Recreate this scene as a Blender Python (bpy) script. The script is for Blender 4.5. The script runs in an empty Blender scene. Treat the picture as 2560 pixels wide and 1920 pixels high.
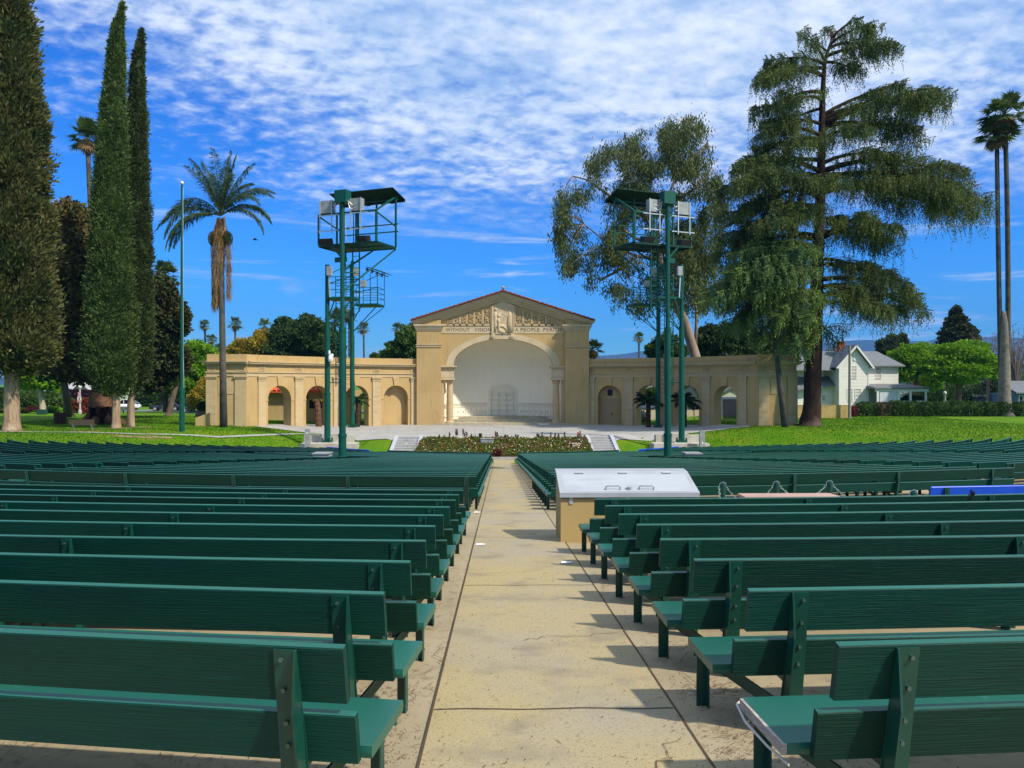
import bpy, math, random
import numpy as np
from mathutils import Vector, Matrix
R_ = math.radians
random.seed(7); rng = np.random.default_rng(7)
sc = bpy.context.scene
col = sc.collection

# ------------------------------------------------------------------ camera
F = 1923.0; PSI = math.atan(32/1923); EYE = 1.65
cam = bpy.data.objects.new('camera', bpy.data.cameras.new('camera'))
col.objects.link(cam)
cam.location = (0, 0, EYE); cam.rotation_euler = (math.pi/2, 0, -PSI)
cam.data.sensor_width = 36; cam.data.lens = F/2560*36
cam.data.clip_start = 0.05; cam.data.clip_end = 30000
sc.camera = cam
sc.view_settings.view_transform = 'Standard'; sc.view_settings.look = 'None'
sc.view_settings.exposure = 0.42; sc.view_settings.gamma = 1
sc.render.film_transparent = False
sc.cycles.max_bounces = 8; sc.cycles.transparent_max_bounces = 6
sc.cycles.diffuse_bounces = 6; sc.cycles.glossy_bounces = 2; sc.cycles.transmission_bounces = 3
sc.cycles.use_denoising = True
sc.cycles.caustics_reflective = False; sc.cycles.caustics_refractive = False
sc.cycles.sample_clamp_indirect = 4

# ------------------------------------------------------------------ sun + sky
SUN_EL = R_(46); SUN_AZ = R_(37)          # azimuth: angle behind the +x axis, towards the camera
to_sun = Vector((math.cos(SUN_EL)*math.cos(SUN_AZ), -math.cos(SUN_EL)*math.sin(SUN_AZ), math.sin(SUN_EL)))
sun = bpy.data.objects.new('sun', bpy.data.lights.new('sun', 'SUN')); col.objects.link(sun)
sun.data.energy = 4.0; sun.data.angle = R_(2.2); sun.data.color = (1, .93, .80)
sun.rotation_euler = to_sun.to_track_quat('Z', 'Y').to_euler()
sun.location = (30, -20, 60)

world = bpy.data.worlds.new('World'); sc.world = world; world.use_nodes = True
def world_nodes():
    nt = world.node_tree; N = nt.nodes; L = nt.links; N.clear()
    def n(t, **k):
        x = N.new(t)
        for a, b in k.items(): setattr(x, a, b)
        return x
    def mth(op, a, b=None, clamp=False):
        x = n('ShaderNodeMath', operation=op, use_clamp=clamp)
        for i, v in enumerate((a, b)):
            if v is None: continue
            if isinstance(v, (int, float)): x.inputs[i].default_value = v
            else: L.new(v, x.inputs[i])
        return x.outputs[0]
    def mrange(v, a, b, c=0., d=1., smooth=True):
        x = n('ShaderNodeMapRange', interpolation_type='SMOOTHSTEP' if smooth else 'LINEAR')
        L.new(v, x.inputs['Value'])
        for k, val in (('From Min', a), ('From Max', b), ('To Min', c), ('To Max', d)): x.inputs[k].default_value = val
        return x.outputs[0]
    def mix(f, a, b, blend='MIX'):
        x = n('ShaderNodeMix', data_type='RGBA', blend_type=blend)
        for i, v in ((0, f), (6, a), (7, b)):
            if isinstance(v, (int, float)): x.inputs[i].default_value = v
            elif isinstance(v, tuple): x.inputs[i].default_value = (*v, 1)
            else: L.new(v, x.inputs[i])
        return x.outputs[2]
    tc = n('ShaderNodeTexCoord'); sep = n('ShaderNodeSeparateXYZ'); L.new(tc.outputs['Generated'], sep.inputs[0])
    X, Y, Z = sep.outputs
    sky = n('ShaderNodeTexSky', sky_type='NISHITA', sun_disc=False)
    sky.sun_elevation = SUN_EL
    sky.sun_rotation = math.pi/2 + SUN_AZ
    sky.altitude = 300; sky.air_density = 1.0; sky.dust_density = 0.35; sky.ozone_density = 3.0
    hsv = n('ShaderNodeHueSaturation'); hsv.inputs['Saturation'].default_value = 1.30; hsv.inputs['Value'].default_value = 1.0
    hsv.inputs['Hue'].default_value = 0.505
    L.new(sky.outputs[0], hsv.inputs['Color'])
    tint = mix(mrange(Z, .0, .16), (.36, .78, 1.05), (.32, .95, 1.55))
    tint = mix(mrange(Z, .16, .45), tint, (.36, .90, 1.56))
    base = mix(1.0, hsv.outputs[0], tint, 'MULTIPLY')
    zc = mth('ADD', mth('MAXIMUM', Z, 0.0), 0.20)
    # a cloud sheet overhead: direction projected on to a flat layer
    u = mth('DIVIDE', X, zc); v = mth('DIVIDE', Y, zc)
    comb = n('ShaderNodeCombineXYZ'); L.new(u, comb.inputs[0]); L.new(v, comb.inputs[1])
    def noise(vec, scale, detail, rough, dist=0., w=None):
        x = n('ShaderNodeTexNoise', noise_dimensions='3D')
        L.new(vec, x.inputs['Vector'])
        x.inputs['Scale'].default_value = scale; x.inputs['Detail'].default_value = detail
        x.inputs['Roughness'].default_value = rough; x.inputs['Distortion'].default_value = dist
        return x.outputs[0]
    def mapping(vec, loc=(0,0,0), rot=(0,0,0), scl=(1,1,1)):
        x = n('ShaderNodeMapping'); L.new(vec, x.inputs[0])
        x.inputs['Location'].default_value = loc; x.inputs['Rotation'].default_value = rot; x.inputs['Scale'].default_value = scl
        return x.outputs[0]
    P = comb.outputs[0]
    big = noise(mapping(P, (3.1, 1.7, 0), (0, 0, .5), (1, .8, 1)), .95, 5, .55, .4)
    mid = noise(mapping(P, (7, 2, 0), (0, 0, .45), (1, 1.5, 1)), 2.8, 8, .60, .2)
    fine = noise(mapping(P, (1, 5, 0), (0, 0, -.5), (1, 1.2, 1)), 17.0, 5, .55, .15)
    # denser to the right and overhead, thin on the left, clear low down
    el = mrange(Z, .165, .27)
    right = mrange(mth('ADD', X, mth('MULTIPLY', Z, .85)), -.42, .42)
    cov = mth('ADD', mth('MULTIPLY', right, .36), mth('MULTIPLY', mrange(Z, .24, .46), .26))
    d = mth('ADD', mth('ADD', mth('MULTIPLY', big, .50), mth('MULTIPLY', mid, .36)), mth('MULTIPLY', fine, .62))
    d = mth('ADD', d, cov)
    dens = mrange(d, .83, 1.22)
    dens = mth('MULTIPLY', dens, el)
    # low thin streaks
    st = noise(mapping(tc.outputs['Generated'], (0, 2.3, .4), (0, .07, 0), (2.2, 2.2, 22)), 1.6, 6, .6, .6)
    stm = mth('MULTIPLY', mrange(st, .52, .70), mth('MULTIPLY', mrange(Z, .0, .05), mrange(Z, .29, .15)))
    low = mth('MULTIPLY', mrange(noise(mapping(tc.outputs['Generated'], (4, 1, 0), (0, 0, 0), (3, 3, 16)), 1.3, 5, .6), .42, .7), mrange(Z, .085, .02))
    a = mth('MAXIMUM', mth('MULTIPLY', dens, .95), mth('MAXIMUM', mth('MULTIPLY', stm, .85), mth('MULTIPLY', low, .55)))
    shade = mrange(mth('ADD', mth('MULTIPLY', mid, .7), mth('MULTIPLY', fine, .4)), .42, .72, 0, 1)
    white = mix(shade, (3.4, 5.0, 7.6), (8.0, 8.7, 9.4))
    out = mix(a, base, white)
    bg = n('ShaderNodeBackground'); L.new(out, bg.inputs[0]); bg.inputs[1].default_value = 0.092
    o = n('ShaderNodeOutputWorld'); L.new(bg.outputs[0], o.inputs[0])
world_nodes()

# ------------------------------------------------------------------ places
def at(px, py, Z):
    a = (px-1280)/F; b = (960-py)/F
    return Vector((Z*(math.sin(PSI)+a*math.cos(PSI)), Z*(math.cos(PSI)-a*math.sin(PSI)), EYE+Z*b))
CX, CY = .33, 70.0                  # the centre the seat rows curve round
def sm(a, b, x):
    t = min(1, max(0, (x-a)/(b-a))); return t*t*(3-2*t)
def lawn(x, y):
    z = -2.65 + .62*sm(14, 26, abs(x-.4))
    z -= .45*sm(88, 120, y)*(1 if x < 0 else .3)
    return z
def ground(x, y):
    dx, dy = x-CX, CY-y
    r = math.hypot(dx, dy); th = math.degrees(math.atan2(abs(dx), dy))
    cone = -.075*(70-max(r, 19))
    side = sm(51, 74, th)
    rs = 14 + 3.2*min(1, th/45)
    tin = min(1, max(0, (rs-r)/6)) if th < 100 else 1
    t = max(side, tin)
    z = cone + (lawn(x, y)-cone)*t
    if 55 < y < 63 and abs(x-.4) < 9.6:                 # the bank with the flower bed and steps
        k = 1-sm(8.9, 9.6, abs(x-.4)); b = max(-3.86, -2.68-.255*(62.9-y)-.09); z = z+(min(z, b)-z)*k
    return z
def on_ground(px, py):
    d = at(px, py, 1)-Vector((0, 0, EYE)); t = 3.
    while t < 400:
        p = Vector((0, 0, EYE))+d*t
        if p.z < ground(p.x, p.y): return Vector((p.x, p.y, ground(p.x, p.y)))
        t += .05
    return p

# ------------------------------------------------------------------ materials
MATS = {}
def mat(name, color, rough=.7, spec=.3, metal=0., noise=None, noise2=None, bump=None, transl=0., rnd=None, coord='Object', noise3=None, vary=0.):
    """noise=(scale, amount, (second colour)), bump=(scale, strength, stretch)"""
    if name in MATS: return MATS[name]
    m = bpy.data.materials.new(name); m.use_nodes = True; nt = m.node_tree; N = nt.nodes; L = nt.links
    b = N['Principled BSDF']; out = N['Material Output']
    b.inputs['Roughness'].default_value = rough; b.inputs['Metallic'].default_value = metal
    b.inputs['Specular IOR Level'].default_value = spec
    tc = N.new('ShaderNodeTexCoord')
    c = None
    def mixc(f, a, bb, blend='MIX'):
        x = N.new('ShaderNodeMix'); x.data_type = 'RGBA'; x.blend_type = blend
        for i, v in ((0, f), (6, a), (7, bb)):
            if isinstance(v, (int, float)): x.inputs[i].default_value = v
            elif isinstance(v, tuple): x.inputs[i].default_value = (*v[:3], 1)
            else: L.new(v, x.inputs[i])
        return x.outputs[2]
    c = tuple(color)
    def add_noise(c, nz):
        scale, lo, hi, second = nz[:4]; st = nz[4] if len(nz) > 4 else (1, 1, 1)
        mp = N.new('ShaderNodeMapping'); L.new(tc.outputs[coord], mp.inputs[0]); mp.inputs['Scale'].default_value = st
        t = N.new('ShaderNodeTexNoise'); L.new(mp.outputs[0], t.inputs['Vector']); t.inputs['Scale'].default_value = scale
        t.inputs['Detail'].default_value = 5; t.inputs['Roughness'].default_value = .6
        r = N.new('ShaderNodeMapRange'); r.interpolation_type = 'SMOOTHSTEP'; L.new(t.outputs[0], r.inputs['Value'])
        r.inputs['From Min'].default_value = lo; r.inputs['From Max'].default_value = hi
        return mixc(r.outputs[0], c, second)
    if rnd:
        at_ = N.new('ShaderNodeAttribute'); at_.attribute_name = 'rnd'
        c = mixc(at_.outputs['Fac'], c, rnd)
    if noise: c = add_noise(c, noise)
    if noise2: c = add_noise(c, noise2)
    if noise3: c = add_noise(c, noise3)
    if vary:                                             # no two pieces were painted alike
        oi = N.new('ShaderNodeObjectInfo'); hv = N.new('ShaderNodeHueSaturation')
        for sock, lo, hi in (('Value', 1-vary, 1+vary), ('Hue', .5-.03*vary, .5+.03*vary)):
            r = N.new('ShaderNodeMapRange'); L.new(oi.outputs['Random'], r.inputs['Value']); r.inputs['To Min'].default_value = lo; r.inputs['To Max'].default_value = hi; L.new(r.outputs[0], hv.inputs[sock])
        if isinstance(c, tuple): hv.inputs['Color'].default_value = (*c[:3], 1)
        else: L.new(c, hv.inputs['Color'])
        c = hv.outputs[0]
    if isinstance(c, tuple): b.inputs['Base Color'].default_value = (*c[:3], 1)
    else: L.new(c, b.inputs['Base Color'])
    if bump:
        mp = N.new('ShaderNodeMapping'); L.new(tc.outputs[coord], mp.inputs[0]); mp.inputs['Scale'].default_value = bump[2] if len(bump) > 2 else (1, 1, 1)
        t = N.new('ShaderNodeTexNoise'); L.new(mp.outputs[0], t.inputs['Vector']); t.inputs['Scale'].default_value = bump[0]
        t.inputs['Detail'].default_value = 6; t.inputs['Roughness'].default_value = .65
        bp = N.new('ShaderNodeBump'); bp.inputs['Strength'].default_value = bump[1]; bp.inputs['Distance'].default_value = bump[3] if len(bump) > 3 else .02
        L.new(t.outputs[0], bp.inputs['Height']); L.new(bp.outputs[0], b.inputs['Normal'])
    if transl:
        tr = N.new('ShaderNodeBsdfTranslucent'); mx = N.new('ShaderNodeMixShader'); mx.inputs[0].default_value = transl
        if isinstance(c, tuple): tr.inputs[0].default_value = (*c[:3], 1)
        else: L.new(c, tr.inputs[0])
        L.new(b.outputs[0], mx.inputs[1]); L.new(tr.outputs[0], mx.inputs[2]); L.new(mx.outputs[0], out.inputs[0])
    MATS[name] = m
    return m

# ------------------------------------------------------------------ mesh helpers
def tag(o, label=None, cat=None, group=None, kind=None):
    if label: o['label'] = label
    if cat: o['category'] = cat
    if group: o['group'] = group
    if kind: o['kind'] = kind
    return o
def empty(name, loc, rz=0):
    o = bpy.data.objects.new(name, None); col.objects.link(o)
    o.location = loc; o.rotation_euler = (0, 0, rz); o.empty_display_size = .2
    return o
def link(name, me, m, parent=None, loc=(0, 0, 0), rz=0):
    o = bpy.data.objects.new(name, me); col.objects.link(o)
    if m is not None and not me.materials: me.materials.append(m)
    o.location = loc; o.rotation_euler = (0, 0, rz)
    if parent: o.parent = parent
    return o
class MB:
    def __init__(s): s.v = []; s.f = []
    def quad(s, *p):
        i = len(s.v); s.v += [tuple(q) for q in p]; s.f.append(tuple(range(i, i+len(p)))); return s
    def box(s, x0, x1, y0, y1, z0, z1):
        return s.hexa([(x0,y0,z0),(x1,y0,z0),(x1,y1,z0),(x0,y1,z0),(x0,y0,z1),(x1,y0,z1),(x1,y1,z1),(x0,y1,z1)])
    def hexa(s, p):
        i = len(s.v); s.v += [tuple(q) for q in p]
        for q in ((0,3,2,1),(4,5,6,7),(0,1,5,4),(1,2,6,5),(2,3,7,6),(3,0,4,7)): s.f.append(tuple(i+k for k in q))
        return s
    def bar(s, a, b, w, h=None, up=(0, 0, 1)):
        """a square bar from a to b"""
        a = Vector(a); b = Vector(b); d = (b-a).normalized(); h = h or w
        u = Vector(up)
        if abs(d.dot(u)) > .98: u = Vector((0, 1, 0))
        x = d.cross(u).normalized()*(w/2); y = x.cross(d).normalized()*(h/2)
        return s.hexa([a-x-y, a+x-y, b+x-y, b-x-y, a-x+y, a+x+y, b+x+y, b-x+y])
    def tube(s, pts, rad, n=8, cap=True):
        pts = [Vector(p) for p in pts]
        if isinstance(rad, (int, float)): rad = [rad]*len(pts)
        i0 = len(s.v)
        for k, p in enumerate(pts):
            d = (pts[min(k+1, len(pts)-1)]-pts[max(k-1, 0)]).normalized()
            u = Vector((0, 0, 1)) if abs(d.z) < .9 else Vector((0, 1, 0))
            x = d.cross(u).normalized(); y = x.cross(d).normalized()
            for j in range(n):
                a = 2*math.pi*j/n
                s.v.append(tuple(p+(x*math.cos(a)+y*math.sin(a))*rad[k]))
        for k in range(len(pts)-1):
            for j in range(n):
                a = i0+k*n+j; b = i0+k*n+(j+1) % n
                s.f.append((a, a+n, b+n, b))
        if cap:
            s.f.append(tuple(i0+j for j in range(n))); s.f.append(tuple(i0+(len(pts)-1)*n+n-1-j for j in range(n)))
        return s
    def lathe(s, c, prof, n=16, cap=True):
        i0 = len(s.v); c = Vector(c)
        for r, z in prof:
            for j in range(n):
                a = 2*math.pi*j/n; s.v.append((c.x+r*math.cos(a), c.y+r*math.sin(a), c.z+z))
        for k in range(len(prof)-1):
            for j in range(n):
                a = i0+k*n+j; b = i0+k*n+(j+1) % n; s.f.append((a, b, b+n, a+n))
        if cap:
            s.f.append(tuple(i0+n-1-j for j in range(n))); s.f.append(tuple(i0+(len(prof)-1)*n+j for j in range(n)))
        return s
    def prism(s, poly, ax, lo, hi):
        """poly: 2d outline, extruded along axis ax ('x','y','z')"""
        def P(a, b, t): return {'x': (t, a, b), 'y': (a, t, b), 'z': (a, b, t)}[ax]
        i = len(s.v); n = len(poly)
        s.v += [P(a, b, lo) for a, b in poly]+[P(a, b, hi) for a, b in poly]
        s.f.append(tuple(i+k for k in range(n-1, -1, -1))); s.f.append(tuple(i+n+k for k in range(n)))
        for k in range(n): s.f.append((i+k, i+(k+1) % n, i+n+(k+1) % n, i+n+k))
        return s
    def grid(s, fn, us, vs):
        i0 = len(s.v); nv = len(vs)
        for u in us:
            for v in vs: s.v.append(tuple(fn(u, v)))
        for a in range(len(us)-1):
            for b in range(nv-1):
                k = i0+a*nv+b; s.f.append((k, k+nv, k+nv+1, k+1))
        return s
    def ball(s, c, r, n=10, m=6, sq=(1, 1, 1)):
        c = Vector(c)
        return s.grid(lambda u, v: (c.x+r*sq[0]*math.cos(u)*math.sin(v), c.y+r*sq[1]*math.sin(u)*math.sin(v), c.z+r*sq[2]*math.cos(v)),
                      [2*math.pi*k/n for k in range(n+1)], [math.pi*k/m for k in range(m+1)])
    def xf(s, fn):
        s.v = [tuple(fn(Vector(p))) for p in s.v]; return s
    def build(s, name, m, parent=None, origin=None, smooth=False, fix=True):
        """vertices are in world space; the object sits at origin, or at its parent's frame when that has no turn"""
        o0 = Vector(parent.location) if parent else Vector(origin if origin is not None else (0, 0, 0))
        if parent and parent.parent: o0 = o0+Vector(parent.parent.location)
        me = bpy.data.meshes.new(name)
        me.from_pydata([tuple(Vector(p)-o0) for p in s.v], [], s.f)
        if fix:
            import bmesh
            bm = bmesh.new(); bm.from_mesh(me); bmesh.ops.recalc_face_normals(bm, faces=bm.faces); bm.to_mesh(me); bm.free()
        me.update()
        if smooth: me.polygons.foreach_set('use_smooth', [True]*len(me.polygons))
        o = link(name, me, m, parent)
        if not parent: o.location = o0
        return o
def base_of(s):
    xs = [p[0] for p in s.v]; ys = [p[1] for p in s.v]; zs = [p[2] for p in s.v]
    return ((min(xs)+max(xs))/2, (min(ys)+max(ys))/2, min(zs))
def top(name, mb, m, label, cat, group=None, smooth=False, kind=None):
    o = mb.build(name, m, None, base_of(mb), smooth); return tag(o, label, cat, group, kind)

def leaves(name, P, A, B, m, parent=None, origin=(0, 0, 0), rnd=None, bend=None):
    """one mesh of leaf faces: P base points, A tip vectors, B half-width vectors (numpy n x 3, world)"""
    n = len(P); o0 = np.array(parent.location if parent else origin)
    if parent is not None and parent.parent: o0 = o0+np.array(parent.parent.location)
    P = P-o0
    V = np.empty((n, 4, 3), dtype=np.float32)
    V[:, 0] = P; V[:, 1] = P+A*.45+B; V[:, 2] = P+A; V[:, 3] = P+A*.45-B
    me = bpy.data.meshes.new(name)
    me.vertices.add(n*4); me.vertices.foreach_set('co', V.ravel())
    me.loops.add(n*4); me.loops.foreach_set('vertex_index', np.arange(n*4, dtype=np.int32))
    me.polygons.add(n); me.polygons.foreach_set('loop_start', np.arange(0, n*4, 4, dtype=np.int32))
    if rnd is None: rnd = rng.random(n)
    at_ = me.attributes.new('rnd', 'FLOAT', 'FACE'); at_.data.foreach_set('value', np.asarray(rnd, dtype=np.float32))
    me.update(calc_edges=True); me.validate()
    o = link(name, me, m, parent)
    if not parent: o.location = origin
    return o
def unit(a): return a/np.maximum(np.linalg.norm(a, axis=-1, keepdims=True), 1e-9)
def rdir(n): return unit(rng.normal(size=(n, 3)))
def side(A, w):
    """half-width vectors across A, random roll"""
    r = rdir(len(A)); return unit(np.cross(A, r))*np.asarray(w).reshape(-1, 1)
HAZE = 0.00009
# ------------------------------------------------------------------ ground
m_lawn = mat('lawn_grass', (.080, .205, .003), .9, .1, noise=(.35, .38, .66, (.15, .225, .008)), noise2=(7, .45, .75, (.055, .145, .003)), noise3=(.9, .60, .80, (.21, .20, .03)), bump=(30, .9, (1, 1, 1), .06))
m_earth = mat('dry_earth', (.30, .20, .11), .95, .1, noise=(1.5, .4, .7, (.40, .29, .17)), bump=(20, .5))
m_conc = mat('pale_concrete', (.37, .305, .195), .9, .15, noise=(.5, .35, .7, (.29, .235, .145)), noise2=(9, .52, .75, (.22, .17, .105)), bump=(60, .25, (1, 1, 1), .01))
m_terr = mat('terrace_concrete', (.39, .375, .34), .85, .15, noise=(.35, .35, .7, (.32, .305, .28)), noise2=(5, .5, .8, (.275, .26, .235)), bump=(40, .15, (1, 1, 1), .01))
m_aisle = mat('aisle_concrete', (.40, .32, .165), .9, .15, noise=(.6, .36, .66, (.345, .30, .215)), noise3=(1.7, .50, .74, (.25, .21, .145)), noise2=(70, .52, .66, (.26, .195, .10)), bump=(160, .5, (1, 1, 1), .006))
m_joint = mat('joint_dirt', (.10, .065, .04), .95, .1)
m_asph = mat('asphalt', (.16, .155, .15), .9, .2, noise=(3, .4, .7, (.20, .195, .19)))
m_kerb = mat('kerb_concrete', (.40, .38, .33), .85, .2, noise=(4, .4, .7, (.30, .28, .24)))

def strip(mb, back, front, nu, nv, off):
    """a sheet draped on the ground between two poly-lines"""
    def pl(P, t):
        L = [0]
        for a, b in zip(P, P[1:]): L.append(L[-1]+math.dist(a, b))
        d = t*L[-1]
        for i in range(len(P)-1):
            if d <= L[i+1] or i == len(P)-2:
                k = (d-L[i])/max(1e-6, L[i+1]-L[i]); return (P[i][0]+(P[i+1][0]-P[i][0])*k, P[i][1]+(P[i+1][1]-P[i][1])*k)
    def fn(u, v):
        a = pl(back, u); b = pl(front, u); x = a[0]+(b[0]-a[0])*v; y = a[1]+(b[1]-a[1])*v
        return (x, y, ground(x, y)+off)
    return mb.grid(fn, [i/nu for i in range(nu+1)], [j/nv for j in range(nv+1)])

def ground_sheet():
    xs = [-6000, -2500, -900, -400, -220, -140, -110]+[-90+.9*i for i in range(201)]+[110, 140, 220, 400, 900, 2500, 6000]
    ys = [-60, -25, -10]+[-4+.9*i for i in range(152)]+[150, 175, 210, 300, 600, 1400, 3000, 9000]
    X, Y = np.meshgrid(xs, ys, indexing='ij')
    Z = np.array([[ground(min(max(x, -200), 200), min(y, 200)) for y in ys] for x in xs])-.02
    nx, ny = len(xs), len(ys)
    V = np.stack([X, Y, Z], -1).reshape(-1, 3)
    Fc = [(i*ny+j, (i+1)*ny+j, (i+1)*ny+j+1, i*ny+j+1) for i in range(nx-1) for j in range(ny-1)]
    me = bpy.data.meshes.new('lawn'); me.from_pydata(V.tolist(), [], Fc); me.update()
    me.polygons.foreach_set('use_smooth', [True]*len(me.polygons))
    tag(link('lawn', me, m_lawn), kind='structure')
ground_sheet()

# the seating floor: a fan of concrete round the stage, and the aisle down its middle
mb = MB()
mb.grid(lambda r, t: (CX+r*math.sin(t), CY-r*math.cos(t), ground(CX+r*math.sin(t), CY-r*math.cos(t))+.03+ (0 if r>20 else 0)),
        [17.3, 17.8, 18.4, 18.9, 19, 19.5]+[20+1.0*i for i in range(56)], [R_(a) for a in np.linspace(-51, 51, 80)])
tag(mb.build('seating_floor', m_conc, smooth=True), kind='structure')
mb = MB()
mb.grid(lambda x, y: (CX+x, y, ground(CX+x, min(y, 55.6))+.042), [-.73, -.4, 0, .4, .73], list(np.arange(-3, 51.1, .6))+[51.2, 52, 53, 54, 55.6])
tag(mb.build('aisle', m_aisle, smooth=True), kind='structure')
mb = MB()                                                     # expansion joints
for x in (-.73, .73):
    mb.grid(lambda u, y: (CX+x+u, y, ground(CX+x, y)+.047), [-.006, .006], list(np.arange(-1, 51, .5)))
for y in (1.2, 4.62, 8.6, 12.9, 17.2, 22, 27, 32, 37, 42, 47):
    mb.grid(lambda x, u: (CX+x, y+u+.01*math.sin(9*x), ground(CX, y)+.047), list(np.linspace(-.72, .72, 9)), [-.0055, .0055])
tag(mb.build('aisle_joints', m_joint), kind='structure')
mb = MB()
mb.grid(lambda x, u: (CX+x, 55.6+u, -3.66 if u else -3.83), list(np.linspace(-2.6, 2.6, 12)), [0, .0])
mb.v = []; mb.f = []
mb.box(CX-3.2, CX+3.2, 55.6, 55.85, -4.1, -3.64)
tag(mb.build('bed_kerb', m_kerb), kind='structure')
mb = MB()                                                     # hairline cracks in the concrete
rc = random.Random(5)
for x0, y0, n_, ang in ((-.62, 4.3, 26, 1.45), (-.70, 6.4, 20, 1.7), (-.95, 5.2, 14, 1.2), (1.25, 4.9, 18, 1.5), (.2, 6.2, 12, .4), (-.4, 9.4, 16, .3), (.6, 3.4, 14, .8), (1.15, 8.3, 18, 1.6), (-.2, 13.5, 14, .5)):
    x, y = x0, y0
    for k in range(n_):
        a = ang+rc.uniform(-.9, .9); l = rc.uniform(.04, .10); x2, y2 = x+l*math.cos(a), y+l*math.sin(a); w = rc.uniform(.0015, .0035)
        nx, ny = -math.sin(a)*w, math.cos(a)*w
        mb.quad((x-nx, y-ny, ground(x, y)+.049), (x2-nx, y2-ny, ground(x2, y2)+.049), (x2+nx, y2+ny, ground(x2, y2)+.049), (x+nx, y+ny, ground(x, y)+.049)); x, y = x2, y2
tag(mb.build('aisle_cracks', m_joint), kind='structure')
# paved terrace before the stage
bl = [at(640, 1068, 71), at(760, 1065, 76.2), at(900, 1063, 79), at(1010, 1062, 81.2), at(1258, 1062, 83), at(1500, 1062, 82), at(1640, 1063, 79), at(1780, 1066, 75), at(1865, 1068, 71)]
fl = [at(640, 1071, 69), at(760, 1083, 66.5), at(868, 1085, 64.6), at(985, 1090, 62), at(1258, 1092, 62), at(1530, 1090, 62), at(1640, 1084, 64.5), at(1780, 1074, 67.5), at(1880, 1069, 69.2)]
mb = MB(); strip(mb, [p[:2] for p in bl], [p[:2] for p in fl], 90, 26, .03)
tag(mb.build('terrace', m_terr, smooth=True), kind='structure')
mb = MB(); strip(mb, [(-27.5, 59.2), (-22, 60.5), (-15.5, 66.3)], [(-27.5, 58.8), (-21.8, 60.1), (-15.2, 65.9)], 50, 2, .03)
strip(mb, [(-75, 57), (-45, 60), (-27.5, 59.2)], [(-75, 56.6), (-45, 59.6), (-27.5, 58.8)], 60, 2, .03)
strip(mb, [(-44, 104), (-27, 84)], [(-44, 103), (-26, 83)], 40, 2, .03)
tag(mb.build('footpath', m_terr, smooth=True), kind='structure')
mb = MB()
for i in range(9):                                             # joints between the terrace slabs
    x = -12+3*i
    mb.grid(lambda u, y: (.4+(x)*(.78+.22*(y-62)/19)+u, y, ground(x, y)+.036), [-.014, .014], list(np.linspace(62.2, 80.2, 14)))
for y in (66, 70.5, 75.5):
    mb.grid(lambda x, u: (.4+x, y+u, ground(x, y)+.036), list(np.linspace(-12.5, 12.5, 26)), [-.014, .014])
tag(mb.build('terrace_joints', mat('slab_joint', (.27, .26, .24), .9)), kind='structure')
# streets beyond
mb = MB(); strip(mb, [(-150, 128), (-70, 124), (-20, 126), (25, 128), (160, 132)], [(-150, 118), (-70, 115), (-20, 117), (25, 119), (160, 122)], 60, 3, .03)
tag(mb.build('road', m_asph, smooth=True), kind='structure')
mb = MB()
for a, b in (((-150, 128.2), (-20, 126.2)), ((-150, 117.8), (-20, 116.8)), ((-20, 126.2), (160, 132.2)), ((-20, 116.8), (160, 121.8))):
    za = ground(-60, a[1]); mb.bar((*a, za+.02), (*b, ground(b[0], b[1])+.02), .2, .3)
tag(mb.build('kerb', m_kerb), kind='structure')

# grass blades, clumps and bare patches
def grass():
    n = 120000
    x = rng.uniform(-46, 48, n); y = rng.uniform(40, 90, n)
    dx = x-CX; dy = CY-y; r = np.hypot(dx, dy); th = np.degrees(np.arctan2(np.abs(dx), dy))
    keep = ((th > 51.5)) & (np.abs(dx) > 6.2) | ((r < 17) & (np.abs(dx) > 11.5) & (y < 64))
    # not on paving
    poly = [p[:2] for p in bl]+[p[:2] for p in fl][::-1]
    ins = np.zeros(n, bool)
    for (x1, y1), (x2, y2) in zip(poly, poly[1:]+poly[:1]):
        c = ((y1 > y) != (y2 > y)) & (x < (x2-x1)*(y-y1)/(y2-y1+1e-9)+x1); ins ^= c
    keep &= ~ins & ~((r > 24.5) & (r < 29) & (y > 70) & (th < 175)) & ~((np.abs(x-.4) < 11) & (y > 61))
    x = x[keep]; y = y[keep]; n = len(x)
    z = np.array([ground(a, b) for a, b in zip(x, y)])-.03
    P = np.stack([x, y, z], 1)
    h = rng.uniform(.05, .12, n)
    A = np.stack([rng.normal(0, .04, n), rng.normal(0, .04, n), h], 1)
    B = np.stack([rng.uniform(.02, .05, n), rng.uniform(-.03, .03, n), np.zeros(n)], 1)
    o = leaves('grass', P, A, B, mat('grass_blades', (.085, .225, .004), .8, .15, rnd=(.165, .25, .008), noise=(.30, .38, .66, (.050, .15, .004)), noise3=(.9, .60, .80, (.22, .21, .035)), transl=.3))
    tag(o, 'short green lawn grass round the seating', kind='stuff')
grass()
def patch(cx, cy, rx, ry, n=22):
    mb = MB(); ph = random.random()*6
    pts = []
    for k in range(n):
        a = 2*math.pi*k/n; q = 1+.22*math.sin(3*a+ph)+.12*math.sin(7*a)
        pts.append((cx+rx*q*math.cos(a), cy+ry*q*math.sin(a)))
    mb.v = [(cx, cy, ground(cx, cy)+.012)]+[(x, y, ground(x, y)+.008) for x, y in pts]
    mb.f = [(0, 1+k, 1+(k+1) % n) for k in range(n)]
    tag(mb.build('bare_earth', m_earth), kind='structure')
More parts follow.
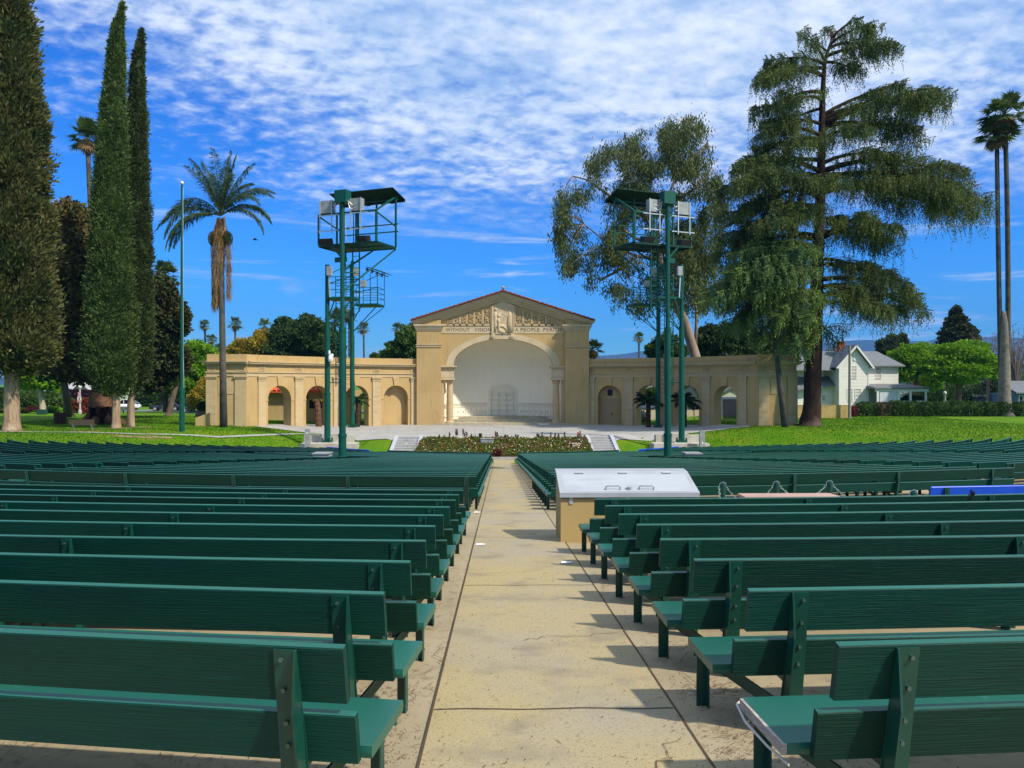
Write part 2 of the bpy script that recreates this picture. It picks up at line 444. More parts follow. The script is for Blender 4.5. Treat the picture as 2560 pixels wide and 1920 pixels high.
# ------------------------------------------------------------------ benches
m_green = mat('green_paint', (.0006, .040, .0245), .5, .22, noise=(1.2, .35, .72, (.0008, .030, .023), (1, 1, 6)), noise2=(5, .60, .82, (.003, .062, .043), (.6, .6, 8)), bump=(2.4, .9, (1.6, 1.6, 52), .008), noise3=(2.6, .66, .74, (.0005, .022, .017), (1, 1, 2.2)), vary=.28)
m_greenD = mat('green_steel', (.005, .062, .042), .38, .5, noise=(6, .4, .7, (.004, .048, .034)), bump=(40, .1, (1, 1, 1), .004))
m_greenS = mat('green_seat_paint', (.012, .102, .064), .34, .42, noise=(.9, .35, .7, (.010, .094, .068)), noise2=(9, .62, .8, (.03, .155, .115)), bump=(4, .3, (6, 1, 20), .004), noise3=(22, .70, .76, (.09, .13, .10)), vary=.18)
m_blue = mat('blue_paint', (.006, .085, .62), .4, .5, noise=(2, .4, .7, (.005, .065, .5)))
m_bolt = mat('bolt_steel', (.10, .16, .14), .35, .5, metal=.6)
LEAN = .19
def sweep(mb, path, nor, sec):
    """section (n, z) swept along a path of (x, y, z) with outward horizontal normals"""
    k = len(sec); i0 = len(mb.v)
    for p, n in zip(path, nor):
        for a, z in sec: mb.v.append((p[0]+n[0]*a, p[1]+n[1]*a, p[2]+z))
    for i in range(len(path)-1):
        for j in range(k):
            a = i0+i*k+j; b = i0+i*k+(j+1) % k; mb.f.append((a, b, b+k, a+k))
    mb.f.append(tuple(i0+j for j in range(k))[::-1]); mb.f.append(tuple(i0+(len(path)-1)*k+j for j in range(k)))
def board(z0, z1, n0, th):
    c = LEAN
    return [(n0+c*(z0-.35), z0), (n0+th+c*(z0-.35), z0), (n0+th+c*(z1-.35)-.001, z1-th*c-.006), (n0+th+c*(z1-.35)-.005, z1-th*c), (n0+.003+c*(z1-.35), z1), (n0+c*(z1-.35), z1-.003)]
SEAT = [(-.50, .322), (-.508, .345), (-.50, .372), (-.035, .372), (-.03, .345), (-.035, .322)]
APRON = [(-.47, .27), (-.455, .27), (-.455, .319), (-.47, .319)]
def post_mb():
    m = MB(); w = .095; t = .007
    def n(z): return .041+LEAN*(z-.35)
    zs = (-.12, .812)
    # plate against the boards
    m.hexa([(-w*.72, n(zs[0]), zs[0]), (w*.72, n(zs[0]), zs[0]), (w*.72, n(zs[0])+t, zs[0]), (-w*.72, n(zs[0])+t, zs[0]),
            (-w*.5, n(zs[1]), zs[1]), (w*.5, n(zs[1]), zs[1]), (w*.5, n(zs[1])+t, zs[1]), (-w*.5, n(zs[1])+t, zs[1])])
    # web, cut to a point at the top
    x0, x1 = -w*.5-.004, -w*.5+.006
    out = [(n(-.12)+t+.001, -.12), (n(-.12)+.085, -.12), (n(.57)+.085, .57), (n(.812)+t+.012, .812), (n(.812)+t+.001, .812)]
    m.prism(out, 'x', x0, x1)
    return m
def bolts_mb():
    m = MB()
    for z in (.40, .50, .64, .77):
        y = .048+LEAN*(z-.35); m.tube([(.016, y, z), (.016, y+.012, z)], .010, 6)
    return m
def leg_mb():
    m = MB(); m.box(-.032, .032, -.004, .004, -.1, .325); m.box(-.032, -.024, .004, .055, -.1, .325)
    return m
def brace_mb(dx):
    m = MB(); m.bar((0, .03, .10), (-dx, -.44, .29), .012, .07)
    m.box(-.02, .02, -.46, .02, .262, .315)
    return m
def raw_mesh(name, m, mt):
    me = bpy.data.meshes.new(name); me.from_pydata(m.v, [], m.f); 
    import bmesh
    bm = bmesh.new(); bm.from_mesh(me); bmesh.ops.recalc_face_normals(bm, faces=bm.faces); bm.to_mesh(me); bm.free()
    me.materials.append(mt); me.update(); return me
ME = {'leg': raw_mesh('leg', leg_mb(), m_greenD)}
def post_mesh(flip):
    a = post_mb(); k = len(a.f); b = bolts_mb(); i = len(a.v); a.v += b.v; a.f += [tuple(i+q for q in f) for f in b.f]
    if flip: a.v = [(-x, y, z) for x, y, z in a.v]
    me = raw_mesh('post', a, m_greenD); me.materials.append(m_bolt)
    for p in me.polygons[k:]: p.material_index = 1
    return me
for _s in (-1, 1): ME['brace', _s] = raw_mesh('brace', brace_mb(.17 if _s > 0 else -.36), m_greenD)
ME['brace', 0] = raw_mesh('brace', brace_mb(0), m_greenD)
ME['post', 1] = post_mesh(True); ME['post', -1] = post_mesh(False)

def lit_tops(o, m):
    """upward faces take the lighter seat green, sky sheen put into the colour"""
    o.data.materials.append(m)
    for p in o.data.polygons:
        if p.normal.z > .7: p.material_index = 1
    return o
def bench(path, label, cat='bench', group='', sideways=1, full=True, paint=None, first=.43, z=None, ends=(1, 1), bow=False):
    """path: points of the board line from the aisle end outwards; the stage side is to -normal"""
    P = [Vector((p[0], p[1], 0)) for p in path]
    L = [0]
    for a, b in zip(P, P[1:]): L.append(L[-1]+(b-a).length)
    def loc(d):
        for i in range(len(P)-1):
            if d <= L[i+1] or i == len(P)-2:
                t = (P[i+1]-P[i]).normalized(); return P[i]+t*(d-L[i]), t
    tot = L[-1]
    zg = z if z is not None else ground(*path[0][:2])+.03
    def pts(d0, d1):
        ds = [d0]+[l for l in L if d0+.2 < l < d1-.2]+[d1]
        out = []; nor = []
        for d in ds:
            p, t = loc(max(0, min(tot, d))); p2, t2 = loc(max(0, min(tot, d+.01)))
            tt = (t+t2).normalized()
            if d < 0: p = P[0]+t*d
            n = Vector((tt.y, -tt.x, 0))
            if n.y > 0: n = -n
            out.append((p.x, p.y, zg)); nor.append(n)
        return out, nor
    mid, _ = loc(tot/2)
    root_loc = Vector((mid.x, mid.y, zg))
    seat = MB(); sweep(seat, *pts(0, tot), SEAT); sweep(seat, *pts(.02, tot-.02), APRON)
    in1, in2 = (.035, .065) if sideways < 0 else (.09, .15)
    if sideways < 0: first = .30
    low = MB(); sweep(low, *pts(in1, tot-in1), board(.33, .545, 0, .038))
    up = MB(); sweep(up, *pts(in2, tot-in2), board(.59, .83, 0, .038))
    pos = []
    d = first
    while d < tot-.2: pos.append(d); d += 2.77
    if tot-pos[-1] > 1.2: pos.append(tot-first)
    def frames():
        for i, d in enumerate(pos):
            p, t = loc(d); ang = math.atan2(t.y, t.x)
            if sideways < 0: ang += math.pi
            yield i, p, ang
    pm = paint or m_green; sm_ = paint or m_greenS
    if full:
        r = tag(empty('park_bench', root_loc), label, cat, group)
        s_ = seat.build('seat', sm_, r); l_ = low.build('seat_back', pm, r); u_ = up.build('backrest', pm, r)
        lit_tops(l_, sm_); lit_tops(u_, sm_)
        for i, p, ang in frames():
            e = sideways if i == 0 else 0
            q = Vector((p.x, p.y, zg))-root_loc
            # the boards' rear faces the camera: local +y must be the outward normal
            po = link('post', ME['post', sideways], None, r, q, ang+math.pi)
            off = (.36 if e > 0 else .19)*e
            ca, sa = math.cos(ang), math.sin(ang)
            lq = q+Vector((-ca*off-sa*.455, -sa*off+ca*.455, 0))
            link('leg', ME['leg'], None, r, lq, ang+math.pi)
            link('brace', ME['brace', -e], None, r, q, ang+math.pi)
        return r
    a = MB()
    for part in (seat, low, up):
        k = len(a.v); a.v += part.v; a.f += [tuple(k+i for i in f) for f in part.f]
    for i, p, ang in frames():
        for me in (ME['post', sideways], ME['leg']):
            k = len(a.v); M = Matrix.Rotation(ang+math.pi, 3, 'Z'); o = Vector((p.x, p.y, zg))
            if me is ME['leg']: o = o+Vector((-math.sin(ang)*.455, math.cos(ang)*.455, 0))
            a.v += [tuple(M @ v.co+o) for v in me.vertices]; a.f += [tuple(k+i for i in f.vertices) for f in me.polygons]
    return tag(lit_tops(a.build('park_bench', pm, None, root_loc), sm_), label, cat, group)

ORD = ['first', 'second', 'third', 'fourth', 'fifth', 'sixth', 'seventh', 'eighth', 'ninth', 'tenth', 'eleventh', 'twelfth', 'thirteenth', 'fourteenth', 'fifteenth', 'sixteenth', 'seventeenth', 'eighteenth', 'nineteenth', 'twentieth', 'twenty-first', 'twenty-second', 'twenty-third', 'twenty-fourth', 'twenty-fifth', 'twenty-sixth', 'twenty-seventh', 'twenty-eighth', 'twenty-ninth', 'thirtieth', 'thirty-first', 'thirty-second', 'thirty-third', 'thirty-fourth', 'thirty-fifth']
def arc(r, a0, a1, sgn, step=2.77):
    n = max(2, round(r*R_(a1-a0)/step))
    return [(CX+sgn*r*math.sin(R_(a0+(a1-a0)*i/n)), CY-r*math.cos(R_(a0+(a1-a0)*i/n))) for i in range(n+1)]
def near_path(x0, y0, th0, kap, length, sgn):
    p = [(x0, y0)]; x, y = x0, y0; th = th0; n = round(length/1.385)
    for i in range(n):
        x += sgn*1.385*math.cos(R_(th)); y += 1.385*math.sin(R_(th)); p.append((x, y)); th += kap*1.385
    return p

jit = lambda s: random.uniform(-s, s)
for sgn, word in ((-1, 'left'), (1, 'right')):
    # upper block: a few rows round the camera, behind the cross walk
    nk = 10 if sgn < 0 else 8
    for k in range(nk):
        y = 3.12+(1.08 if sgn < 0 else 1.1)*k; jx, jy = (jit(.015), jit(.02)) if k else (0, 0)
        if sgn < 0:
            th0, kap = ((8.6, .15), (7.2, .3), (5.2, .7))[k] if k < 3 else (3.6, .75); x0 = -.525+jx
        else:
            th0, kap = ((3.6, .3), (2.6, .6), (1.4, .9))[k] if k < 3 else (.9, 1.0); x0 = 1.18+jx
        lab = f'green wooden bench {word} of the aisle, {ORD[k]} row from the front edge of the photo'
        if k == nk-1: lab = f'green wooden bench {word} of the aisle, row just behind the open cross walk'
        if k == 0 and sgn > 0: lab = 'nearest green bench on the right, its seat end bare splintered wood'
        if k == 0 and sgn < 0: lab = 'nearest green bench on the left, cut by the bottom edge'
        r_near = bench(near_path(x0, y+jy, th0, kap, 6 if k < 3 else 9 if k < 6 else 13, sgn), lab, group='benches of the upper block', sideways=sgn)
        if k == 0 and sgn > 0: first_right = r_near
    # lower blocks
    for j in range(35):
        r = 52-j
        a0 = math.degrees(math.asin(.79/r))
        if r >= 32: a1 = 12.5+.15*(r-39)
        else: a1 = 27.0 if r < 31 else 24.5+(33-r)*.8
        lab = f'green wooden bench {word} of the aisle, {ORD[j]} row below the cross walk'
        bench(arc(r+jit(.03), a0, a1, sgn), lab, group='benches of the lower middle blocks', sideways=sgn, full=j < 9)
    q = 0
    for r in range(50, 32, -1):
        b0 = 14.5+.18*(r-39); b1 = 27.0+.03*(r-39)
        bench(arc(r+jit(.04), b0, b1, sgn), f'green wooden bench between the two {word} side walks, {ORD[q]} row from the back', group='benches of the middle side blocks', sideways=sgn, full=r > 46)
        q += 1
    q = 0
    for r in range(44, 17, -1):
        b0 = 29.2+(.1*(22-r)*4 if r < 22 else 0); b1 = 44.9+.23*(r-18)
        if r == 18:
            bench(arc(18.4, 30.5, 45, sgn), f'bright blue bench at the front of the {word} outer block', group='blue benches', sideways=sgn, full=False, paint=m_blue)
        else:
            bench(arc(r+jit(.04), b0, b1, sgn), f'green wooden bench in the {word} outer block, {ORD[q]} row from its back', group='benches of the outer blocks', sideways=sgn, full=False)
        q += 1
# the blue bench across the walk on the right
bench(near_path(7.14, 12.98, 5.5, 1.0, 9, 1), 'bright blue bench standing in the cross walk by the chain posts', group='blue benches', sideways=1, paint=m_blue)
# bare timber end and peeling trim of the nearest right-hand bench
mb = MB(); mb.hexa([(1.163, 3.15, .121), (1.185, 3.15, .121), (1.156, 3.61, .121), (1.134, 3.61, .121), (1.163, 3.15, .167), (1.185, 3.15, .167), (1.156, 3.61, .167), (1.134, 3.61, .167)])
o = mb.build('bare_timber_end', mat('weathered_timber', (.42, .38, .33), .9, .2, noise=(14, .4, .7, (.22, .19, .16), (1, 1, 9)), bump=(20, .6, (1, 1, 6))), first_right)
mb = MB(); mb.tube([(1.19, 3.14, .085), (1.155, 3.3, .09), (1.125, 3.5, .105), (1.13, 3.64, .125), (1.15, 3.66, .13)], .006, 6)
mb.build('peeling_trim', mat('bare_trim', (.55, .50, .42), .5, .4), first_right)
# ------------------------------------------------------------------ the stage building
m_stucco = mat('tan_stucco', (.50, .345, .155), .92, .15, noise=(.5, .35, .7, (.45, .305, .132)), noise2=(1.6, .5, .75, (.395, .265, .115), (2.2, 2.2, .28)), bump=(40, .25, (1, 1, 1), .02))
m_stone = mat('cast_stone', (.52, .395, .225), .88, .2, noise=(1.1, .35, .7, (.44, .33, .185), (1, 1, 3)), noise2=(.6, .45, .75, (.54, .38, .19)), bump=(25, .2, (1, 1, 1), .015))
m_stoneL = mat('pale_cast_stone', (.57, .45, .28), .88, .2, noise=(.8, .35, .7, (.50, .385, .23)), bump=(25, .2, (1, 1, 1), .015))
m_white = mat('niche_plaster', (.86, .80, .65), .85, .2, noise=(.4, .35, .7, (.83, .765, .61)), noise2=(1.8, .5, .8, (.78, .715, .56), (2, 2, .3)))
m_letter = mat('letter_paint', (.11, .085, .06), .8, .2)
m_step = mat('step_stone', (.42, .37, .26), .9, .2, noise=(2, .4, .7, (.30, .26, .18)))
m_tile = mat('roof_tile', (.20, .052, .03), .8, .2, noise=(4, .35, .65, (.13, .035, .022)), noise2=(11, .5, .7, (.27, .10, .055)))
m_tile2 = mat('bright_roof_tile', (.62, .11, .03), .75, .3, noise=(3, .35, .65, (.50, .08, .025)), noise2=(9, .5, .7, (.66, .20, .09)))
m_dark = mat('dark_glass', (.012, .014, .017), .3, .25)
m_black = mat('black_metal', (.018, .018, .02), .5, .4)
B0 = -2.65; BX = .4; BY = 81.0
def W(x, d, h): return (BX+x, BY+d, B0+h)      # local: x across, d back from the front plane, h up
def bx(mb, x0, x1, d0, d1, h0, h1): return mb.box(BX+x0, BX+x1, BY+d0, BY+d1, B0+h0, B0+h1)

stage = tag(empty('stage_building', (BX, BY, B0)), 'tan stucco pavilion with pediment, red tile roof and big arched white stage', 'stage building')
A_IN, B_IN, A_OUT, B_OUT, SPR = 5.22, 2.82, 5.98, 3.36, 6.22
def arch_h(x, a, b): return SPR+b*math.sqrt(max(0, 1-(x/a)**2))
# front wall with the arch cut out
xs = sorted(set([-6.5, 6.5]+[A_OUT*math.sin(R_(t)) for t in range(-90, 91, 4)]))
def gable(x): return 13.35-abs(x)*.318
mb = MB()
for d in (0, .8):
    for x0, x1 in zip(xs, xs[1:]):
        lo0 = arch_h(x0, A_OUT, B_OUT) if abs(x0) <= A_OUT+1e-6 else 6.2
        lo1 = arch_h(x1, A_OUT, B_OUT) if abs(x1) <= A_OUT+1e-6 else 6.2
        mb.quad(W(x0, d, lo0), W(x1, d, lo1), W(x1, d, gable(x1)), W(x0, d, gable(x0)))
mb.build('front_wall', m_stucco, stage)
mb = MB()
for d in (-.06, 1.0):
    ts = [R_(t) for t in range(-90, 91, 4)]
    for t0, t1 in zip(ts, ts[1:]):
        i0 = (A_IN*math.sin(t0), SPR+B_IN*math.cos(t0)); i1 = (A_IN*math.sin(t1), SPR+B_IN*math.cos(t1))
        o0 = (A_OUT*math.sin(t0), SPR+B_OUT*math.cos(t0)); o1 = (A_OUT*math.sin(t1), SPR+B_OUT*math.cos(t1))
        if d < 0:
            mb.quad(W(i0[0], d, i0[1]), W(i1[0], d, i1[1]), W(o1[0], d, o1[1]), W(o0[0], d, o0[1]))
            mb.quad(W(o0[0], d, o0[1]), W(o1[0], d, o1[1]), W(o1[0], .02, o1[1]), W(o0[0], .02, o0[1]))
        else:
            mb.quad(W(i0[0], -.06, i0[1]), W(i1[0], -.06, i1[1]), W(i1[0], d, i1[1]), W(i0[0], d, i0[1]))
for t in range(-72, 73, 18):                                     # voussoir joints as tiny ribs
    s_, c_ = math.sin(R_(t)), math.cos(R_(t))
arch = mb.build('arch_ring', m_stoneL, stage)
for x in (-1.02, 1.02):
    z = SPR+B_IN+.25
    m2 = MB(); m2.tube([W(x, -.22, z), W(x, -.05, z)], [.28, .28], 18); m2.tube([W(x, -.25, z), W(x, -.22, z)], [.2, .22], 18)
    m2.tube([W(x, -.30, z), W(x, -.25, z)], [.08, .09], 12)
    m2.build('roundel', m_stoneL, arch)
# piers
for s in (-1, 1):
    mb = MB(); bx(mb, *sorted((s*6.5, s*9.02)), -.5, 1.2, -.6, 8.15); bx(mb, *sorted((s*6.5, s*9.02)), -.5, 1.2, 8.46, 9.86)
    bx(mb, *sorted((s*6.5, s*8.2)), -.4, 1.2, 10.53, 11.0)
    p = mb.build('pier', m_stucco, stage)
    mb = MB(); bx(mb, *sorted((s*6.45, s*9.08)), -.58, 1.25, 8.152, 8.458); bx(mb, *sorted((s*6.40, s*9.13)), -.64, 1.3, 8.37, 8.44)
    mb.build('pier_band', m_stone, p)
    mb = MB()
    for k, (e, a, b) in enumerate(((.06, 9.862, 10.02), (.14, 10.022, 10.2), (.22, 10.202, 10.36), (.30, 10.362, 10.52))):
        bx(mb, *sorted((s*(6.5-e), s*(9.02+e))), -.5-e, 1.2+e, a, b)
    mb.build('pier_cornice', m_stoneL, p)
# frieze band with the lettering
mb = MB(); bx(mb, -6.48, 6.48, -.05, .1, 9.62, 10.42)
band = mb.build('inscription_band', m_stoneL, stage)
def lettering(txt, x0, x1, zc, size, d, parent, m, name='lettering', rotz=0, loc=None):
    cu = bpy.data.curves.new(name, 'FONT'); cu.body = txt; cu.size = size; cu.extrude = .004; cu.space_character = 1.12; cu.space_word = 1.15
    o = bpy.data.objects.new(name, cu); col.objects.link(o)
    dg = bpy.context.evaluated_depsgraph_get(); me = bpy.data.meshes.new_from_object(o.evaluated_get(dg)); bpy.data.objects.remove(o)
    co = np.empty(len(me.vertices)*3, np.float32); me.vertices.foreach_get('co', co); co = co.reshape(-1, 3)
    mn, mx = co.min(0), co.max(0); sx = (x1-x0)/(mx[0]-mn[0])
    co[:, 0] = (co[:, 0]-mn[0])*sx; co[:, 1] -= (mn[1]+mx[1])/2
    out = np.stack([co[:, 0], -co[:, 2], co[:, 1]], 1)
    me.vertices.foreach_set('co', out.ravel()); me.update(); me.materials.clear()
    pl = Vector(loc) if loc else Vector(W(x0, d, zc))
    q = Vector(parent.location)
    if parent.parent: q += Vector(parent.parent.location)
    return link(name, me, m, parent, pl-q, rotz)
for _t, _a, _b in (('WITHOUT', -6.02, -3.52), ('VISION', -2.98, -1.27), ('A', 1.30, 1.58), ('PEOPLE', 1.86, 3.86), ('PERISH', 4.26, 6.14)):
    lettering(_t, _a, _b, 10.02, .52, -.058, band, m_letter)
# the carved field of the pediment
def raking(mb, dx0, dx1, d0, d1, h0, h1, m=.318, apex=0):
    """a sloping moulding each side of the gable; h measured down from the roof line 13.95 at the middle"""
    for s in (-1, 1):
        a0, a1 = (h0, h1)
        mb.hexa([W(0, d0, 13.95-a1), W(s*dx1, d0, 13.95-a1-dx1*m), W(s*dx1, d1, 13.95-a1-dx1*m), W(0, d1, 13.95-a1),
                 W(0, d0, 13.95-a0), W(s*dx1, d0, 13.95-a0-dx1*m), W(s*dx1, d1, 13.95-a0-dx1*m), W(0, d1, 13.95-a0)])
    return mb
mb = MB(); raking(mb, 0, 9.55, -.85, 8, 0, .20); raking(mb, 0, 9.38, -.68, 8, .202, .40); raking(mb, 0, 9.15, -.48, 1.1, .402, .58); raking(mb, 0, 8.9, -.3, 1.1, .582, .74)
raking(mb, 0, 7.3, -.16, .7, .742, .9)
mb.build('raking_cornice', m_stoneL, stage)
mb = MB()                                                         # barrel tiles laid down the slopes
for s in (-1, 1):
    for r in range(20):
        d = -.95+r*.42
        pts = [W(s*x, d, 13.99-x*.318+.05*((i % 2))) for i, x in enumerate(np.arange(0, 9.75, .24))]
        mb.tube(pts, .11, 6)
    mb.hexa([W(0, -.9, 13.955), W(s*9.62, -.9, 13.955-9.62*.318), W(s*9.62, 7.9, 13.955-9.62*.318), W(0, 7.9, 13.955), W(0, -.9, 14.0), W(s*9.62, -.9, 14.0-9.62*.318), W(s*9.62, 7.9, 14.0-9.62*.318), W(0, 7.9, 14.0)])
mb.tube([W(0, -.95, 14.08), W(0, 8, 14.08)], .16, 8)
mb.build('tile_roof', m_tile, stage)
mb = MB(); mb.lathe(W(0, -.7, 14.1), [(.12, 0), (.16, .06), (.07, .14), (.15, .24), (.15, .34), (.02, .44)], 10)
mb.build('finial', m_stone, stage)
# relief: panels of scrolling leaves either side, a tall figure panel in the middle
mb = MB(); cells = []
for s in (-1, 1):
    for i, (a, b) in enumerate(((1.34, 2.02), (2.24, 2.92), (3.12, 3.70), (3.92, 4.42), (4.62, 5.08), (5.26, 5.74))):
        top_ = 12.98-.318*b-.16
        cells.append((s*(a+b)/2, 10.62, (b-a)/2, top_))
        bx(mb, *sorted((s*(a-.10), s*a)), -.12, .05, 10.44, 13.0-.318*a-.1)
        bx(mb, *sorted((s*b, s*(b+.10))), -.12, .05, 10.44, 13.0-.318*(b+.1)-.1)
bx(mb, -6.4, -1.16, -.12, .05, 10.425, 10.60); bx(mb, 1.16, 6.4, -.12, .05, 10.425, 10.60)
fr = mb.build('relief_frames', m_stone, stage)
mb = MB()
rr = random.Random(4)
for cx, z0, hw, z1 in cells:
    H = z1-z0; mb = MB()
    if H < .15: continue
    for k in range(int(5+16*H)):
        x = cx+rr.uniform(-hw+.08, hw-.08); z = z0+rr.uniform(.08, max(.1, H-.08)); q = rr.uniform(.07, .16); a0 = rr.uniform(0, 6.3); sw = rr.uniform(3, 5.5)
        mb.tube([W(x+q*math.cos(a0+sw*t/7)*(1-.06*t), -.05-.05*math.sin(t), min(z1, max(z0, z+q*math.sin(a0+sw*t/7)*(1-.06*t)))) for t in range(8)], [.03, .04, .045, .045, .04, .035, .03, .02], 5)
    mb.build('leaf_relief', m_stone, fr)
mb = MB(); bx(mb, -1.14, 1.14, -.14, .05, 9.56, 12.55)
mb.prism([(-1.14, 12.55), (1.14, 12.55), (.0, 13.02)], 'y', BY-.14, BY+.05); mb.v[-6:] = [(BX+a, y, B0+z) for (a, y, z) in mb.v[-6:]]
bx(mb, -1.2, -1.08, -.20, -.1, 9.56, 12.5); bx(mb, 1.08, 1.2, -.20, -.1, 9.56, 12.5)
pan = mb.build('figure_panel', m_stoneL, stage)
mb = MB()
def limb(p, r):
    k = len(mb.v); mb.tube([W(x, 0, z) for x, z in p], r, 9)
    for i in range(k, len(mb.v)): q = mb.v[i]; mb.v[i] = (q[0], BY-.13+(q[1]-BY)*.5, q[2])
# a seated figure with a lyre, one standing in a long robe, one playing pipes
limb([(-.45, 11.25), (-.5, 10.9), (-.42, 10.45), (.1, 10.40), (.35, 10.0), (.3, 9.7)], [.12, .2, .24, .2, .15, .12])
limb([(-.5, 10.4), (-.35, 9.95), (.2, 9.7)], [.25, .25, .18]); limb([(-.4, 10.95), (-.1, 10.7), (.25, 10.85)], [.09, .07, .06])
limb([(.1, 10.7), (.05, 11.1), (.3, 11.45), (.45, 11.4)], .05); limb([(.42, 10.75), (.5, 11.1), (.45, 11.4)], .045)
limb([(.72, 12.0), (.7, 11.5), (.68, 10.8), (.7, 9.75)], [.13, .22, .24, .3]); limb([(.6, 11.6), (.3, 11.45), (-.1, 11.75)], [.09, .07, .05])
for q in (-.16, -.05, .06, .17): limb([(.7+q*.7, 11.2), (.7+q*1.3, 9.65)], .035)
limb([(-.78, 11.9), (-.8, 11.4), (-.8, 10.6), (-.85, 9.75)], [.1, .19, .16, .13]); limb([(-.75, 11.6), (-.45, 11.5), (-.2, 11.8)], [.09, .07, .06]); limb([(-.62, 12.05), (-.1, 11.95)], .035)
for x, z in ((-.42, 11.45), (.7, 12.25), (-.78, 12.15)): mb.ball(W(x, -.14, z), .17, 10, 7, (1, .6, 1.1))
mb.build('figure_relief', m_stoneL, pan, smooth=True)
# inner order: entablature blocks and columns
for s in (-1, 1):
    mb = MB(); bx(mb, *sorted((s*6.495, s*5.22)), .02, 1.3, 5.0, 5.95); bx(mb, *sorted((s*6.495, s*5.12)), -.05, 1.35, 4.72, 4.98)
    bx(mb, *sorted((s*6.495, s*5.05)), -.14, 1.4, 5.952, 6.08); bx(mb, *sorted((s*6.495, s*4.93)), -.24, 1.45, 6.082, 6.215)
    mb.build('impost', m_stoneL, stage)
    mb = MB(); mb.lathe(W(s*5.62, .55, .22), [(.47, 0), (.47, .1), (.43, .14), (.37, .2), (.365, 1.5), (.345, 3.0), (.315, 4.1), (.33, 4.16), (.39, 4.22), (.42, 4.3), (.42, 4.49)], 24)
    for hh in (1.45, 2.6, 3.5): pass
    mb.build('column', m_stone, stage, smooth=False)
    mb = MB(); bx(mb, *sorted((s*6.495, s*6.24)), .15, .9, .0, 4.72); mb.build('pilaster', m_stone, stage)
# white niche behind, half dome over a curved wall
ND = 4.3; NA = 6.35; NB = 3.3
mb = MB()
ph = [R_(a) for a in np.linspace(0, 180, 41)]
mb.grid(lambda t, h: W(NA*math.cos(t), 1.0+ND*math.sin(t), h), ph, [-.3, 1.9, 4, 6.2])
mb.grid(lambda t, e: W(NA*math.cos(t)*math.cos(e), 1.0+ND*math.sin(t)*math.cos(e), 6.2+(NB+.4)*math.sin(e)), ph, [R_(a) for a in np.linspace(0, 90, 14)])
niche = mb.build('niche', m_white, stage, smooth=True)
# wainscot of square panels with roundels
mb = MB(); ro = MB()
def nz(x): return 1.0+ND*math.sqrt(max(0, 1-(x/NA)**2))
def wall_box(mb, x0, x1, h0, h1, e):
    a = (x0, nz(x0)); b = (x1, nz(x1))
    mb.hexa([W(a[0], a[1]-e, h0), W(b[0], b[1]-e, h0), W(b[0], b[1]+.05, h0), W(a[0], a[1]+.05, h0), W(a[0], a[1]-e, h1), W(b[0], b[1]-e, h1), W(b[0], b[1]+.05, h1), W(a[0], a[1]+.05, h1)])
for s in (-1, 1):
    for i in range(8):
        x0 = s*(1.78+i*.58); x1 = s*(1.78+(i+1)*.58)
        wall_box(mb, x0, x1, 1.92, 2.02, .05); wall_box(mb, x0, x1, 2.08, 2.14, .06); wall_box(mb, x0, x1, .72, .80, .05); wall_box(mb, x0, x1, 1.74, 1.80, .04)
        wall_box(mb, x1-s*.04, x1+s*.04, .8, 1.74, .035)
        xm = (x0+x1)/2; ro.tube([W(xm, nz(xm)-.06, 1.25), W(xm, nz(xm)+.02, 1.25)], [.13, .15], 10)
        for q in range(6): wall_box(mb, x0+s*q*.097, x0+s*(q*.097+.05), 2.142, 2.19, .05)
        for q in (-.1, .1): ro.ball(W(xm+q, nz(xm)-.04, 1.25+q*.6), .05, 6, 4)
wn = mb.build('wainscot', mat('niche_relief', (.70, .64, .51), .85), niche); ro.build('roundel_relief', mat('niche_relief', (.70, .64, .51), .85), stage)
mb = MB(); D0 = nz(0)-.13
pts = [(-1.62, .75), (-1.62, 3.72)]+[(-1.62+3.24*k/12, 3.72+.44*math.sin(math.pi*k/12)) for k in range(1, 12)]+[(1.62, 3.72), (1.62, .75)]
inn = [(-1.36, .75), (-1.36, 3.55)]+[(-1.36+2.72*k/12, 3.55+.38*math.sin(math.pi*k/12)) for k in range(1, 12)]+[(1.36, 3.55), (1.36, .75)]
for a, b, c, d in zip(pts, pts[1:], inn[1:], inn):
    mb.hexa([W(a[0], D0-.12, a[1]), W(b[0], D0-.12, b[1]), W(b[0], D0+.3, b[1]), W(a[0], D0+.3, a[1]), W(d[0], D0-.12, d[1]), W(c[0], D0-.12, c[1]), W(c[0], D0+.3, c[1]), W(d[0], D0+.3, d[1])])
mdoor = mat('door_white', (.74, .68, .53), .7, .3)
mb.build('door_frame', mdoor, stage)
mb = MB(); mb.prism(inn, 'y', D0, D0+.06); mb.v = [(BX+x, BY+y, B0+z) for x, y, z in mb.v]
dr = mb.build('stage_door', mdoor, stage)
mb = MB()
for i in range(3):
    for j in range(5):
        x0 = -1.26+i*.86; h0 = .86+j*.56; h1 = h0+.46
        if j == 4: h1 = 3.38
        for a, b, c, d in ((x0, x0+.78, h0, h0+.05), (x0, x0+.78, h1-.05, h1), (x0, x0+.05, h0, h1), (x0+.73, x0+.78, h0, h1)): bx(mb, a, b, D0-.05, D0-.002, c, d)
mb.build('door_panels', mat('door_panel_edge', (.68, .62, .49), .8), dr)
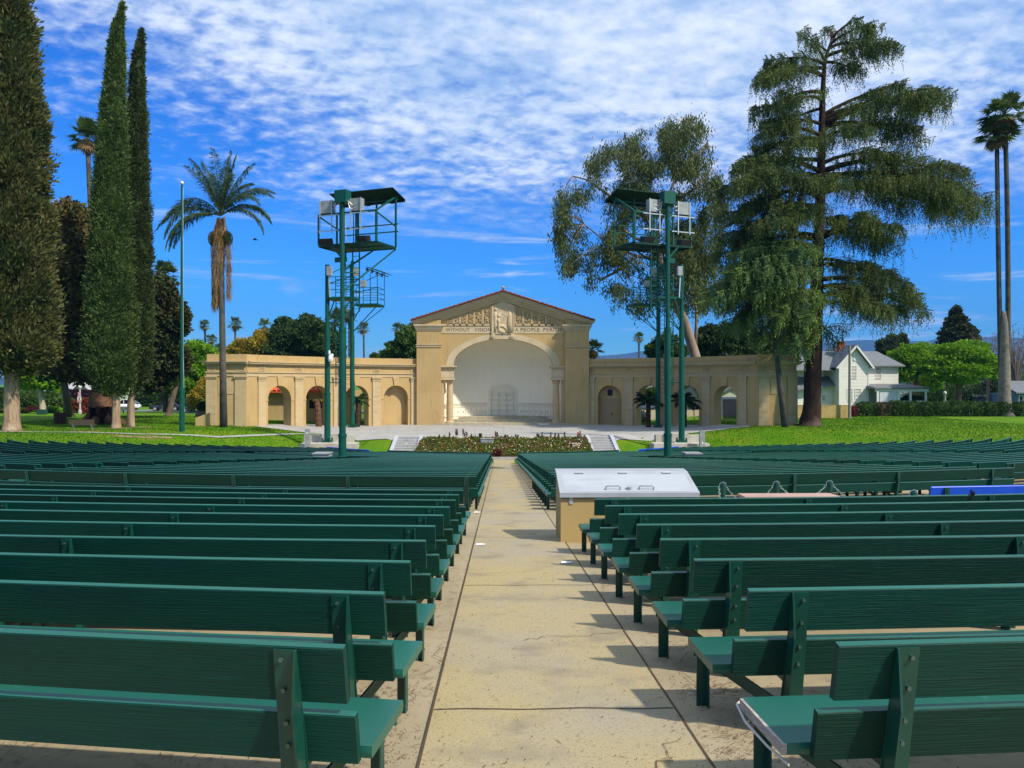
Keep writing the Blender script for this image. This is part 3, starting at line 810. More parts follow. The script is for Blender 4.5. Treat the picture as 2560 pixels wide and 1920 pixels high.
# floor and steps of the stage
mb = MB(); bx(mb, -7.0, 7.0, -1.1, 7.0, -.4, .22); bx(mb, -5.3, 5.3, 1.9, 7.0, .222, .48); bx(mb, -4.7, 4.7, 2.9, 7.0, .482, .74)
bx(mb, -7.6, 7.6, -1.55, -1.102, -.4, .09)
mb.build('stage_steps', m_step, stage)
mb = MB(); bx(mb, -6.4, -6.36, .3, .36, 1.0, 4.7); bx(mb, 6.36, 6.42, .3, .36, .3, 4.7); mb.build('drain_pipe', m_black, stage)
mb = MB(); bx(mb, -8.9, 8.9, 1.25, 8.0, 0, 9.0); mb = MB()
for s in (-1, 1): bx(mb, *sorted((s*6.9, s*8.9)), 1.21, 8.0, -.5, 10.4)
bx(mb, -6.9, 6.9, 7.2, 8.0, -.5, 10.4); mb.build('rear_walls', m_stucco, stage)
mb = MB(); mb.ball(W(3.9, -1.3, .12), .18, 8, 5, (1.5, 1, .5)); mb.ball(W(4.2, -1.35, .12), .13, 8, 5, (1.5, 1, .5)); mb.ball(W(4.55, -1.3, .12), .15, 8, 5, (1.6, 1, .5))
top('crumpled_sheet', mb, mat('white_cloth', (.7, .7, .68), .8), 'crumpled white plastic sheet lying at the right foot of the stage', 'plastic sheet', smooth=True)

# ------------------------------------------------------------------ the two curving arcades
AC = (.4, 56.5); AR = 26.15
def arc_pt(sgn, deg, d, h):
    a = R_(deg); r = AR+d
    return (AC[0]+sgn*r*math.sin(a), AC[1]+r*math.cos(a), B0+h)
DEG = 1/AR*57.29578
ARCHES = (25.2, 34.5, 43.8, 53.1)
HW = 1.3; AS = 2.85; TOPH = 6.95
def arcade(sgn):
    word = 'left' if sgn < 0 else 'right'
    lab = {-1: 'curved tan arcade of four arches left of the stage, in full sun', 1: 'curved tan arcade of four arches right of the stage, half in shade'}[sgn]
    root = tag(empty('arcade', arc_pt(sgn, 40, 0, 0)), lab, 'arcade', 'arcades beside the stage')
    P = lambda dg, d, h: arc_pt(sgn, dg, d, h)
    gr = lambda dg: min(0, 0)-.5
    mb = MB()
    degs = [20.0]
    for c in ARCHES:
        degs += [c+math.degrees(HW*math.sin(R_(t))/AR) for t in range(-90, 91, 10)]
    for a, b in zip((20.0,)+ARCHES, ARCHES+(61.4,)): degs += [(a+b)/2]
    degs = sorted(degs+[61.4])
    def lo(dg):
        for c in ARCHES:
            s_ = (dg-c)*AR/57.29578
            if abs(s_) <= HW+1e-6: return AS+math.sqrt(max(0, HW*HW-s_*s_)), True
        return -.6, False
    for d in (0, 1.25):
        for a, b in zip(degs, degs[1:]):
            m_ = (a+b)/2
            if lo(m_)[1]: la, lb = lo(a)[0], lo(b)[0]
            else: la = lb = -.6
            mb.quad(P(a, d, la), P(b, d, lb), P(b, d, 5.02), P(a, d, 5.02))
    wall = mb.build('arcade_wall', m_stucco, root)
    mb = MB()                                                     # reveals
    for c in ARCHES:
        t = [(-HW, -.6), (-HW, AS)]+[(-HW*math.cos(R_(k)), AS+HW*math.sin(R_(k))) for k in range(10, 171, 10)]+[(HW, AS), (HW, -.6)]
        for (s0, h0), (s1, h1) in zip(t, t[1:]):
            mb.quad(P(c+s0*DEG, 0, h0), P(c+s1*DEG, 0, h1), P(c+s1*DEG, 1.25, h1), P(c+s0*DEG, 1.25, h0))
    mb.build('arch_reveals', m_stucco, wall)
    def ring(mb, d0, d1, h0, h1, a0=20.0, a1=61.4, n=30):
        ds = np.linspace(a0, a1, n)
        for a, b in zip(ds, ds[1:]):
            mb.hexa([P(a, d0, h0), P(b, d0, h0), P(b, d1, h0), P(a, d1, h0), P(a, d0, h1), P(b, d0, h1), P(b, d1, h1), P(a, d1, h1)])
    E1 = 61.35
    mb = MB(); ring(mb, -.05, 1.3, 5.0, 5.32, 20, E1); ring(mb, -.14, 1.3, 5.322, 5.42, 20, E1); mb.build('architrave', m_stone, root)
    mb = MB(); ring(mb, -.03, 1.28, 5.422, 6.02, 20, E1); mb.build('frieze', m_stucco, root)
    mb = MB(); ring(mb, -.16, 1.3, 6.022, 6.12, 20, E1); ring(mb, -.34, 1.3, 6.122, 6.26, 20, E1); ring(mb, -.42, 1.3, 6.262, 6.36, 20, E1); mb.build('cornice', m_stone, root)
    mb = MB(); ring(mb, -.02, .9, 6.362, TOPH, 20, E1); mb.build('parapet', m_stucco, root)
    # pilasters, keystones, imposts
    for dg, w in ((20.9, .7), (29.85, .88), (39.15, .88), (48.45, .88), (57.6, .88)):
        mb = MB(); h = w/2*DEG
        def blk(e, d0, d1, h0, h1): mb.hexa([P(dg-h-e*DEG, d0, h0), P(dg+h+e*DEG, d0, h0), P(dg+h+e*DEG, d1, h0), P(dg-h-e*DEG, d1, h0), P(dg-h-e*DEG, d0, h1), P(dg+h+e*DEG, d0, h1), P(dg+h+e*DEG, d1, h1), P(dg-h-e*DEG, d1, h1)])
        blk(0, -.13, .06, -.6, 4.78); blk(.04, -.17, .06, 4.60, 4.68); blk(.07, -.2, .06, 4.782, 4.9); blk(.1, -.24, .06, 4.902, 4.995)
        pil = mb.build('pilaster', m_stone, root)
        mb = MB()                                                 # carved tablet above
        hh = .34*DEG
        for (a, b, c, e) in ((-1, 1, 5.46, 5.52), (-1, 1, 5.93, 5.99), (-1, -.82, 5.52, 5.93), (.82, 1, 5.52, 5.93)):
            mb.hexa([P(dg+a*hh, -.09, c), P(dg+b*hh, -.09, c), P(dg+b*hh, 0, c), P(dg+a*hh, 0, c), P(dg+a*hh, -.09, e), P(dg+b*hh, -.09, e), P(dg+b*hh, 0, e), P(dg+a*hh, 0, e)])
        for q in range(9):
            x = random.uniform(-.22, .22); z = 5.72+random.uniform(-.12, .12); r = random.uniform(.06, .12); a0 = random.uniform(0, 6)
            mb.tube([P(dg+(x+r*math.cos(a0+t*.7))*DEG, -.06, z+r*math.sin(a0+t*.7)) for t in range(6)], .025, 4)
        mb.build('carved_tablet', m_stone, pil)
    for c in ARCHES:
        mb = MB()
        mb.hexa([P(c-.2*DEG, -.12, AS+HW-.02), P(c+.2*DEG, -.12, AS+HW-.02), P(c+.2*DEG, .05, AS+HW-.02), P(c-.2*DEG, .05, AS+HW-.02), P(c-.34*DEG, -.12, 4.995), P(c+.34*DEG, -.12, 4.995), P(c+.34*DEG, .05, 4.995), P(c-.34*DEG, .05, 4.995)])
        mb.build('keystone', m_stucco, root)
        mb = MB()
        for s in (-1, 1):
            a, b = sorted((c+s*(HW-.03)*DEG, c+s*(HW+.42)*DEG))
            mb.hexa([P(a, -.05, 2.72), P(b, -.05, 2.72), P(b, .05, 2.72), P(a, .05, 2.72), P(a, -.05, 2.86), P(b, -.05, 2.86), P(b, .05, 2.86), P(a, .05, 2.86)])
            mb.hexa([P(c+s*HW*DEG, -.03, 2.72), P(c+s*(HW+.05)*DEG, -.03, 2.72), P(c+s*(HW+.05)*DEG, 1.22, 2.72), P(c+s*HW*DEG, 1.22, 2.72), P(c+s*(HW-.04)*DEG, -.03, 2.86), P(c+s*(HW+.05)*DEG, -.03, 2.86), P(c+s*(HW+.05)*DEG, 1.22, 2.86), P(c+s*(HW-.04)*DEG, 1.22, 2.86)])
        mb.build('impost', m_stucco, root)
    # end block: flat front, returns
    e = Vector(P(61.4, 0, 0)); x0 = e.x; y0 = e.y+.02
    def eb(mb, u0, u1, d0, d1, h0, h1):
        a, b = sorted((x0+sgn*u0, x0+sgn*u1)); mb.box(a, b, y0+d0, y0+d1, B0+h0, B0+h1)
    L = 3.5
    mb = MB(); eb(mb, .0, L, 0, 1.6, -.6, 4.998); eb(mb, -.2, L, 1.0, 1.6, -.6, 4.9)
    eb(mb, 0, L, -.02, 1.6, 5.424, 6.018); eb(mb, -.02, L, -.02, 1.6, 6.364, TOPH+.02)
    blk_ = mb.build('end_block', m_stucco, root)
    mb = MB(); eb(mb, -.03, L+.05, -.06, 1.66, 5.0, 5.32); eb(mb, -.05, L+.1, -.15, 1.7, 5.322, 5.422)
    eb(mb, -.1, L+.18, -.17, 1.75, 6.02, 6.12); eb(mb, -.15, L+.36, -.36, 1.95, 6.122, 6.26); eb(mb, -.15, L+.44, -.44, 2.0, 6.262, 6.362)
    mb.build('end_cornice', m_stone, blk_)
    for u0, u1 in ((.02, 1.0), (L-.82, L+.05)):
        mb = MB(); eb(mb, u0, u1, -.12, .05, -.6, 4.78); eb(mb, u0-.06, u1+.06, -.18, .05, 4.782, 4.9); eb(mb, u0-.1, u1+.1, -.23, .05, 4.902, 4.996)
        mb.build('end_pilaster', m_stone, blk_)
    mb = MB(); eb(mb, 1.12, 2.5, -.04, .05, 3.4, 4.75); pl_ = mb.build('name_tablet', m_stone, blk_)
    mb = MB()
    for u in (.5, L-.4):
        for q in range(8):
            x = x0+sgn*u+random.uniform(-.22, .22); z = B0+5.72+random.uniform(-.12, .12); r = random.uniform(.06, .12)
            mb.tube([(x+r*math.cos(t*.8), y0-.05, z+r*math.sin(t*.8)) for t in range(6)], .025, 4)
        for a, b, c, d in ((-.36, .36, 5.46, 5.52), (-.36, .36, 5.93, 5.99), (-.36, -.3, 5.52, 5.93), (.3, .36, 5.52, 5.93)): eb(mb, u+a, u+b, -.07, 0, c, d)
    mb.build('carved_tablet', m_stone, blk_)
    # blind bay nearest the stage
    mb = MB(); c = ARCHES[0]
    mb.quad(P(c-2*DEG, .9, -.6), P(c+2*DEG, .9, -.6), P(c+2*DEG, .9, 5), P(c-2*DEG, .9, 5))
    back = mb.build('bay_wall', m_stucco, root)
    if sgn > 0:
        mb = MB(); mb.hexa([P(c-1.25*DEG, .82, -.05), P(c+1.25*DEG, .82, -.05), P(c+1.25*DEG, .88, -.05), P(c-1.25*DEG, .88, -.05), P(c-1.25*DEG, .82, 2.8), P(c+1.25*DEG, .82, 2.8), P(c+1.25*DEG, .88, 2.8), P(c-1.25*DEG, .88, 2.8)])
        dd = mb.build('metal_door', mat('tan_door_paint', (.33, .225, .105), .6, .3), root)
        mb = MB(); a = Vector(P(c, .78, 1.15)); mb.box(a.x-.03, a.x+.03, a.y-.05, a.y+.0, a.z-.12, a.z+.12); mb.box(a.x, a.x+.16, a.y-.08, a.y-.04, a.z-.1, a.z-.06); mb.build('handle', m_black, dd)
        mb = MB(); a = Vector(P(c-.1, .80, 3.4)); mb.box(a.x-.4, a.x+.4, a.y-.03, a.y+.03, a.z-.32, a.z+.32); mb.build('vent', m_dark, root)
    # roofless walk behind: a back wall only where the photo shows one
    return root
arc_l = arcade(-1); arc_r = arcade(1)
# plaster rooms and tile roofs glimpsed through the left arches
mb = MB(); 
mb.box(-28.5, -15.7, 81, 81.3, B0-.3, B0+3.6); mb.box(-16.0, -15.7, 81.3, 88, B0-.3, B0+3.6); mb.box(-28.5, -28.2, 81.3, 88, B0-.3, B0+3.6)
cot = tag(empty('side_house', (-22, 84, B0)), 'tan plaster side building with bright red tile roof seen through the left arches', 'building')
mb.build('wall', m_stucco, cot)
mb = MB()
for i in range(24):
    x = -26.6+i*.47
    mb.tube([(x, 80.2+k*.42, B0+3.55+k*.22+(.05 if k % 2 else 0)) for k in range(12)], .2, 6)
mb.hexa([(-26.9, 80.2, B0+3.4), (-15.4, 80.2, B0+3.4), (-15.4, 85, B0+5.9), (-26.9, 85, B0+5.9), (-26.9, 80.2, B0+3.5), (-15.4, 80.2, B0+3.5), (-15.4, 85, B0+6.0), (-26.9, 85, B0+6.0)])
mb.build('tile_roof', m_tile2, cot)
w_ = MB(); w_.box(-19.9, -18.6, 80.95, 81.02, B0+1.75, B0+2.6); w_.build('window', m_dark, cot)
w_ = MB(); w_.box(-20.3, -20.05, 80.8, 81.0, B0+2.75, B0+3.05); w_.build('wall_lamp', m_black, cot)
# ------------------------------------------------------------------ steel lighting towers
m_tow = mat('tower_green', (.003, .075, .050), .45, .3, noise=(2, .4, .7, (.002, .058, .038)))
m_towShade = mat('shaded_tower_green', (.002, .035, .024), .6, .2)  # darker copy of the tower green: shade under roof and platform painted in
m_cab = mat('grey_cabinet', (.25, .26, .245), .5, .4, noise=(3, .4, .7, (.34, .36, .35)))
m_galv = mat('galvanised', (.50, .52, .53), .4, .5, metal=.5)
m_lens = mat('lamp_glass', (.05, .06, .07), .15, .6)
m_plinth = mat('plinth_concrete', (.48, .45, .38), .85, .2, noise=(1.2, .4, .7, (.38, .33, .24)), bump=(30, .2))
def frame_map(o, s, ang):
    ca, sa = math.cos(ang), math.sin(ang)
    return lambda p: Vector((o[0]+s*(p[0]*ca+p[1]*sa), o[1]-p[0]*sa+p[1]*ca, o[2]+p[2]))   # p = (across to the centre, towards the stage, up)
def big_tower(s, base, label):
    T = frame_map(base, -s, R_(22)) if s > 0 else frame_map(base, 1, R_(22))
    root = tag(empty('light_tower', base), label, 'light tower', 'steel lighting towers')
    G = lambda mb, name, m, par=root, sm=False: mb.xf(T).build(name, m, par, smooth=sm)
    mb = MB(); mb.tube([(0, 0, -.2), (0, 0, 1.85)], .20, 16); mb.tube([(0, 0, 1.85), (0, 0, 7.3)], .17, 16); mb.tube([(0, 0, 1.8), (0, 0, 1.95)], .225, 16); mb.tube([(0, 0, 7.3), (0, 0, 13.8)], .115, 14); mb.tube([(0, 0, 7.2), (0, 0, 7.4)], .19, 14)
    mb.tube([(0, 0, 4.6), (0, 0, 4.66)], .185, 14); G(mb, 'pole', m_tow)
    mb = MB(); mb.box(-.34, .34, -.22, .28, 13.72, 14.36); G(mb, 'junction_box', m_tow)
    f0, f1, l0, l1, d0, d1 = 11.62, 11.72, -1.62, 1.82, .25, 2.25
    mb = MB()
    for x in np.arange(l0+.03, l1, .11): mb.box(x, x+.03, d0, d1, f0+.04, f1-.01)
    for d in (d0, (d0+d1)/2, d1): mb.box(l0, l1, d-.03, d+.03, f0, f1)
    for x in (l0, -.1, l1): mb.box(x-.03, x+.03, d0+.031, d1-.031, f0-.01, f1+.02)
    mb.box(l0+.05, .2, .9, d1-.1, f0-.03, f0-.012)
    G(mb, 'platform', m_towShade)
    mb = MB()
    for x in (l0, -.5, .65, l1): mb.bar((x, d0, f1), (x, d0, f1+1.55), .075)
    mb.bar((l0, d0, f1+1.55), (l1, d0, f1+1.55), .09)
    for x in (-.2, .5): mb.bar((x, d0, f1), (x, d0, f1+1.5), .03)
    for x in (l0, -.5, .65, l1): mb.bar((x, d1, f1), (x, d1, f1+2.75), .08)
    for h in (.85, 1.25, 2.55): mb.bar((l0-.1, d1+.06, f1+h), (l1+.1, d1+.06, f1+h), .055)
    for x in (l0, l1):
        mb.bar((x, d0, f1+1.55), (x, d1, f1+2.70), .08); mb.bar((x, d0, f1+1.5), (x, d1, f1+1.1), .06)
    G(mb, 'railing', m_tow)
    mb = MB(); mb.hexa([(l0-.2, d1-.75, f1+2.95), (l1+.25, d1-.75, f1+2.95), (l1+.25, d1+.55, f1+2.62), (l0-.2, d1+.55, f1+2.62), (l0-.2, d1-.75, f1+2.99), (l1+.25, d1-.75, f1+2.99), (l1+.25, d1+.55, f1+2.66), (l0-.2, d1+.55, f1+2.66)])
    mb.box(l0-.2, l1+.25, d1+.5, d1+.56, f1+2.5, f1+2.61)
    roof = G(mb, 'roof', m_towShade)
    mb = MB()
    for x in (l0+.6, 0, .9, 1.5): mb.tube([(x, d1+.2, f1+2.62), (x, d1+.3, f1+2.42)], [.09, .13], 10)
    G(mb, 'spotlights', m_black)
    for x, w, h in ((l0+.55, .72, .70), (.72, .60, .68)):
        mb = MB(); mb.box(x-w/2, x+w/2, d0-.12, d0+.18, f1+1.60, f1+1.60+h-.05); cb = G(mb, 'cabinet', m_cab)
        mb = MB()
        for q in (x-w/2-.02, x+w/2-.02):
            mb.box(q-.02, q+.03, d0-.16, d0-.121, f1+.55, f1+1.60+h-.03)
        for z in (f1+.66, f1+1.46): mb.box(x-w/2-.35, x+w/2+.35, d0-.12, d0-.08, z, z+.05)
        G(mb, 'strut', m_galv, cb)
    mb = MB()
    for x0, z0, z1 in ((-.7, 13.6, 13.75), (-.7, 13.7, 13.55), (.42, 13.75, 13.7), (.42, 13.4, 13.5)):
        sgn_ = -1 if x0 < 0 else 1
        mb.tube([(sgn_*.3, 0, 13.9), (sgn_*.42, 0, (z0+z1)/2), (sgn_*.55, .1, z1-.1), (sgn_*.72, .15, z1)], .018, 6)
    mb.tube([(.1, .1, 13.2), (.1, .12, 12.2), (.15, .2, 11.75), (.5, .3, 11.7)], .02, 6)
    G(mb, 'cable', m_galv)
    mb = MB()
    for a, b in (((0, 0, 9.3), (l0+.35, d1, f0)), ((0, 0, 9.2), (l1, d1, f0)), ((0, 0, 10.9), (-.8, d0, f0)), ((0, .1, 10.3), (.4, d1, f0))): mb.bar(a, b, .075)
    mb.box(-.55, .15, .12, .2, 10.75, 11.0)
    G(mb, 'brace', m_tow)
    mb = MB()                                                     # ladder behind the pole
    for x in (.32, .72): mb.bar((x, .45, 8.2), (x, .45, 11.6), .05)
    for k in range(11): mb.bar((.32, .45, 8.35+k*.3), (.72, .45, 8.35+k*.3), .025)
    for z in (8.5, 10.2): mb.bar((0, 0, z), (.5, .45, z), .05)
    G(mb, 'ladder', m_tow)
    for x, t in ((l0+.3, -.5), (.95, .5)):
        mb = MB(); c = Vector((x, d0+.2, f1+.1)); 
        mb.hexa([(x-.28, d0, f1), (x+.28, d0+.1, f1), (x+.28, d0+.5, f1+.1), (x-.28, d0+.4, f1+.1), (x-.28, d0-.12, f1+.3), (x+.28, d0-.02, f1+.3), (x+.28, d0+.4, f1+.4), (x-.28, d0+.3, f1+.4)])
        G(mb, 'floodlight', m_black)
    return root
pz = lambda x, y: ground(x, y)+.03
big_tower(-1, (-8.0, 39.4, pz(-8, 39.4)), 'tall green steel light tower rising from the benches left of the aisle')
big_tower(1, (8.66, 39.4, pz(8.66, 39.4)), 'tall green steel light tower rising from the benches right of the aisle')

def small_tower(s, base, label, kind):
    T = frame_map(base, -s if s > 0 else 1, R_(10))
    root = tag(empty('light_tower', base), label, 'light tower', 'steel lighting towers')
    G = lambda mb, name, m, par=root: mb.xf(T).build(name, m, par)
    if kind == 'near':
        ht, f, l0, l1, d0, d1 = 13.8, 11.1, .15, 2.1, -.3, 1.3
    else:
        ht, f, l0, l1, d0, d1 = 16.3, 11.9, .6, 2.8, -.6, 1.4
    mb = MB(); mb.tube([(0, 0, -.2), (0, 0, 3.7)], .24, 14); mb.tube([(0, 0, 3.7), (0, 0, 9.0)], .21, 14); mb.tube([(0, 0, 9), (0, 0, ht)], .17, 14)
    mb.tube([(0, 0, 3.65), (0, 0, 3.8)], .26, 14); mb.box(-.34, .34, -.34, .34, -.1, .09)
    for x in (-.27, .27):
        for y in (-.27, .27): mb.tube([(x, y, .09), (x, y, .3)], .07, 8)
    G(mb, 'pole', m_tow)
    mb = MB(); mb.box(l0-.15, l1, d0, d1, f, f+.16); mb.box(l0-.1, l1-.1, d0+.1, d1-.1, f-.06, f-.002); G(mb, 'platform', m_tow)
    mb = MB(); 
    for x in np.linspace(l0, l1, 4):
        mb.bar((x, d0, f+.16), (x, d0, f+1.7), .05); mb.bar((x, d1, f+.16), (x, d1, f+(3.4 if kind == 'far' else 1.7)), .05)
    for z in (.7, 1.2, 1.7):
        mb.bar((l0, d0, f+z), (l1, d0, f+z), .05); mb.bar((l0, d1, f+z), (l1, d1, f+z), .05); mb.bar((l1, d0, f+z), (l1, d1, f+z), .05)
    mb.bar((0, 0, f+1.9), (l1, d1, f+(3.4 if kind == 'far' else 3.2)), .06); mb.bar((0, 0, f+1.2), (l1, d0, f+1.7), .05)
    G(mb, 'railing', m_tow)
    mb = MB()
    for a, b in (((0, 0, f-2.6), (l1, d0, f)), ((0, 0, f-2.6), (l1, d1, f)), ((0, 0, f-1.6), (l0+.6, d0, f))): mb.bar(a, b, .07)
    G(mb, 'brace', m_tow)
    if kind == 'far':
        mb = MB(); mb.hexa([(l0+1.0, d0, f+3.75), (l1+.7, d0, f+3.1), (l1+.7, d1+.3, f+3.1), (l0+1.0, d1+.3, f+3.75), (l0+1.0, d0, f+3.8), (l1+.7, d0, f+3.15), (l1+.7, d1+.3, f+3.15), (l0+1.0, d1+.3, f+3.8)])
        for q in range(4): mb.bar((l0+1+q*.5, d0, f+3.6-q*.2), (l0+1+q*.5, d1+.2, f+3.6-q*.2), .07)
        rf = G(mb, 'roof', m_tow)
        mb = MB()
        for q in range(4): mb.tube([(l0+1.1+q*.5, d0+.3, f+3.62-q*.2), (l0+1.0+q*.5, d0+.2, f+3.36-q*.2)], [.08, .14], 8)
        G(mb, 'spotlights', m_black)
        mb = MB(); mb.box(.25, .8, -.5, -.2, f+2.9, f+3.7); mb.box(l0+.5, l0+1.0, d0-.1, d0+.25, f+1.8, f+2.4); G(mb, 'cabinet', m_cab)
    else:
        mb = MB(); mb.box(.12, .5, -.5, -.2, ht-.9, ht-.2); G(mb, 'cabinet', m_cab)
        mb = MB(); mb.bar((.2, -.3, ht-.2), (.35, -.35, ht-2.6), .08); G(mb, 'cable', m_galv)
    mb = MB(); lx = (.62, 1.02) if kind == 'near' else (-.75, -.3)
    for x in lx: mb.bar((x, .2, 4.3 if kind == 'near' else 3.2), (x, .2, f+(0 if kind == 'near' else 4.2)), .06)
    k = 4.5 if kind == 'near' else 3.4
    while k < f-.2+(0 if kind == 'near' else 4): mb.bar((lx[0], .2, k), (lx[1], .2, k), .035); k += .42
    for z in (4.6, 8.0): mb.bar((0, 0, z), (lx[1], .2, z), .07)
    G(mb, 'ladder', m_tow)
    return root
for s, w in ((-1, 'left'), (1, 'right')):
    x = -13.35 if s < 0 else 14.25
    c = at(818.5 if s < 0 else 1704, 1104, 60.0)
    pl = tag(empty('tower_plinth', (c.x, c.y, ground(c.x, c.y))), f'stepped concrete plinth carrying the {w} tower at the edge of the lawn', 'plinth', 'concrete tower plinths')
    mb = MB(); mb.box(c.x-2.0, c.x+2.3, c.y-.9, c.y+.7, c.z-1.6, c.z-.1); mb.box(c.x-2.05 if s < 0 else c.x-2.3, c.x+2.4 if s < 0 else c.x+2.05, c.y-.95, c.y+.5, c.z-1.8, c.z-.35)
    mb.v = []; mb.f = []
    sx = -s
    def qb(x0, x1, *r): mb.box(*(sorted((c.x+sx*x0, c.x+sx*x1))), *r)
    qb(-1.95, 2.35, c.y-.95, c.y+.75, c.z-1.8, c.z-.10); qb(-2.0, 1.85, c.y+.752, c.y+1.5, c.z-1.6, c.z+.45); qb(-.75, .75, c.y+.75, c.y+1.45, c.z+.452, c.z+.56)
    mb.build('plinth_block', m_plinth, pl)
    mb = MB(); qb(-.65, .65, c.y-.5, c.y+.5, c.z-.098, c.z-.04); mb.build('grout_pad', m_plinth, pl)
    small_tower(s, (c.x, c.y, c.z), f'green steel light tower standing on the {w} concrete plinth', 'near')
    d = at(881 if s < 0 else 1645, 1068, 75.5)
    mb = MB(); mb.box(d.x-.9, d.x+.9, d.y-.7, d.y+.7, d.z-1, d.z-.1)
    top('tower_pad', mb, m_plinth, f'low concrete pad under the far {w} tower by the arcade', 'pad', 'concrete tower pads')
    small_tower(s, (d.x, d.y, d.z), f'green steel light tower standing close before the {w} arcade', 'far')
    # metal pedestal beside the plinth
    e = at(769 if s < 0 else 1755, 1106 if s < 0 else 1110, 58.6)
    r = tag(empty('service_pedestal', (e.x, e.y, e.z)), f'slim grey metal service pedestal on the {w} concrete plinth', 'pedestal', 'grey service pedestals')
    mb = MB(); mb.box(e.x-.19, e.x+.19, e.y-.15, e.y+.15, e.z-.4, e.z+.95); mb.box(e.x-.17, e.x+.17, e.y-.13, e.y+.13, e.z+.95, e.z+1.02); mb.build('cabinet', m_cab, r)
    mb = MB(); mb.box(e.x-.05, e.x+.05, e.y-.17, e.y-.152, e.z+.68, e.z+.8) if s < 0 else mb.box(e.x-.05, e.x+.05, e.y-.17, e.y-.152, e.z+.02, e.z+.16); mb.build('warning_plate', mat('white_paint', (.75, .75, .73), .5), r)
    # box among the benches beside the near tower
    g = at(806 if s < 0 else 1731, 1150, 38.2); zz = EYE-(1134-960)*38.2/F
    r = tag(empty('control_box', (g.x, g.y, ground(g.x, g.y))), f'grey metal control box beside the foot of the {w} near tower', 'control box', 'grey control boxes')
    mb = MB(); mb.box(g.x-.38, g.x+.38, g.y-.4, g.y+.5, ground(g.x, g.y), zz)
    mb.build('body', m_cab, r)
    mb = MB(); mb.box(g.x-.42, g.x+.42, g.y-.45, g.y+.55, zz+.002, zz+.05); mb.build('lid', m_cab, r)
    if s > 0:
        mb = MB(); mb.box(g.x+.08, g.x+.24, g.y-.415, g.y-.402, zz-.3, zz-.12); mb.build('notice', mat('white_paint', (.75, .75, .73)), r)
# a white bag caught on the ladder of the left tower
c = at(826, 897, 59.6); mb = MB(); mb.ball(c, .24, 9, 6, (.8, .6, 1.3)); mb.ball(c+Vector((-.08, 0, .45)), .14, 8, 5, (.7, .6, 1.6)); mb.ball(c+Vector((.12, 0, .25)), .13, 8, 5, (1, .6, 1.2))
top('plastic_bag', mb, mat('white_cloth', (.7, .7, .68), .8), 'white plastic bag caught on the ladder of the left plinth tower', 'bag', smooth=True)

# flag pole
p = on_ground(455, 1078); hh = (960-462)*(p.y*math.cos(PSI)+p.x*math.sin(PSI))/F+EYE
r = tag(empty('flagpole', p), 'tall thin green flagpole with a ball on top, on the left lawn', 'flagpole')
mb = MB(); mb.tube([(p.x, p.y, p.z-.2), (p.x, p.y, p.z+3.4), (p.x, p.y, p.z+3.42), (p.x, p.y, hh)], [.21, .20, .15, .075], 14); mb.build('pole', m_tow, r, smooth=False)
mb = MB(); mb.ball((p.x, p.y, hh+.15), .14, 12, 8); mb.build('ball', mat('pale_ball', (.75, .7, .55), .3, .5), r, smooth=True)
mb = MB(); mb.tube([(p.x+.2, p.y, p.z+1.5), (p.x+.12, p.y-.05, p.z+6), (p.x+.08, p.y, hh-.2)], .012, 5); mb.build('rope', mat('white_paint', (.75, .75, .73)), r)
# bird against the sky
b = at(637, 599, 90); mb = MB(); mb.ball(b, .12, 8, 5, (2.2, .8, .7)); mb.prism([(-.1, -.05), (.25, -.03), (.15, .03)], 'z', -.01, .01); n0 = len(mb.v)
for k in range(n0-6, n0): mb.v[k] = (b.x+mb.v[k][0]*1.5, b.y+mb.v[k][1]*2, b.z+mb.v[k][2])
for q in (-1, 1): mb.hexa([(b.x-.1, b.y, b.z), (b.x+.12, b.y, b.z), (b.x+.3, b.y+q*.6, b.z+.03), (b.x+.05, b.y+q*.65, b.z+.03), (b.x-.1, b.y, b.z+.03), (b.x+.12, b.y, b.z+.03), (b.x+.3, b.y+q*.6, b.z+.05), (b.x+.05, b.y+q*.65, b.z+.05)])
top('bird', mb, m_black, 'small dark bird gliding in the blue sky left of the towers', 'bird')
# ------------------------------------------------------------------ things round the seating
# stairs either side of the flower bed
m_stair = mat('stair_concrete', (.36, .355, .34), .8, .2, noise=(1.5, .4, .7, (.30, .295, .28)))
m_cheek = mat('stair_wall', (.40, .415, .44), .7, .3, noise=(2, .4, .7, (.44, .46, .48)))
for s, w in ((-1, 'left'), (1, 'right')):
    c = at(1024 if s < 0 else 1498, 1093, 62.2); x = c.x
    r = tag(empty('stairs', (x, 60, -3.8)), f'short flight of concrete steps at the {w} end of the flower bed', 'stairs', 'steps up to the terrace')
    mb = MB()
    for k in range(8):
        mb.box(x-.84, x+.84, 62.4-.62*(k+1), 62.4-.62*k if k else 62.9, -4.2, -2.61-.158*k)
    mb.build('steps', m_stair, r)
    for q in (-1, 1):
        mb = MB(); a, b = sorted((x+q*.842, x+q*1.12))
        mb.prism([(62.9, -4.2), (57.4, -4.2), (57.4, -3.72), (61.9, -2.50), (62.9, -2.50)], 'x', a, b); mb.build('cheek_wall', m_cheek, r)
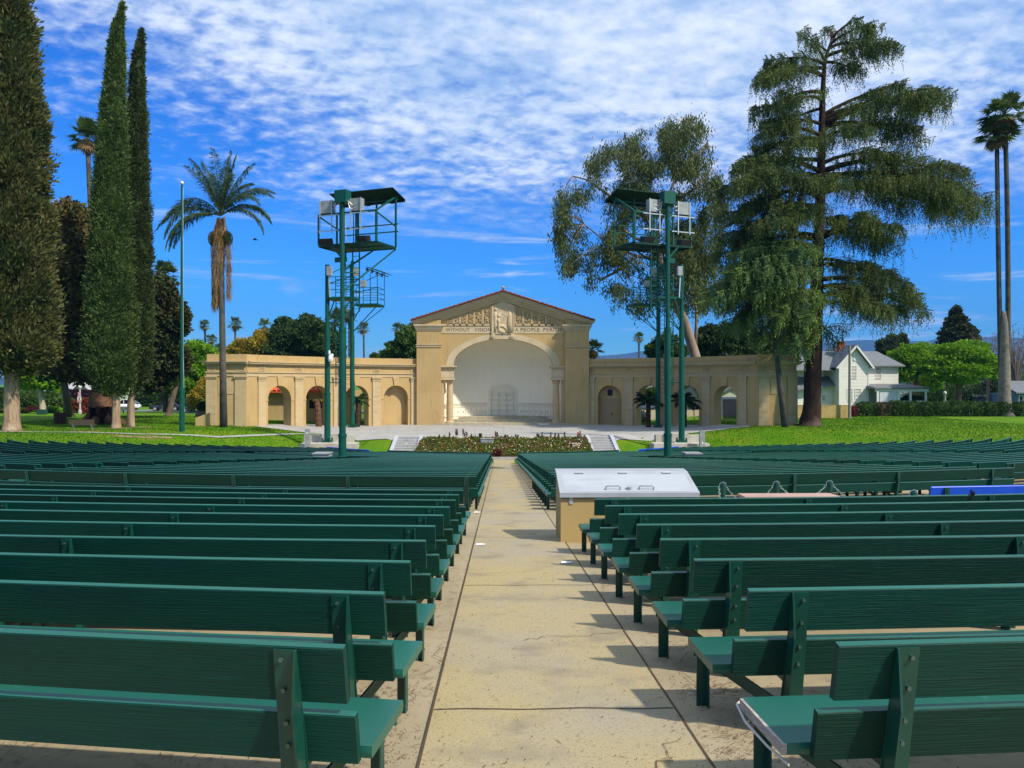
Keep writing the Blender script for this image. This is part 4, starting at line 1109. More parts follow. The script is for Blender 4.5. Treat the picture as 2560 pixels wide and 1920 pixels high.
# flower bed
def bed():
    mb = MB(); mb.grid(lambda x, y: (x, y, -3.66+(y-55.8)*.16+.05*math.sin(3*x+2*y)), list(np.linspace(-6.1, 6.9, 40)), list(np.linspace(55.85, 61.7, 14)))
    tag(mb.build('bed_soil', mat('dark_soil', (.06, .045, .03), .95, noise=(6, .4, .7, (.10, .075, .05)))), kind='structure')
    n = 26000
    x = rng.uniform(-6.2, 7.0, n); y = 55.9+5.7*rng.random(n)**.9
    cl = np.sin(x*2.3+np.sin(y*1.9)*1.7)*np.sin(y*2.7+np.cos(x*1.3))
    z = -3.66+(y-55.8)*.16
    h = rng.uniform(.02, .16, n)*(1+.8*cl); 
    ok = cl+rng.normal(0, .45, n) > -.55; x, y, z, h, cl = x[ok], y[ok], z[ok], h[ok], cl[ok]; n = len(x)
    P = np.stack([x, y, z+np.maximum(0, h)*rng.random(n)], 1)
    A = rdir(n)*.13; A[:, 2] = np.abs(A[:, 2])+.05; B = side(A, .045)
    tag(leaves('flower_bed_plants', P, A, B, mat('bed_leaves', (.05, .095, .010), .7, .2, rnd=(.14, .17, .022), noise=(.9, .45, .65, (.15, .11, .035)), transl=.25)), 'low mixed green planting filling the bed before the stage', kind='stuff')
    n = 950
    cx = rng.choice(np.array([-5.5, -3.9, -2.2, -.6, 1.1, 2.4, 3.8, 4.9, 6.0]), n)+rng.normal(0, .7, n); y = 56+5.2*rng.random(n)
    P = np.stack([cx, y, -3.66+(y-55.8)*.16+rng.uniform(.14, .36, n)], 1); A = rdir(n)*.09; B = side(A, .05)
    k = rng.random(n)
    for nm, c, sel, lab in (('red_flowers', (.42, .02, .02), k < .30, 'scattered red blooms in the flower bed'), ('pink_flowers', (.42, .20, .10), (k >= .30) & (k < .55), 'scattered salmon pink blooms in the flower bed'), ('yellow_flowers', (.62, .55, .08), (k >= .55) & (k < .8), 'small yellow blooms in the flower bed'), ('white_flowers', (.75, .72, .62), k >= .8, 'small white blooms in the flower bed')):
        tag(leaves(nm, P[sel], A[sel], B[sel], mat(nm, c, .6, .2, transl=.2)), lab, kind='stuff')
bed()
# spires along the rim of the terrace
m_spk = mat('spike_leaves', (.07, .08, .03), .8, rnd=(.16, .10, .05)); m_spr = mat('spike_red', (.28, .03, .03), .7, rnd=(.40, .10, .06))
spx = [(1097, 1.0), (1110, .9), (1123, 1.5), (1139, 2.2), (1142, 2.0), (1157, 2.2), (1161, 1.6), (1166, 1.5), (1177, 1.2), (1198, 1.2), (1202, 1.3), (1238, 1.6), (1242, 1.5), (1262, 1.0), (1268, 1.0), (1288, 1.0), (1294, 1.0), (1342, 1.4), (1346, 1.1), (1354, 1.4), (1376, 1.5), (1387, 1.3), (1396, 1.2), (1410, 1.5), (1444, 1.5), (1449, 1.7)]
for i, (px, h) in enumerate(spx):
    c = at(px, 1096, 61.2); n = 60
    r = tag(empty('flower_spike', (c.x, c.y, -2.9)), None, 'flowering plant', 'tall flower spikes along the terrace rim')
    red = px in (1444, 1449, 1238)
    if px in (1444, 1449): lab = 'tall spike of red flowers by the right-hand steps'
    elif h >= 2: lab = 'tallest seeded flower spike of the left half of the bed rim'
    elif px < 1262: lab = 'thin seeded flower spike left of the bed middle, against the terrace'
    else: lab = 'thin seeded flower spike right of the bed middle, against the terrace'
    r['label'] = lab
    mb = MB(); mb.tube([(c.x, c.y, -3.0), (c.x+.03, c.y, -2.85+h*.42)], [.022, .012], 5); mb.build('stem', m_spk, r)
    z = -2.85+h*.42-rng.random(n)*h*.22; P = np.stack([np.full(n, c.x+.03), np.full(n, c.y), z], 1); A = rdir(n)*.10; A[:, 2] += .04
    leaves('flowers', P, A, side(A, .035), m_spr if red else m_spk, r)
for px, py, Z, w, d, h, m_, lab in ((1218, 1109, 59.8, 1.0, .6, .42, m_cab, 'grey metal service box sunk in the middle of the flower bed'), (1440, 1115, 59.0, .62, .4, .22, mat('beige_box', (.50, .44, .30), .6), 'low beige box in the right half of the flower bed')):
    c = at(px, py, Z); mb = MB(); mb.box(c.x-w/2, c.x+w/2, c.y-d/2, c.y+d/2, c.z-.3, c.z+h-.06); mb.box(c.x-w/2-.03, c.x+w/2+.03, c.y-d/2-.03, c.y+d/2+.03, c.z+h-.058, c.z+h)
    top('service_box', mb, m_, lab, 'service box')
# red leafed shrub at the end of the aisle
c = Vector((-.15, 56.15, -3.62)); r = tag(empty('red_shrub', c), 'dark red leafed shrub at the end of the aisle, left of its middle', 'shrub')
d = rdir(900); d[:, 2] = np.abs(d[:, 2]); leaves('foliage', np.array(c)+d*np.array([.42, .25, .5])*rng.random((900, 1))**.4, d*.10, side(d, .035), mat('red_shrub_leaves', (.10, .03, .02), .7, .2, rnd=(.20, .05, .03), transl=.2), r)
# ------------------------------------------------------------------ control desk with the metal lid
m_desk = mat('desk_stucco', (.46, .33, .14), .92, .15, noise=(60, .45, .7, (.36, .25, .10)), noise2=(1.2, .4, .75, (.40, .28, .12)), bump=(110, .8, (1, 1, 1), .012))
m_lid = mat('brushed_lid', (.36, .375, .39), .5, .4, noise=(2.5, .4, .7, (.31, .325, .34)))
dx0, dx1, y0, y1 = .985, 3.19, 12.30, 13.35
zb = ground(1, 12.3)-.05; zf = -.085; zr = .165
dk = tag(empty('sound_desk', (2.1, 12.8, zb)), 'tan stucco sound desk with sloping white metal lid beside the aisle', 'sound desk')
mb = MB(); mb.prism([(y0, zb-.2), (y1, zb-.2), (y1, zr-.05), (y1-.22, zr-.05), (y0, zf-.10)], 'x', dx0, dx1); mb.build('body', m_desk, dk)
mb = MB(); e = .018
mb.prism([(y0-.05, zf-.075), (y0-.05, zf), (y1-.26, zr), (y1-.05, zr+.012), (y1+.04, zr+.012), (y1+.04, zr-.048), (y1-.22, zr-.048), (y0-.002, zf-.075)], 'x', dx0-e, dx1+e)
lid = mb.build('lid', m_lid, dk)
sl = (zr-zf)/((y1-.26)-(y0-.05))
def onlid(x, t, h=0): return (x, y0-.05+t, zf+t*sl+h)
mb = MB(); mb.grid(lambda x, t: onlid(x, t, .003), [dx0+.06, dx1-.06], [.035, .70]); mb.build('lid_panel', mat('lid_panel', (.41, .425, .445), .45, .4, noise=(1.5, .4, .7, (.35, .365, .385), (1, 3, 1)), noise2=(9, .6, .8, (.30, .31, .32))), lid)
for x in (1.83, 2.37):
    mb = MB(); mb.tube([onlid(x-.115, .10, 0), onlid(x-.115, .10, .05), onlid(x-.09, .10, .065), onlid(x+.09, .10, .065), onlid(x+.115, .10, .05), onlid(x+.115, .10, 0)], .011, 8); mb.build('handle', mat('steel_handle', (.38, .38, .38), .35, .5, metal=.6), lid)
mb = MB(); a = onlid(2.10, .12); mb.tube([a, (a[0], a[1]-.012, a[2]+.05)], [.045, .042], 14); mb.build('lock', m_galv, lid)
for x in (1.35, 2.09, 2.83):
    mb = MB(); p0 = onlid(x, .745, .004); mb.box(x-.07, x+.07, p0[1]-.03, p0[1]+.03, p0[2]-.004, p0[2]+.012); mb.tube([(x-.07, p0[1]+.005, p0[2]+.014), (x+.07, p0[1]+.005, p0[2]+.014)], .008, 6); mb.build('hinge', m_galv, lid)
for x in (1.15, 2.05, 2.95):
    mb = MB(); mb.box(x-.028, x+.028, y0-.014, y0-.002, zf-.19, zf-.06); mb.build('hasp', m_galv, lid)
# ------------------------------------------------------------------ cross walk: posts, chains, counter
m_chain = mat('chain_steel', (.30, .38, .34), .4, .5, metal=.4)
posts = []
for i, (px, py, Z) in enumerate(((1807, 1205, 14.4), (1940.7, 1202.8, 14.4), (2074, 1201, 14.4), (2283.6, 1224.5, 13.0))):
    c = at(px, py, Z); g = ground(c.x, c.y)
    lab = ['green chain post nearest the sound desk', 'green chain post in the middle of the chained row', 'green chain post with white tape round it, right end of the row', 'green chain post standing nearer, just left of the blue bench'][i]
    r = tag(empty('chain_post', (c.x, c.y, g)), lab, 'post', 'posts of the chain barrier')
    mb = MB(); mb.tube([(c.x, c.y, g), (c.x, c.y, c.z-.05), (c.x, c.y, c.z-.015), (c.x, c.y, c.z)], [.047, .047, .04, .012], 14); mb.build('shaft', m_greenD, r)
    mb = MB(); mb.tube([(c.x-.07, c.y, c.z-.10), (c.x-.055, c.y, c.z-.03), (c.x, c.y-.03, c.z+.005), (c.x+.055, c.y, c.z-.03), (c.x+.07, c.y, c.z-.10)], .009, 6); mb.build('hook', m_chain, r)
    if i == 2:
        mb = MB(); mb.tube([(c.x, c.y, c.z-.34), (c.x, c.y, c.z-.29)], .0495, 14); mb.build('tape', mat('white_paint', (.75, .75, .73)), r)
    posts.append(Vector((c.x, c.y, c.z-.1)))
def chain(a, b, sag, label):
    mb = MB(); n = int((b-a).length*1.15/.045)
    for k in range(n):
        t = (k+.5)/n; p = a.lerp(b, t); p.z -= sag*4*t*(1-t); t2 = min(1, t+.02); q = a.lerp(b, t2); q.z -= sag*4*t2*(1-t2)
        d = (q-p).normalized(); u = Vector((0, 1, 0)) if k % 2 else d.cross(Vector((0, 1, 0))).normalized()
        pts = [p+d*(.03*math.cos(w))+u*(.014*math.sin(w)) for w in [2*math.pi*i/8 for i in range(9)]]
        mb.tube(pts, .0055, 4, cap=False)
    top('chain', mb, m_chain, label, 'chain', 'chains between the posts')
P_ = posts
chain(P_[0]+Vector((.07, 0, 0)), P_[1]-Vector((.07, 0, 0)), .32, 'sagging steel chain between the first two posts by the sound desk')
chain(P_[1]+Vector((.07, 0, 0)), P_[2]-Vector((.07, 0, 0)), .23, 'sagging steel chain between the middle post and the taped post')
chain(P_[2]+Vector((.07, 0, 0)), P_[3]-Vector((.07, 0, 0)), .30, 'steel chain running from the taped post down to the nearer post')
chain(P_[0]+Vector((-.07, 0, 0)), P_[0]+Vector((-.15, -.5, -.70)), .05, 'loose chain end hanging at the post nearest the sound desk')
a = at(1848, 1241, 13.0); b = at(2082, 1241, 13.0); z = EYE-(1234-960)*13.05/F; g = ground(a.x, 12.8)
r = tag(empty('counter', ((a.x+b.x)/2, 12.9, g)), 'low green counter with a pinkish top behind the chain posts', 'counter')
m_pink = mat('pink_top', (.46, .29, .24), .7, .3, noise=(2, .4, .7, (.40, .26, .21)))
mb = MB(); mb.box(a.x, b.x, 12.62, 13.02, z-.045, z); mb.build('top', m_pink, r)
mb = MB(); mb.box(a.x+.05, b.x-.05, 12.66, 12.98, g-.1, z-.047); mb.build('body', m_greenD, r)
c = at(2428, 1236, 11.0); mb = MB()
for k in range(10):
    p = Vector((c.x+.02*math.sin(k*2.1), c.y-.05+.012*k, c.z+.05-.022*abs(k-2))); d = Vector((math.sin(k*1.7)*.4, .3, -1)).normalized(); u = d.cross(Vector((1, .2, .3*k))).normalized()
    mb.tube([p+d*(.028*math.cos(w))+u*(.014*math.sin(w)) for w in [2*math.pi*i/8 for i in range(9)]], .006, 4, cap=False)
top('padlock_chain', mb, m_black, 'short dark chain looped over a bench back near the blue bench', 'chain')

# litter on the ground: twigs, leaves, gravel
def litter():
    n = 2600
    x = CX+rng.normal(0, 1.1, n); y = 3.0+rng.random(n)**1.6*14
    x = np.where(rng.random(n) < .35, np.where(rng.random(n) < .5, -.55, 1.25)+rng.normal(0, .13, n), x)
    z = np.array([ground(a, b) for a, b in zip(x, y)])+.049
    P = np.stack([x, y, z], 1); a = rng.uniform(0, 6.3, n); L = np.where(rng.random(n) < .25, rng.uniform(.03, .10, n), rng.uniform(.006, .018, n))
    A = np.stack([np.cos(a)*L, np.sin(a)*L, np.full(n, .003)], 1); B = np.stack([-np.sin(a), np.cos(a), np.full(n, .2)], 1)*np.where(L > .03, .002, .005).reshape(-1, 1)
    tag(leaves('fallen_litter', P, A, B, mat('litter', (.07, .035, .018), .9, rnd=(.16, .08, .045))), 'scattered twigs, needles and dry leaves on the concrete', kind='stuff')
    n = 1600                                                      # drifts of needles under the seats
    cx = rng.choice(np.array([1.35, 1.4, 1.6, 1.45, 1.3, -.75, -.6, -2.6, -1.5, 1.5]), n); cy = rng.choice(np.array([4.0, 4.95, 6.05, 7.1, 8.1, 9.1, 3.9, 4.2, 5.0]), n)
    x = cx+rng.normal(0, .17, n); y = cy+rng.normal(0, .10, n)
    z = np.array([ground(a, b) for a, b in zip(x, y)])+.036
    P = np.stack([x, y, z], 1); a = rng.uniform(0, 6.3, n); L = rng.uniform(.015, .07, n)
    A = np.stack([np.cos(a)*L, np.sin(a)*L, rng.uniform(0, .012, n)], 1); B = np.stack([-np.sin(a), np.cos(a), np.full(n, .3)], 1)*.0022
    tag(leaves('needle_drifts', P, A, B, mat('needle_litter', (.10, .03, .018), .9, rnd=(.20, .09, .05))), 'reddish brown needle drifts swept against the bench legs', kind='stuff')
litter()
for px, py, lab in ((1201, 1370, 'small white paper scrap on the left edge of the aisle'), (1416, 1417, 'crumpled white scrap by the right aisle joint'), (1193, 1287, 'white paper lying under the left bench ends')):
    c = on_ground(px, py); mb = MB(); z = c.z+.052; w = .075
    mb.hexa([(c.x-w, c.y-.05, z), (c.x+w*.9, c.y-.035, z), (c.x+w, c.y+.05, z), (c.x-w*.8, c.y+.045, z), (c.x-w, c.y-.05, z+.006), (c.x+w*.9, c.y-.035, z+.012), (c.x+w, c.y+.05, z+.004), (c.x-w*.8, c.y+.045, z+.015)])
    top('paper_scrap', mb, mat('white_paint', (.75, .75, .73)), lab, 'paper', 'scraps of paper')
# ------------------------------------------------------------------ trees
m_barkG = mat('grey_bark', (.20, .15, .11), .95, .1, noise=(2, .35, .7, (.11, .075, .05), (3, 3, .5)), bump=(7, .9, (3, 3, .4), .06))
m_barkP = mat('pale_bark', (.42, .31, .20), .95, .1, noise=(1.6, .35, .7, (.24, .15, .09), (4, 4, .5)), noise2=(.7, .5, .8, (.50, .42, .32)), bump=(6, .9, (4, 4, .4), .06))
m_barkR = mat('red_bark', (.17, .085, .045), .95, .1, noise=(2, .35, .7, (.085, .04, .022), (3, 3, .5)), bump=(7, .9, (3, 3, .3), .08))
m_barkD = mat('dark_bark', (.075, .045, .03), .95, .1, noise=(3, .35, .7, (.04, .022, .015), (3, 3, .6)), bump=(7, 1., (3, 3, .5), .06))
m_barkW = mat('white_bark', (.42, .36, .28), .9, .1, noise=(1.5, .4, .7, (.30, .24, .17)), bump=(6, .5))
m_palm = mat('palm_trunk', (.105, .095, .082), .95, .1, noise=(1.2, .4, .7, (.055, .05, .045)), bump=(2, .9, (1, 1, 9), .05))
def trunk(name, pts, rad, m, parent, n=12, flare=1.5, wob=.06):
    mb = MB(); P = [Vector(p) for p in pts]
    PP = []; RR = []
    for i in range(len(P)-1):
        for k in range(4):
            t = k/4; PP.append(P[i].lerp(P[i+1], t)); RR.append(rad[i]+(rad[i+1]-rad[i])*t)
    PP.append(P[-1]); RR.append(rad[-1])
    if flare > 1:
        b = PP[0].copy(); PP.insert(1, b.lerp(PP[1], .25)); RR.insert(1, RR[0]*1.05); RR[0] *= flare; PP[0].z -= .15
    i0 = 0; mb.tube(PP, RR, n)
    mb.v = [(x+random.uniform(-wob, wob)*r, y+random.uniform(-wob, wob)*r, z) for (x, y, z), r in zip(mb.v, [RR[i//n] for i in range(len(mb.v))])]
    return mb.build(name, m, parent, smooth=True)
def leafmat(name, c, c2, c3, sc_=.8, tr=.25): return mat(name, c, .65, .22, rnd=c2, noise=(sc_, .42, .66, c3), transl=tr)

def cypress(label, base, Z, prof, trunk_px, m_leaf, n, lump=.10, gaps=0., trunk_top=None, m_tr=m_barkP, leaf=(.30, .055), fray=.0):
    """prof: (py, centre px, half-width px) from the top down"""
    k = Z/F
    prof = sorted(prof)
    zs = np.array([EYE+(960-p[0])*k for p in prof])[::-1]; cs = np.array([at(p[1], 960, Z).x for p in prof])[::-1]; rs = np.array([p[2]*k for p in prof])[::-1]
    cy = base[1]
    root = tag(empty('cypress_tree', base), label, 'tree', 'tall cypresses on the left lawn')
    w = rs*np.gradient(zs)
    zt = rng.choice(np.linspace(zs[0], zs[-1], 400), n, p=(lambda q: q/q.sum())(np.interp(np.linspace(zs[0], zs[-1], 400), zs, rs+.12)))
    zt = zt+rng.uniform(-.2, .2, n); zt = np.clip(zt, zs[0], zs[-1])
    a = rng.uniform(0, 2*np.pi, n); r0 = np.interp(zt, zs, rs); c0 = np.interp(zt, zs, cs)
    ph = rng.uniform(0, 6, 8)
    def lumps(a, z):
        q = np.sin(3*a+.9*z+ph[0])*.5+np.sin(5*a-1.7*z+ph[1])*.45+np.sin(2*a+2.9*z+ph[2])*.4+np.sin(9*a+4.3*z+ph[3])*.4+np.sin(7*a-6.1*z+ph[4])*.35
        return q
    lu = lumps(a, zt)
    dep = rng.random(n)**1.8
    r = np.maximum(r0*.45, r0-.20-.05*r0)*(1+lump*lu)*(1-.30*dep)
    keep = np.ones(n, bool)
    if gaps: keep = (lu > -1.25+gaps*rng.random(n)) 
    out = np.stack([np.cos(a), np.sin(a), np.zeros(n)], 1)
    P = np.stack([c0+r*np.cos(a), cy+r*np.sin(a), zt], 1)
    per = 26; ci = np.repeat(rng.integers(0, n, n//per+1), per)[:n]        # sprays gathered in tufts
    tuft = rng.uniform(.7, 1.5, n)[ci]; a = a[ci]; lu = lu[ci]; r0 = r0[ci]; out = out[ci]; keep = keep[ci]
    sg = np.minimum(.04+.11*r0, .22)*(leaf[0]/.34)
    off = rng.normal(size=(n, 3))*(sg*tuft)[:, None]*np.array([.75, .75, 1.25])
    P = P[ci]+off+out*(.12*(tuft-1.15))[:, None]
    A = unit(off/np.maximum(sg, .05)[:, None]*.28+out*rng.uniform(.25, .8, n)[:, None]+np.array([0, 0, 1.])*rng.uniform(.5, 1.1, n)[:, None]+rdir(n)*.45)
    L = rng.uniform(.55, 1.3, n)*leaf[0]*(1+fray*(rng.random(n) < .05)*1.5); A = A*L[:, None]
    B = side(A, rng.uniform(.7, 1.4, n)*leaf[1])
    rn = (.7*rng.random(n)[ci]+.3*rng.random(n))[keep]
    P, A, B = P[keep], A[keep], B[keep]
    leaves('crown', P, A, B, m_leaf, root, rn)
    mb = MB(); nn = 18; ii = np.linspace(zs[0]+.3, zs[-1]-.2, 40)
    aa = np.linspace(0, 2*np.pi, nn, endpoint=False)
    for z in ii:
        rr_ = np.interp(z, zs, rs)*(.72 if not gaps else .48)*(1+lump*.8*lumps(aa, z)); cc = np.interp(z, zs, cs)
        for q, x in zip(aa, rr_): mb.v.append((cc+x*math.cos(q), cy+x*math.sin(q), z))
    for i in range(len(ii)-1):
        for j in range(nn): mb.f.append((i*nn+j, i*nn+(j+1) % nn, (i+1)*nn+(j+1) % nn, (i+1)*nn+j))
    mb.build('inner_foliage', m_leaf, root, smooth=True)
    x0, x1 = at(trunk_px[0], 960, Z).x, at(trunk_px[1], 960, Z).x
    rt = (x1-x0)/2; xc = (x0+x1)/2; tz = zs[0]+1.5 if trunk_top is None else trunk_top
    trunk('trunk', [(xc, cy, base[2]), (xc, cy, base[2]+(tz-base[2])*.5), (np.interp(tz, zs, cs), cy, tz)], [rt*1.12, rt*.95, rt*.85], m_tr, root, 16, 1.35, .09)
    return root
lf_c0 = leafmat('cypress_leaf_olive', (.058, .068, .015), (.165, .155, .048), (.055, .078, .020), .55)
lf_c1 = leafmat('cypress_leaf_blue', (.050, .088, .018), (.15, .205, .055), (.050, .092, .022), .5)
lf_c2 = leafmat('cypress_leaf_dark', (.032, .052, .013), (.095, .125, .036), (.050, .068, .018), .5)
b0 = on_ground(29, 1077); Z0 = b0.y*math.cos(PSI)+b0.x*math.sin(PSI)
cypress('huge shaggy cypress at the left edge, its top cut off by the photo', b0, Z0,
        [(-330, 10, 6), (-200, 14, 30), (-60, 18, 50), (0, 20, 46), (80, 22, 54), (158, 22, 56), (285, 22, 78), (400, 22, 82), (506, 22, 86), (595, 22, 90), (700, 24, 96), (816, 25, 102), (864, 27, 106), (900, 28, 84), (930, 30, 40)], (12, 47), lf_c0, 120000, .20, 1.0, None, m_barkP, (.42, .075), .3)
b1 = on_ground(291, 1070); Z1 = b1.y*math.cos(PSI)+b1.x*math.sin(PSI)
cypress('tallest slim cypress with a bent tip, blue green, pale trunk', b1, Z1,
        [(7, 308, 2), (30, 304, 8), (63, 296, 15), (100, 293, 19), (158, 290, 24), (230, 286, 28), (316, 283, 34), (400, 280, 39), (506, 279, 45), (600, 279, 49), (690, 280, 55), (816, 281, 63), (895, 278, 69), (930, 280, 62), (960, 284, 48), (985, 288, 24)], (281, 300), lf_c1, 105000, .10, 0, None, m_barkP, (.28, .05))
b2 = on_ground(343, 1067); Z2 = b2.y*math.cos(PSI)+b2.x*math.sin(PSI)
cypress('darker slim cypress with a broken tip, right of the tallest one', b2, Z2+1.2,
        [(92, 371, 2), (112, 368, 9), (158, 362, 15), (230, 359, 20), (316, 357, 26), (400, 356, 29), (506, 356, 33), (600, 358, 35), (690, 359, 36), (816, 360, 36), (895, 360, 36), (930, 362, 30), (960, 352, 26), (980, 346, 14)], (335, 352), lf_c2, 80000, .10, 0, None, m_barkP, (.28, .05))

def blob_tree(name, label, group, base, trunk_r, blobs, m_leaf, n, leaf=(.35, .12), m_tr=m_barkG, limbs=True, lean=(0, 0), gap=.35, hang=0., parent_name='crown', trunk_h=None, pts=None):
    """blobs: (x, y, z, rx, ry, rz) in the world"""
    root = tag(empty(name, base), label, 'tree', group)
    vol = np.array([b[3]*b[5] for b in blobs]); cnt = (n*vol/vol.sum()).astype(int)
    PP = []; AA = []
    for (x, y, z, rx, ry, rz), c in zip(blobs, cnt):
        d = rdir(c); u = (.35+.65*rng.random(c)**.45)
        ph = rng.uniform(0, 6, 4)
        q = np.sin(4*d[:, 0]+3*d[:, 2]*2+ph[0])+np.sin(6*d[:, 1]-5*d[:, 2]+ph[1])+np.sin(7*d[:, 0]*d[:, 2]*2+ph[2])
        u = u*(1+.10*q)
        p = np.array([x, y, z])+d*u[:, None]*np.array([rx, ry, rz])
        g = np.sin(p[:, 0]*2.3/max(.6, rx*.5)+ph[3])+np.sin(p[:, 2]*2.9/max(.6, rz*.5)+ph[1])+np.sin(p[:, 1]*2.5/max(.6, ry*.5)+ph[2])
        k = g > -3+gap*4.2*rng.random(c)
        PP.append(p[k]); a = rdir(c)*.8+d*.6+np.array([0, 0, .25-hang*2.4]); AA.append(a[k])
    P = np.concatenate(PP); A = unit(np.concatenate(AA)); m_ = len(P)
    A = A*(rng.uniform(.6, 1.35, m_)*leaf[0])[:, None]; B = side(A, rng.uniform(.7, 1.35, m_)*leaf[1])
    leaves(parent_name, P, A, B, m_leaf, root)
    if trunk_r:
        b = Vector(base); top_b = max(blobs, key=lambda q: q[2]); cx = sum(q[0] for q in blobs)/len(blobs); cyy = sum(q[1] for q in blobs)/len(blobs)
        lowz = min(q[2]-q[5]*.5 for q in blobs); th = trunk_h or max(b.z+1.2, lowz)
        fork = Vector((b.x+(cx-b.x)*.4+lean[0], b.y+lean[1], th))
        path = pts or [b, b.lerp(fork, .5), fork]
        tr = trunk('trunk', path, [trunk_r*(1-.25*i/(len(path)-1)) for i in range(len(path))], m_tr, root, 12, 1.4)
        if limbs:
            mb = MB(); fk = Vector(path[-1])
            for q in blobs:
                e = Vector((q[0], q[1], q[2]+q[5]*.3)); mid = fk.lerp(e, .5)+Vector((0, 0, .12*(e-fk).length*.5))
                mb.tube([fk-Vector((0, 0, .2)), fk.lerp(mid, .5)+Vector((random.uniform(-.2, .2), 0, .1)), mid, e], [trunk_r*.62, trunk_r*.42, trunk_r*.3, .04], 7)
                for _ in range(4):
                    d = Vector((random.uniform(-1, 1), random.uniform(-1, 1), random.uniform(-.3, 1))).normalized(); s_ = mid.lerp(e, random.random())
                    mb.tube([s_, s_+Vector((d.x*q[3]*.5, d.y*q[4]*.5, d.z*q[5]*.4)), s_+Vector((d.x*q[3]*.85, d.y*q[4]*.85, d.z*q[5]*.8))], [trunk_r*.16, .04, .015], 5)
            mb.build('limbs', m_tr, root, smooth=True)
    return root
def bp(px, py, Z, rx, rz, ry=None):
    """a crown blob given by its place in the photo, its distance and its half sizes in photo pixels"""
    c = at(px, py, Z); k = Z/F
    return (c.x, c.y, c.z, rx*k, (ry or rx)*k, rz*k)
lf_mag = leafmat('dark_glossy_leaf', (.026, .045, .012), (.060, .080, .022), (.070, .055, .020), .7, .15)
lf_brn = leafmat('brownish_leaf', (.080, .080, .022), (.14, .125, .038), (.12, .085, .030), .6, .2)
lf_bri = leafmat('bright_leaf', (.13, .29, .008), (.22, .38, .016), (.08, .20, .008), .7, .35)
lf_mid = leafmat('mid_green_leaf', (.065, .125, .018), (.11, .175, .028), (.045, .095, .014), .6, .25)
lf_drk = leafmat('dark_green_leaf', (.030, .062, .014), (.060, .100, .022), (.022, .050, .012), .6, .2)
lf_yel = leafmat('autumn_leaf', (.38, .25, .02), (.42, .32, .04), (.20, .20, .018), .6, .3)
lf_pur = leafmat('purple_leaf', (.030, .010, .022), (.060, .018, .035), (.020, .008, .016), .6, .2)
lf_hdg = leafmat('hedge_leaf', (.045, .095, .014), (.085, .15, .022), (.030, .070, .012), 1.2, .2)

# behind the cypresses on the left
g = on_ground(262, 1056)
blob_tree('broad_tree', 'big brown-green evergreen behind the cypresses, with a huge hollow trunk base', 'trees of the left lawn', on_ground(253, 1058), 1.15,
          [bp(165, 555, 76, 42, 50), bp(205, 590, 76, 50, 65), bp(215, 660, 75, 60, 80), bp(165, 690, 76, 55, 90), bp(225, 800, 76, 60, 90), bp(165, 830, 76, 62, 90), bp(200, 900, 75, 55, 60), bp(245, 720, 78, 45, 100), bp(140, 760, 78, 40, 90)], lf_brn, 60000, (.46, .18), m_barkR, gap=.3, trunk_h=5, pts=[on_ground(253, 1058), at(254, 980, 75.5), at(255, 900, 76)])
p = on_ground(253, 1060); mb = MB()                                # the flaring buttresses of that trunk
for a in range(7):
    t = a*.9+.3; d = Vector((math.cos(t), math.sin(t), 0)); mb.tube([p+d*2.0+Vector((0, 0, -.1)), p+d*1.2+Vector((0, 0, .35)), p+d*.7+Vector((0, 0, 1.5))], [.30, .42, .35], 8)
mb.build('buttresses', m_barkR, bpy.data.objects['broad_tree'], smooth=True)
blob_tree('leaning_tree', 'dark evergreen with a leaning grey trunk behind the wooden bin', 'trees of the left lawn', on_ground(176, 1042), .42,
          [bp(150, 830, 82, 50, 60), bp(185, 880, 82, 55, 55), bp(120, 900, 82, 40, 45), bp(160, 920, 81, 45, 30)], lf_drk, 15000, (.38, .15), m_barkG, trunk_h=1.9, pts=[on_ground(176, 1042), at(166, 990, 83), at(155, 925, 83)])
blob_tree('magnolia_tree', 'dark glossy magnolia right of the slim cypresses', 'trees of the left lawn', on_ground(420, 1040), .35,
          [bp(400, 740, 82, 40, 50), bp(425, 800, 82, 45, 60), bp(400, 870, 82, 50, 60), bp(440, 900, 82, 35, 40), bp(385, 940, 82, 40, 40), bp(455, 795, 81, 18, 28), bp(380, 800, 83, 35, 70)], lf_mag, 26000, (.38, .14), m_barkG, gap=.35)
blob_tree('bright_tree', 'bright green spreading tree between flagpole and arcade end', 'trees of the left lawn', on_ground(482, 1026), .36,
          [bp(490, 885, 105, 45, 28), bp(470, 920, 105, 40, 30), bp(505, 930, 104, 35, 30), bp(450, 960, 106, 30, 28), bp(485, 965, 104, 38, 26), bp(520, 900, 106, 28, 24)], lf_bri, 20000, (.40, .16), m_barkG, gap=.4)
blob_tree('street_tree', 'young pale-trunked tree standing before the black car', 'trees of the left lawn', on_ground(402, 1028), .16,
          [bp(398, 945, 103, 30, 26), bp(412, 915, 104, 26, 24), bp(380, 965, 103, 22, 20), bp(425, 960, 103, 22, 22)], lf_mid, 9000, (.34, .12), m_barkW, gap=.55)
blob_tree('street_tree', 'pollarded street tree with pale forked trunk by the green bin', 'trees of the left lawn', on_ground(108, 1034), .40,
          [bp(80, 940, 100, 40, 30), bp(130, 950, 100, 35, 28), bp(60, 910, 100, 40, 35), bp(120, 905, 101, 30, 30)], lf_bri, 11000, (.4, .15), m_barkW, gap=.55, trunk_h=.8)
blob_tree('yellow_shrub_tree', 'yellow flowering tree at the left end of the arcade', 'trees of the left lawn', on_ground(512, 1030), .12,
          [bp(505, 985, 100, 22, 22), bp(490, 1000, 101, 20, 18), bp(515, 960, 101, 16, 18)], lf_yel, 6000, (.28, .12), m_barkG, gap=.5)
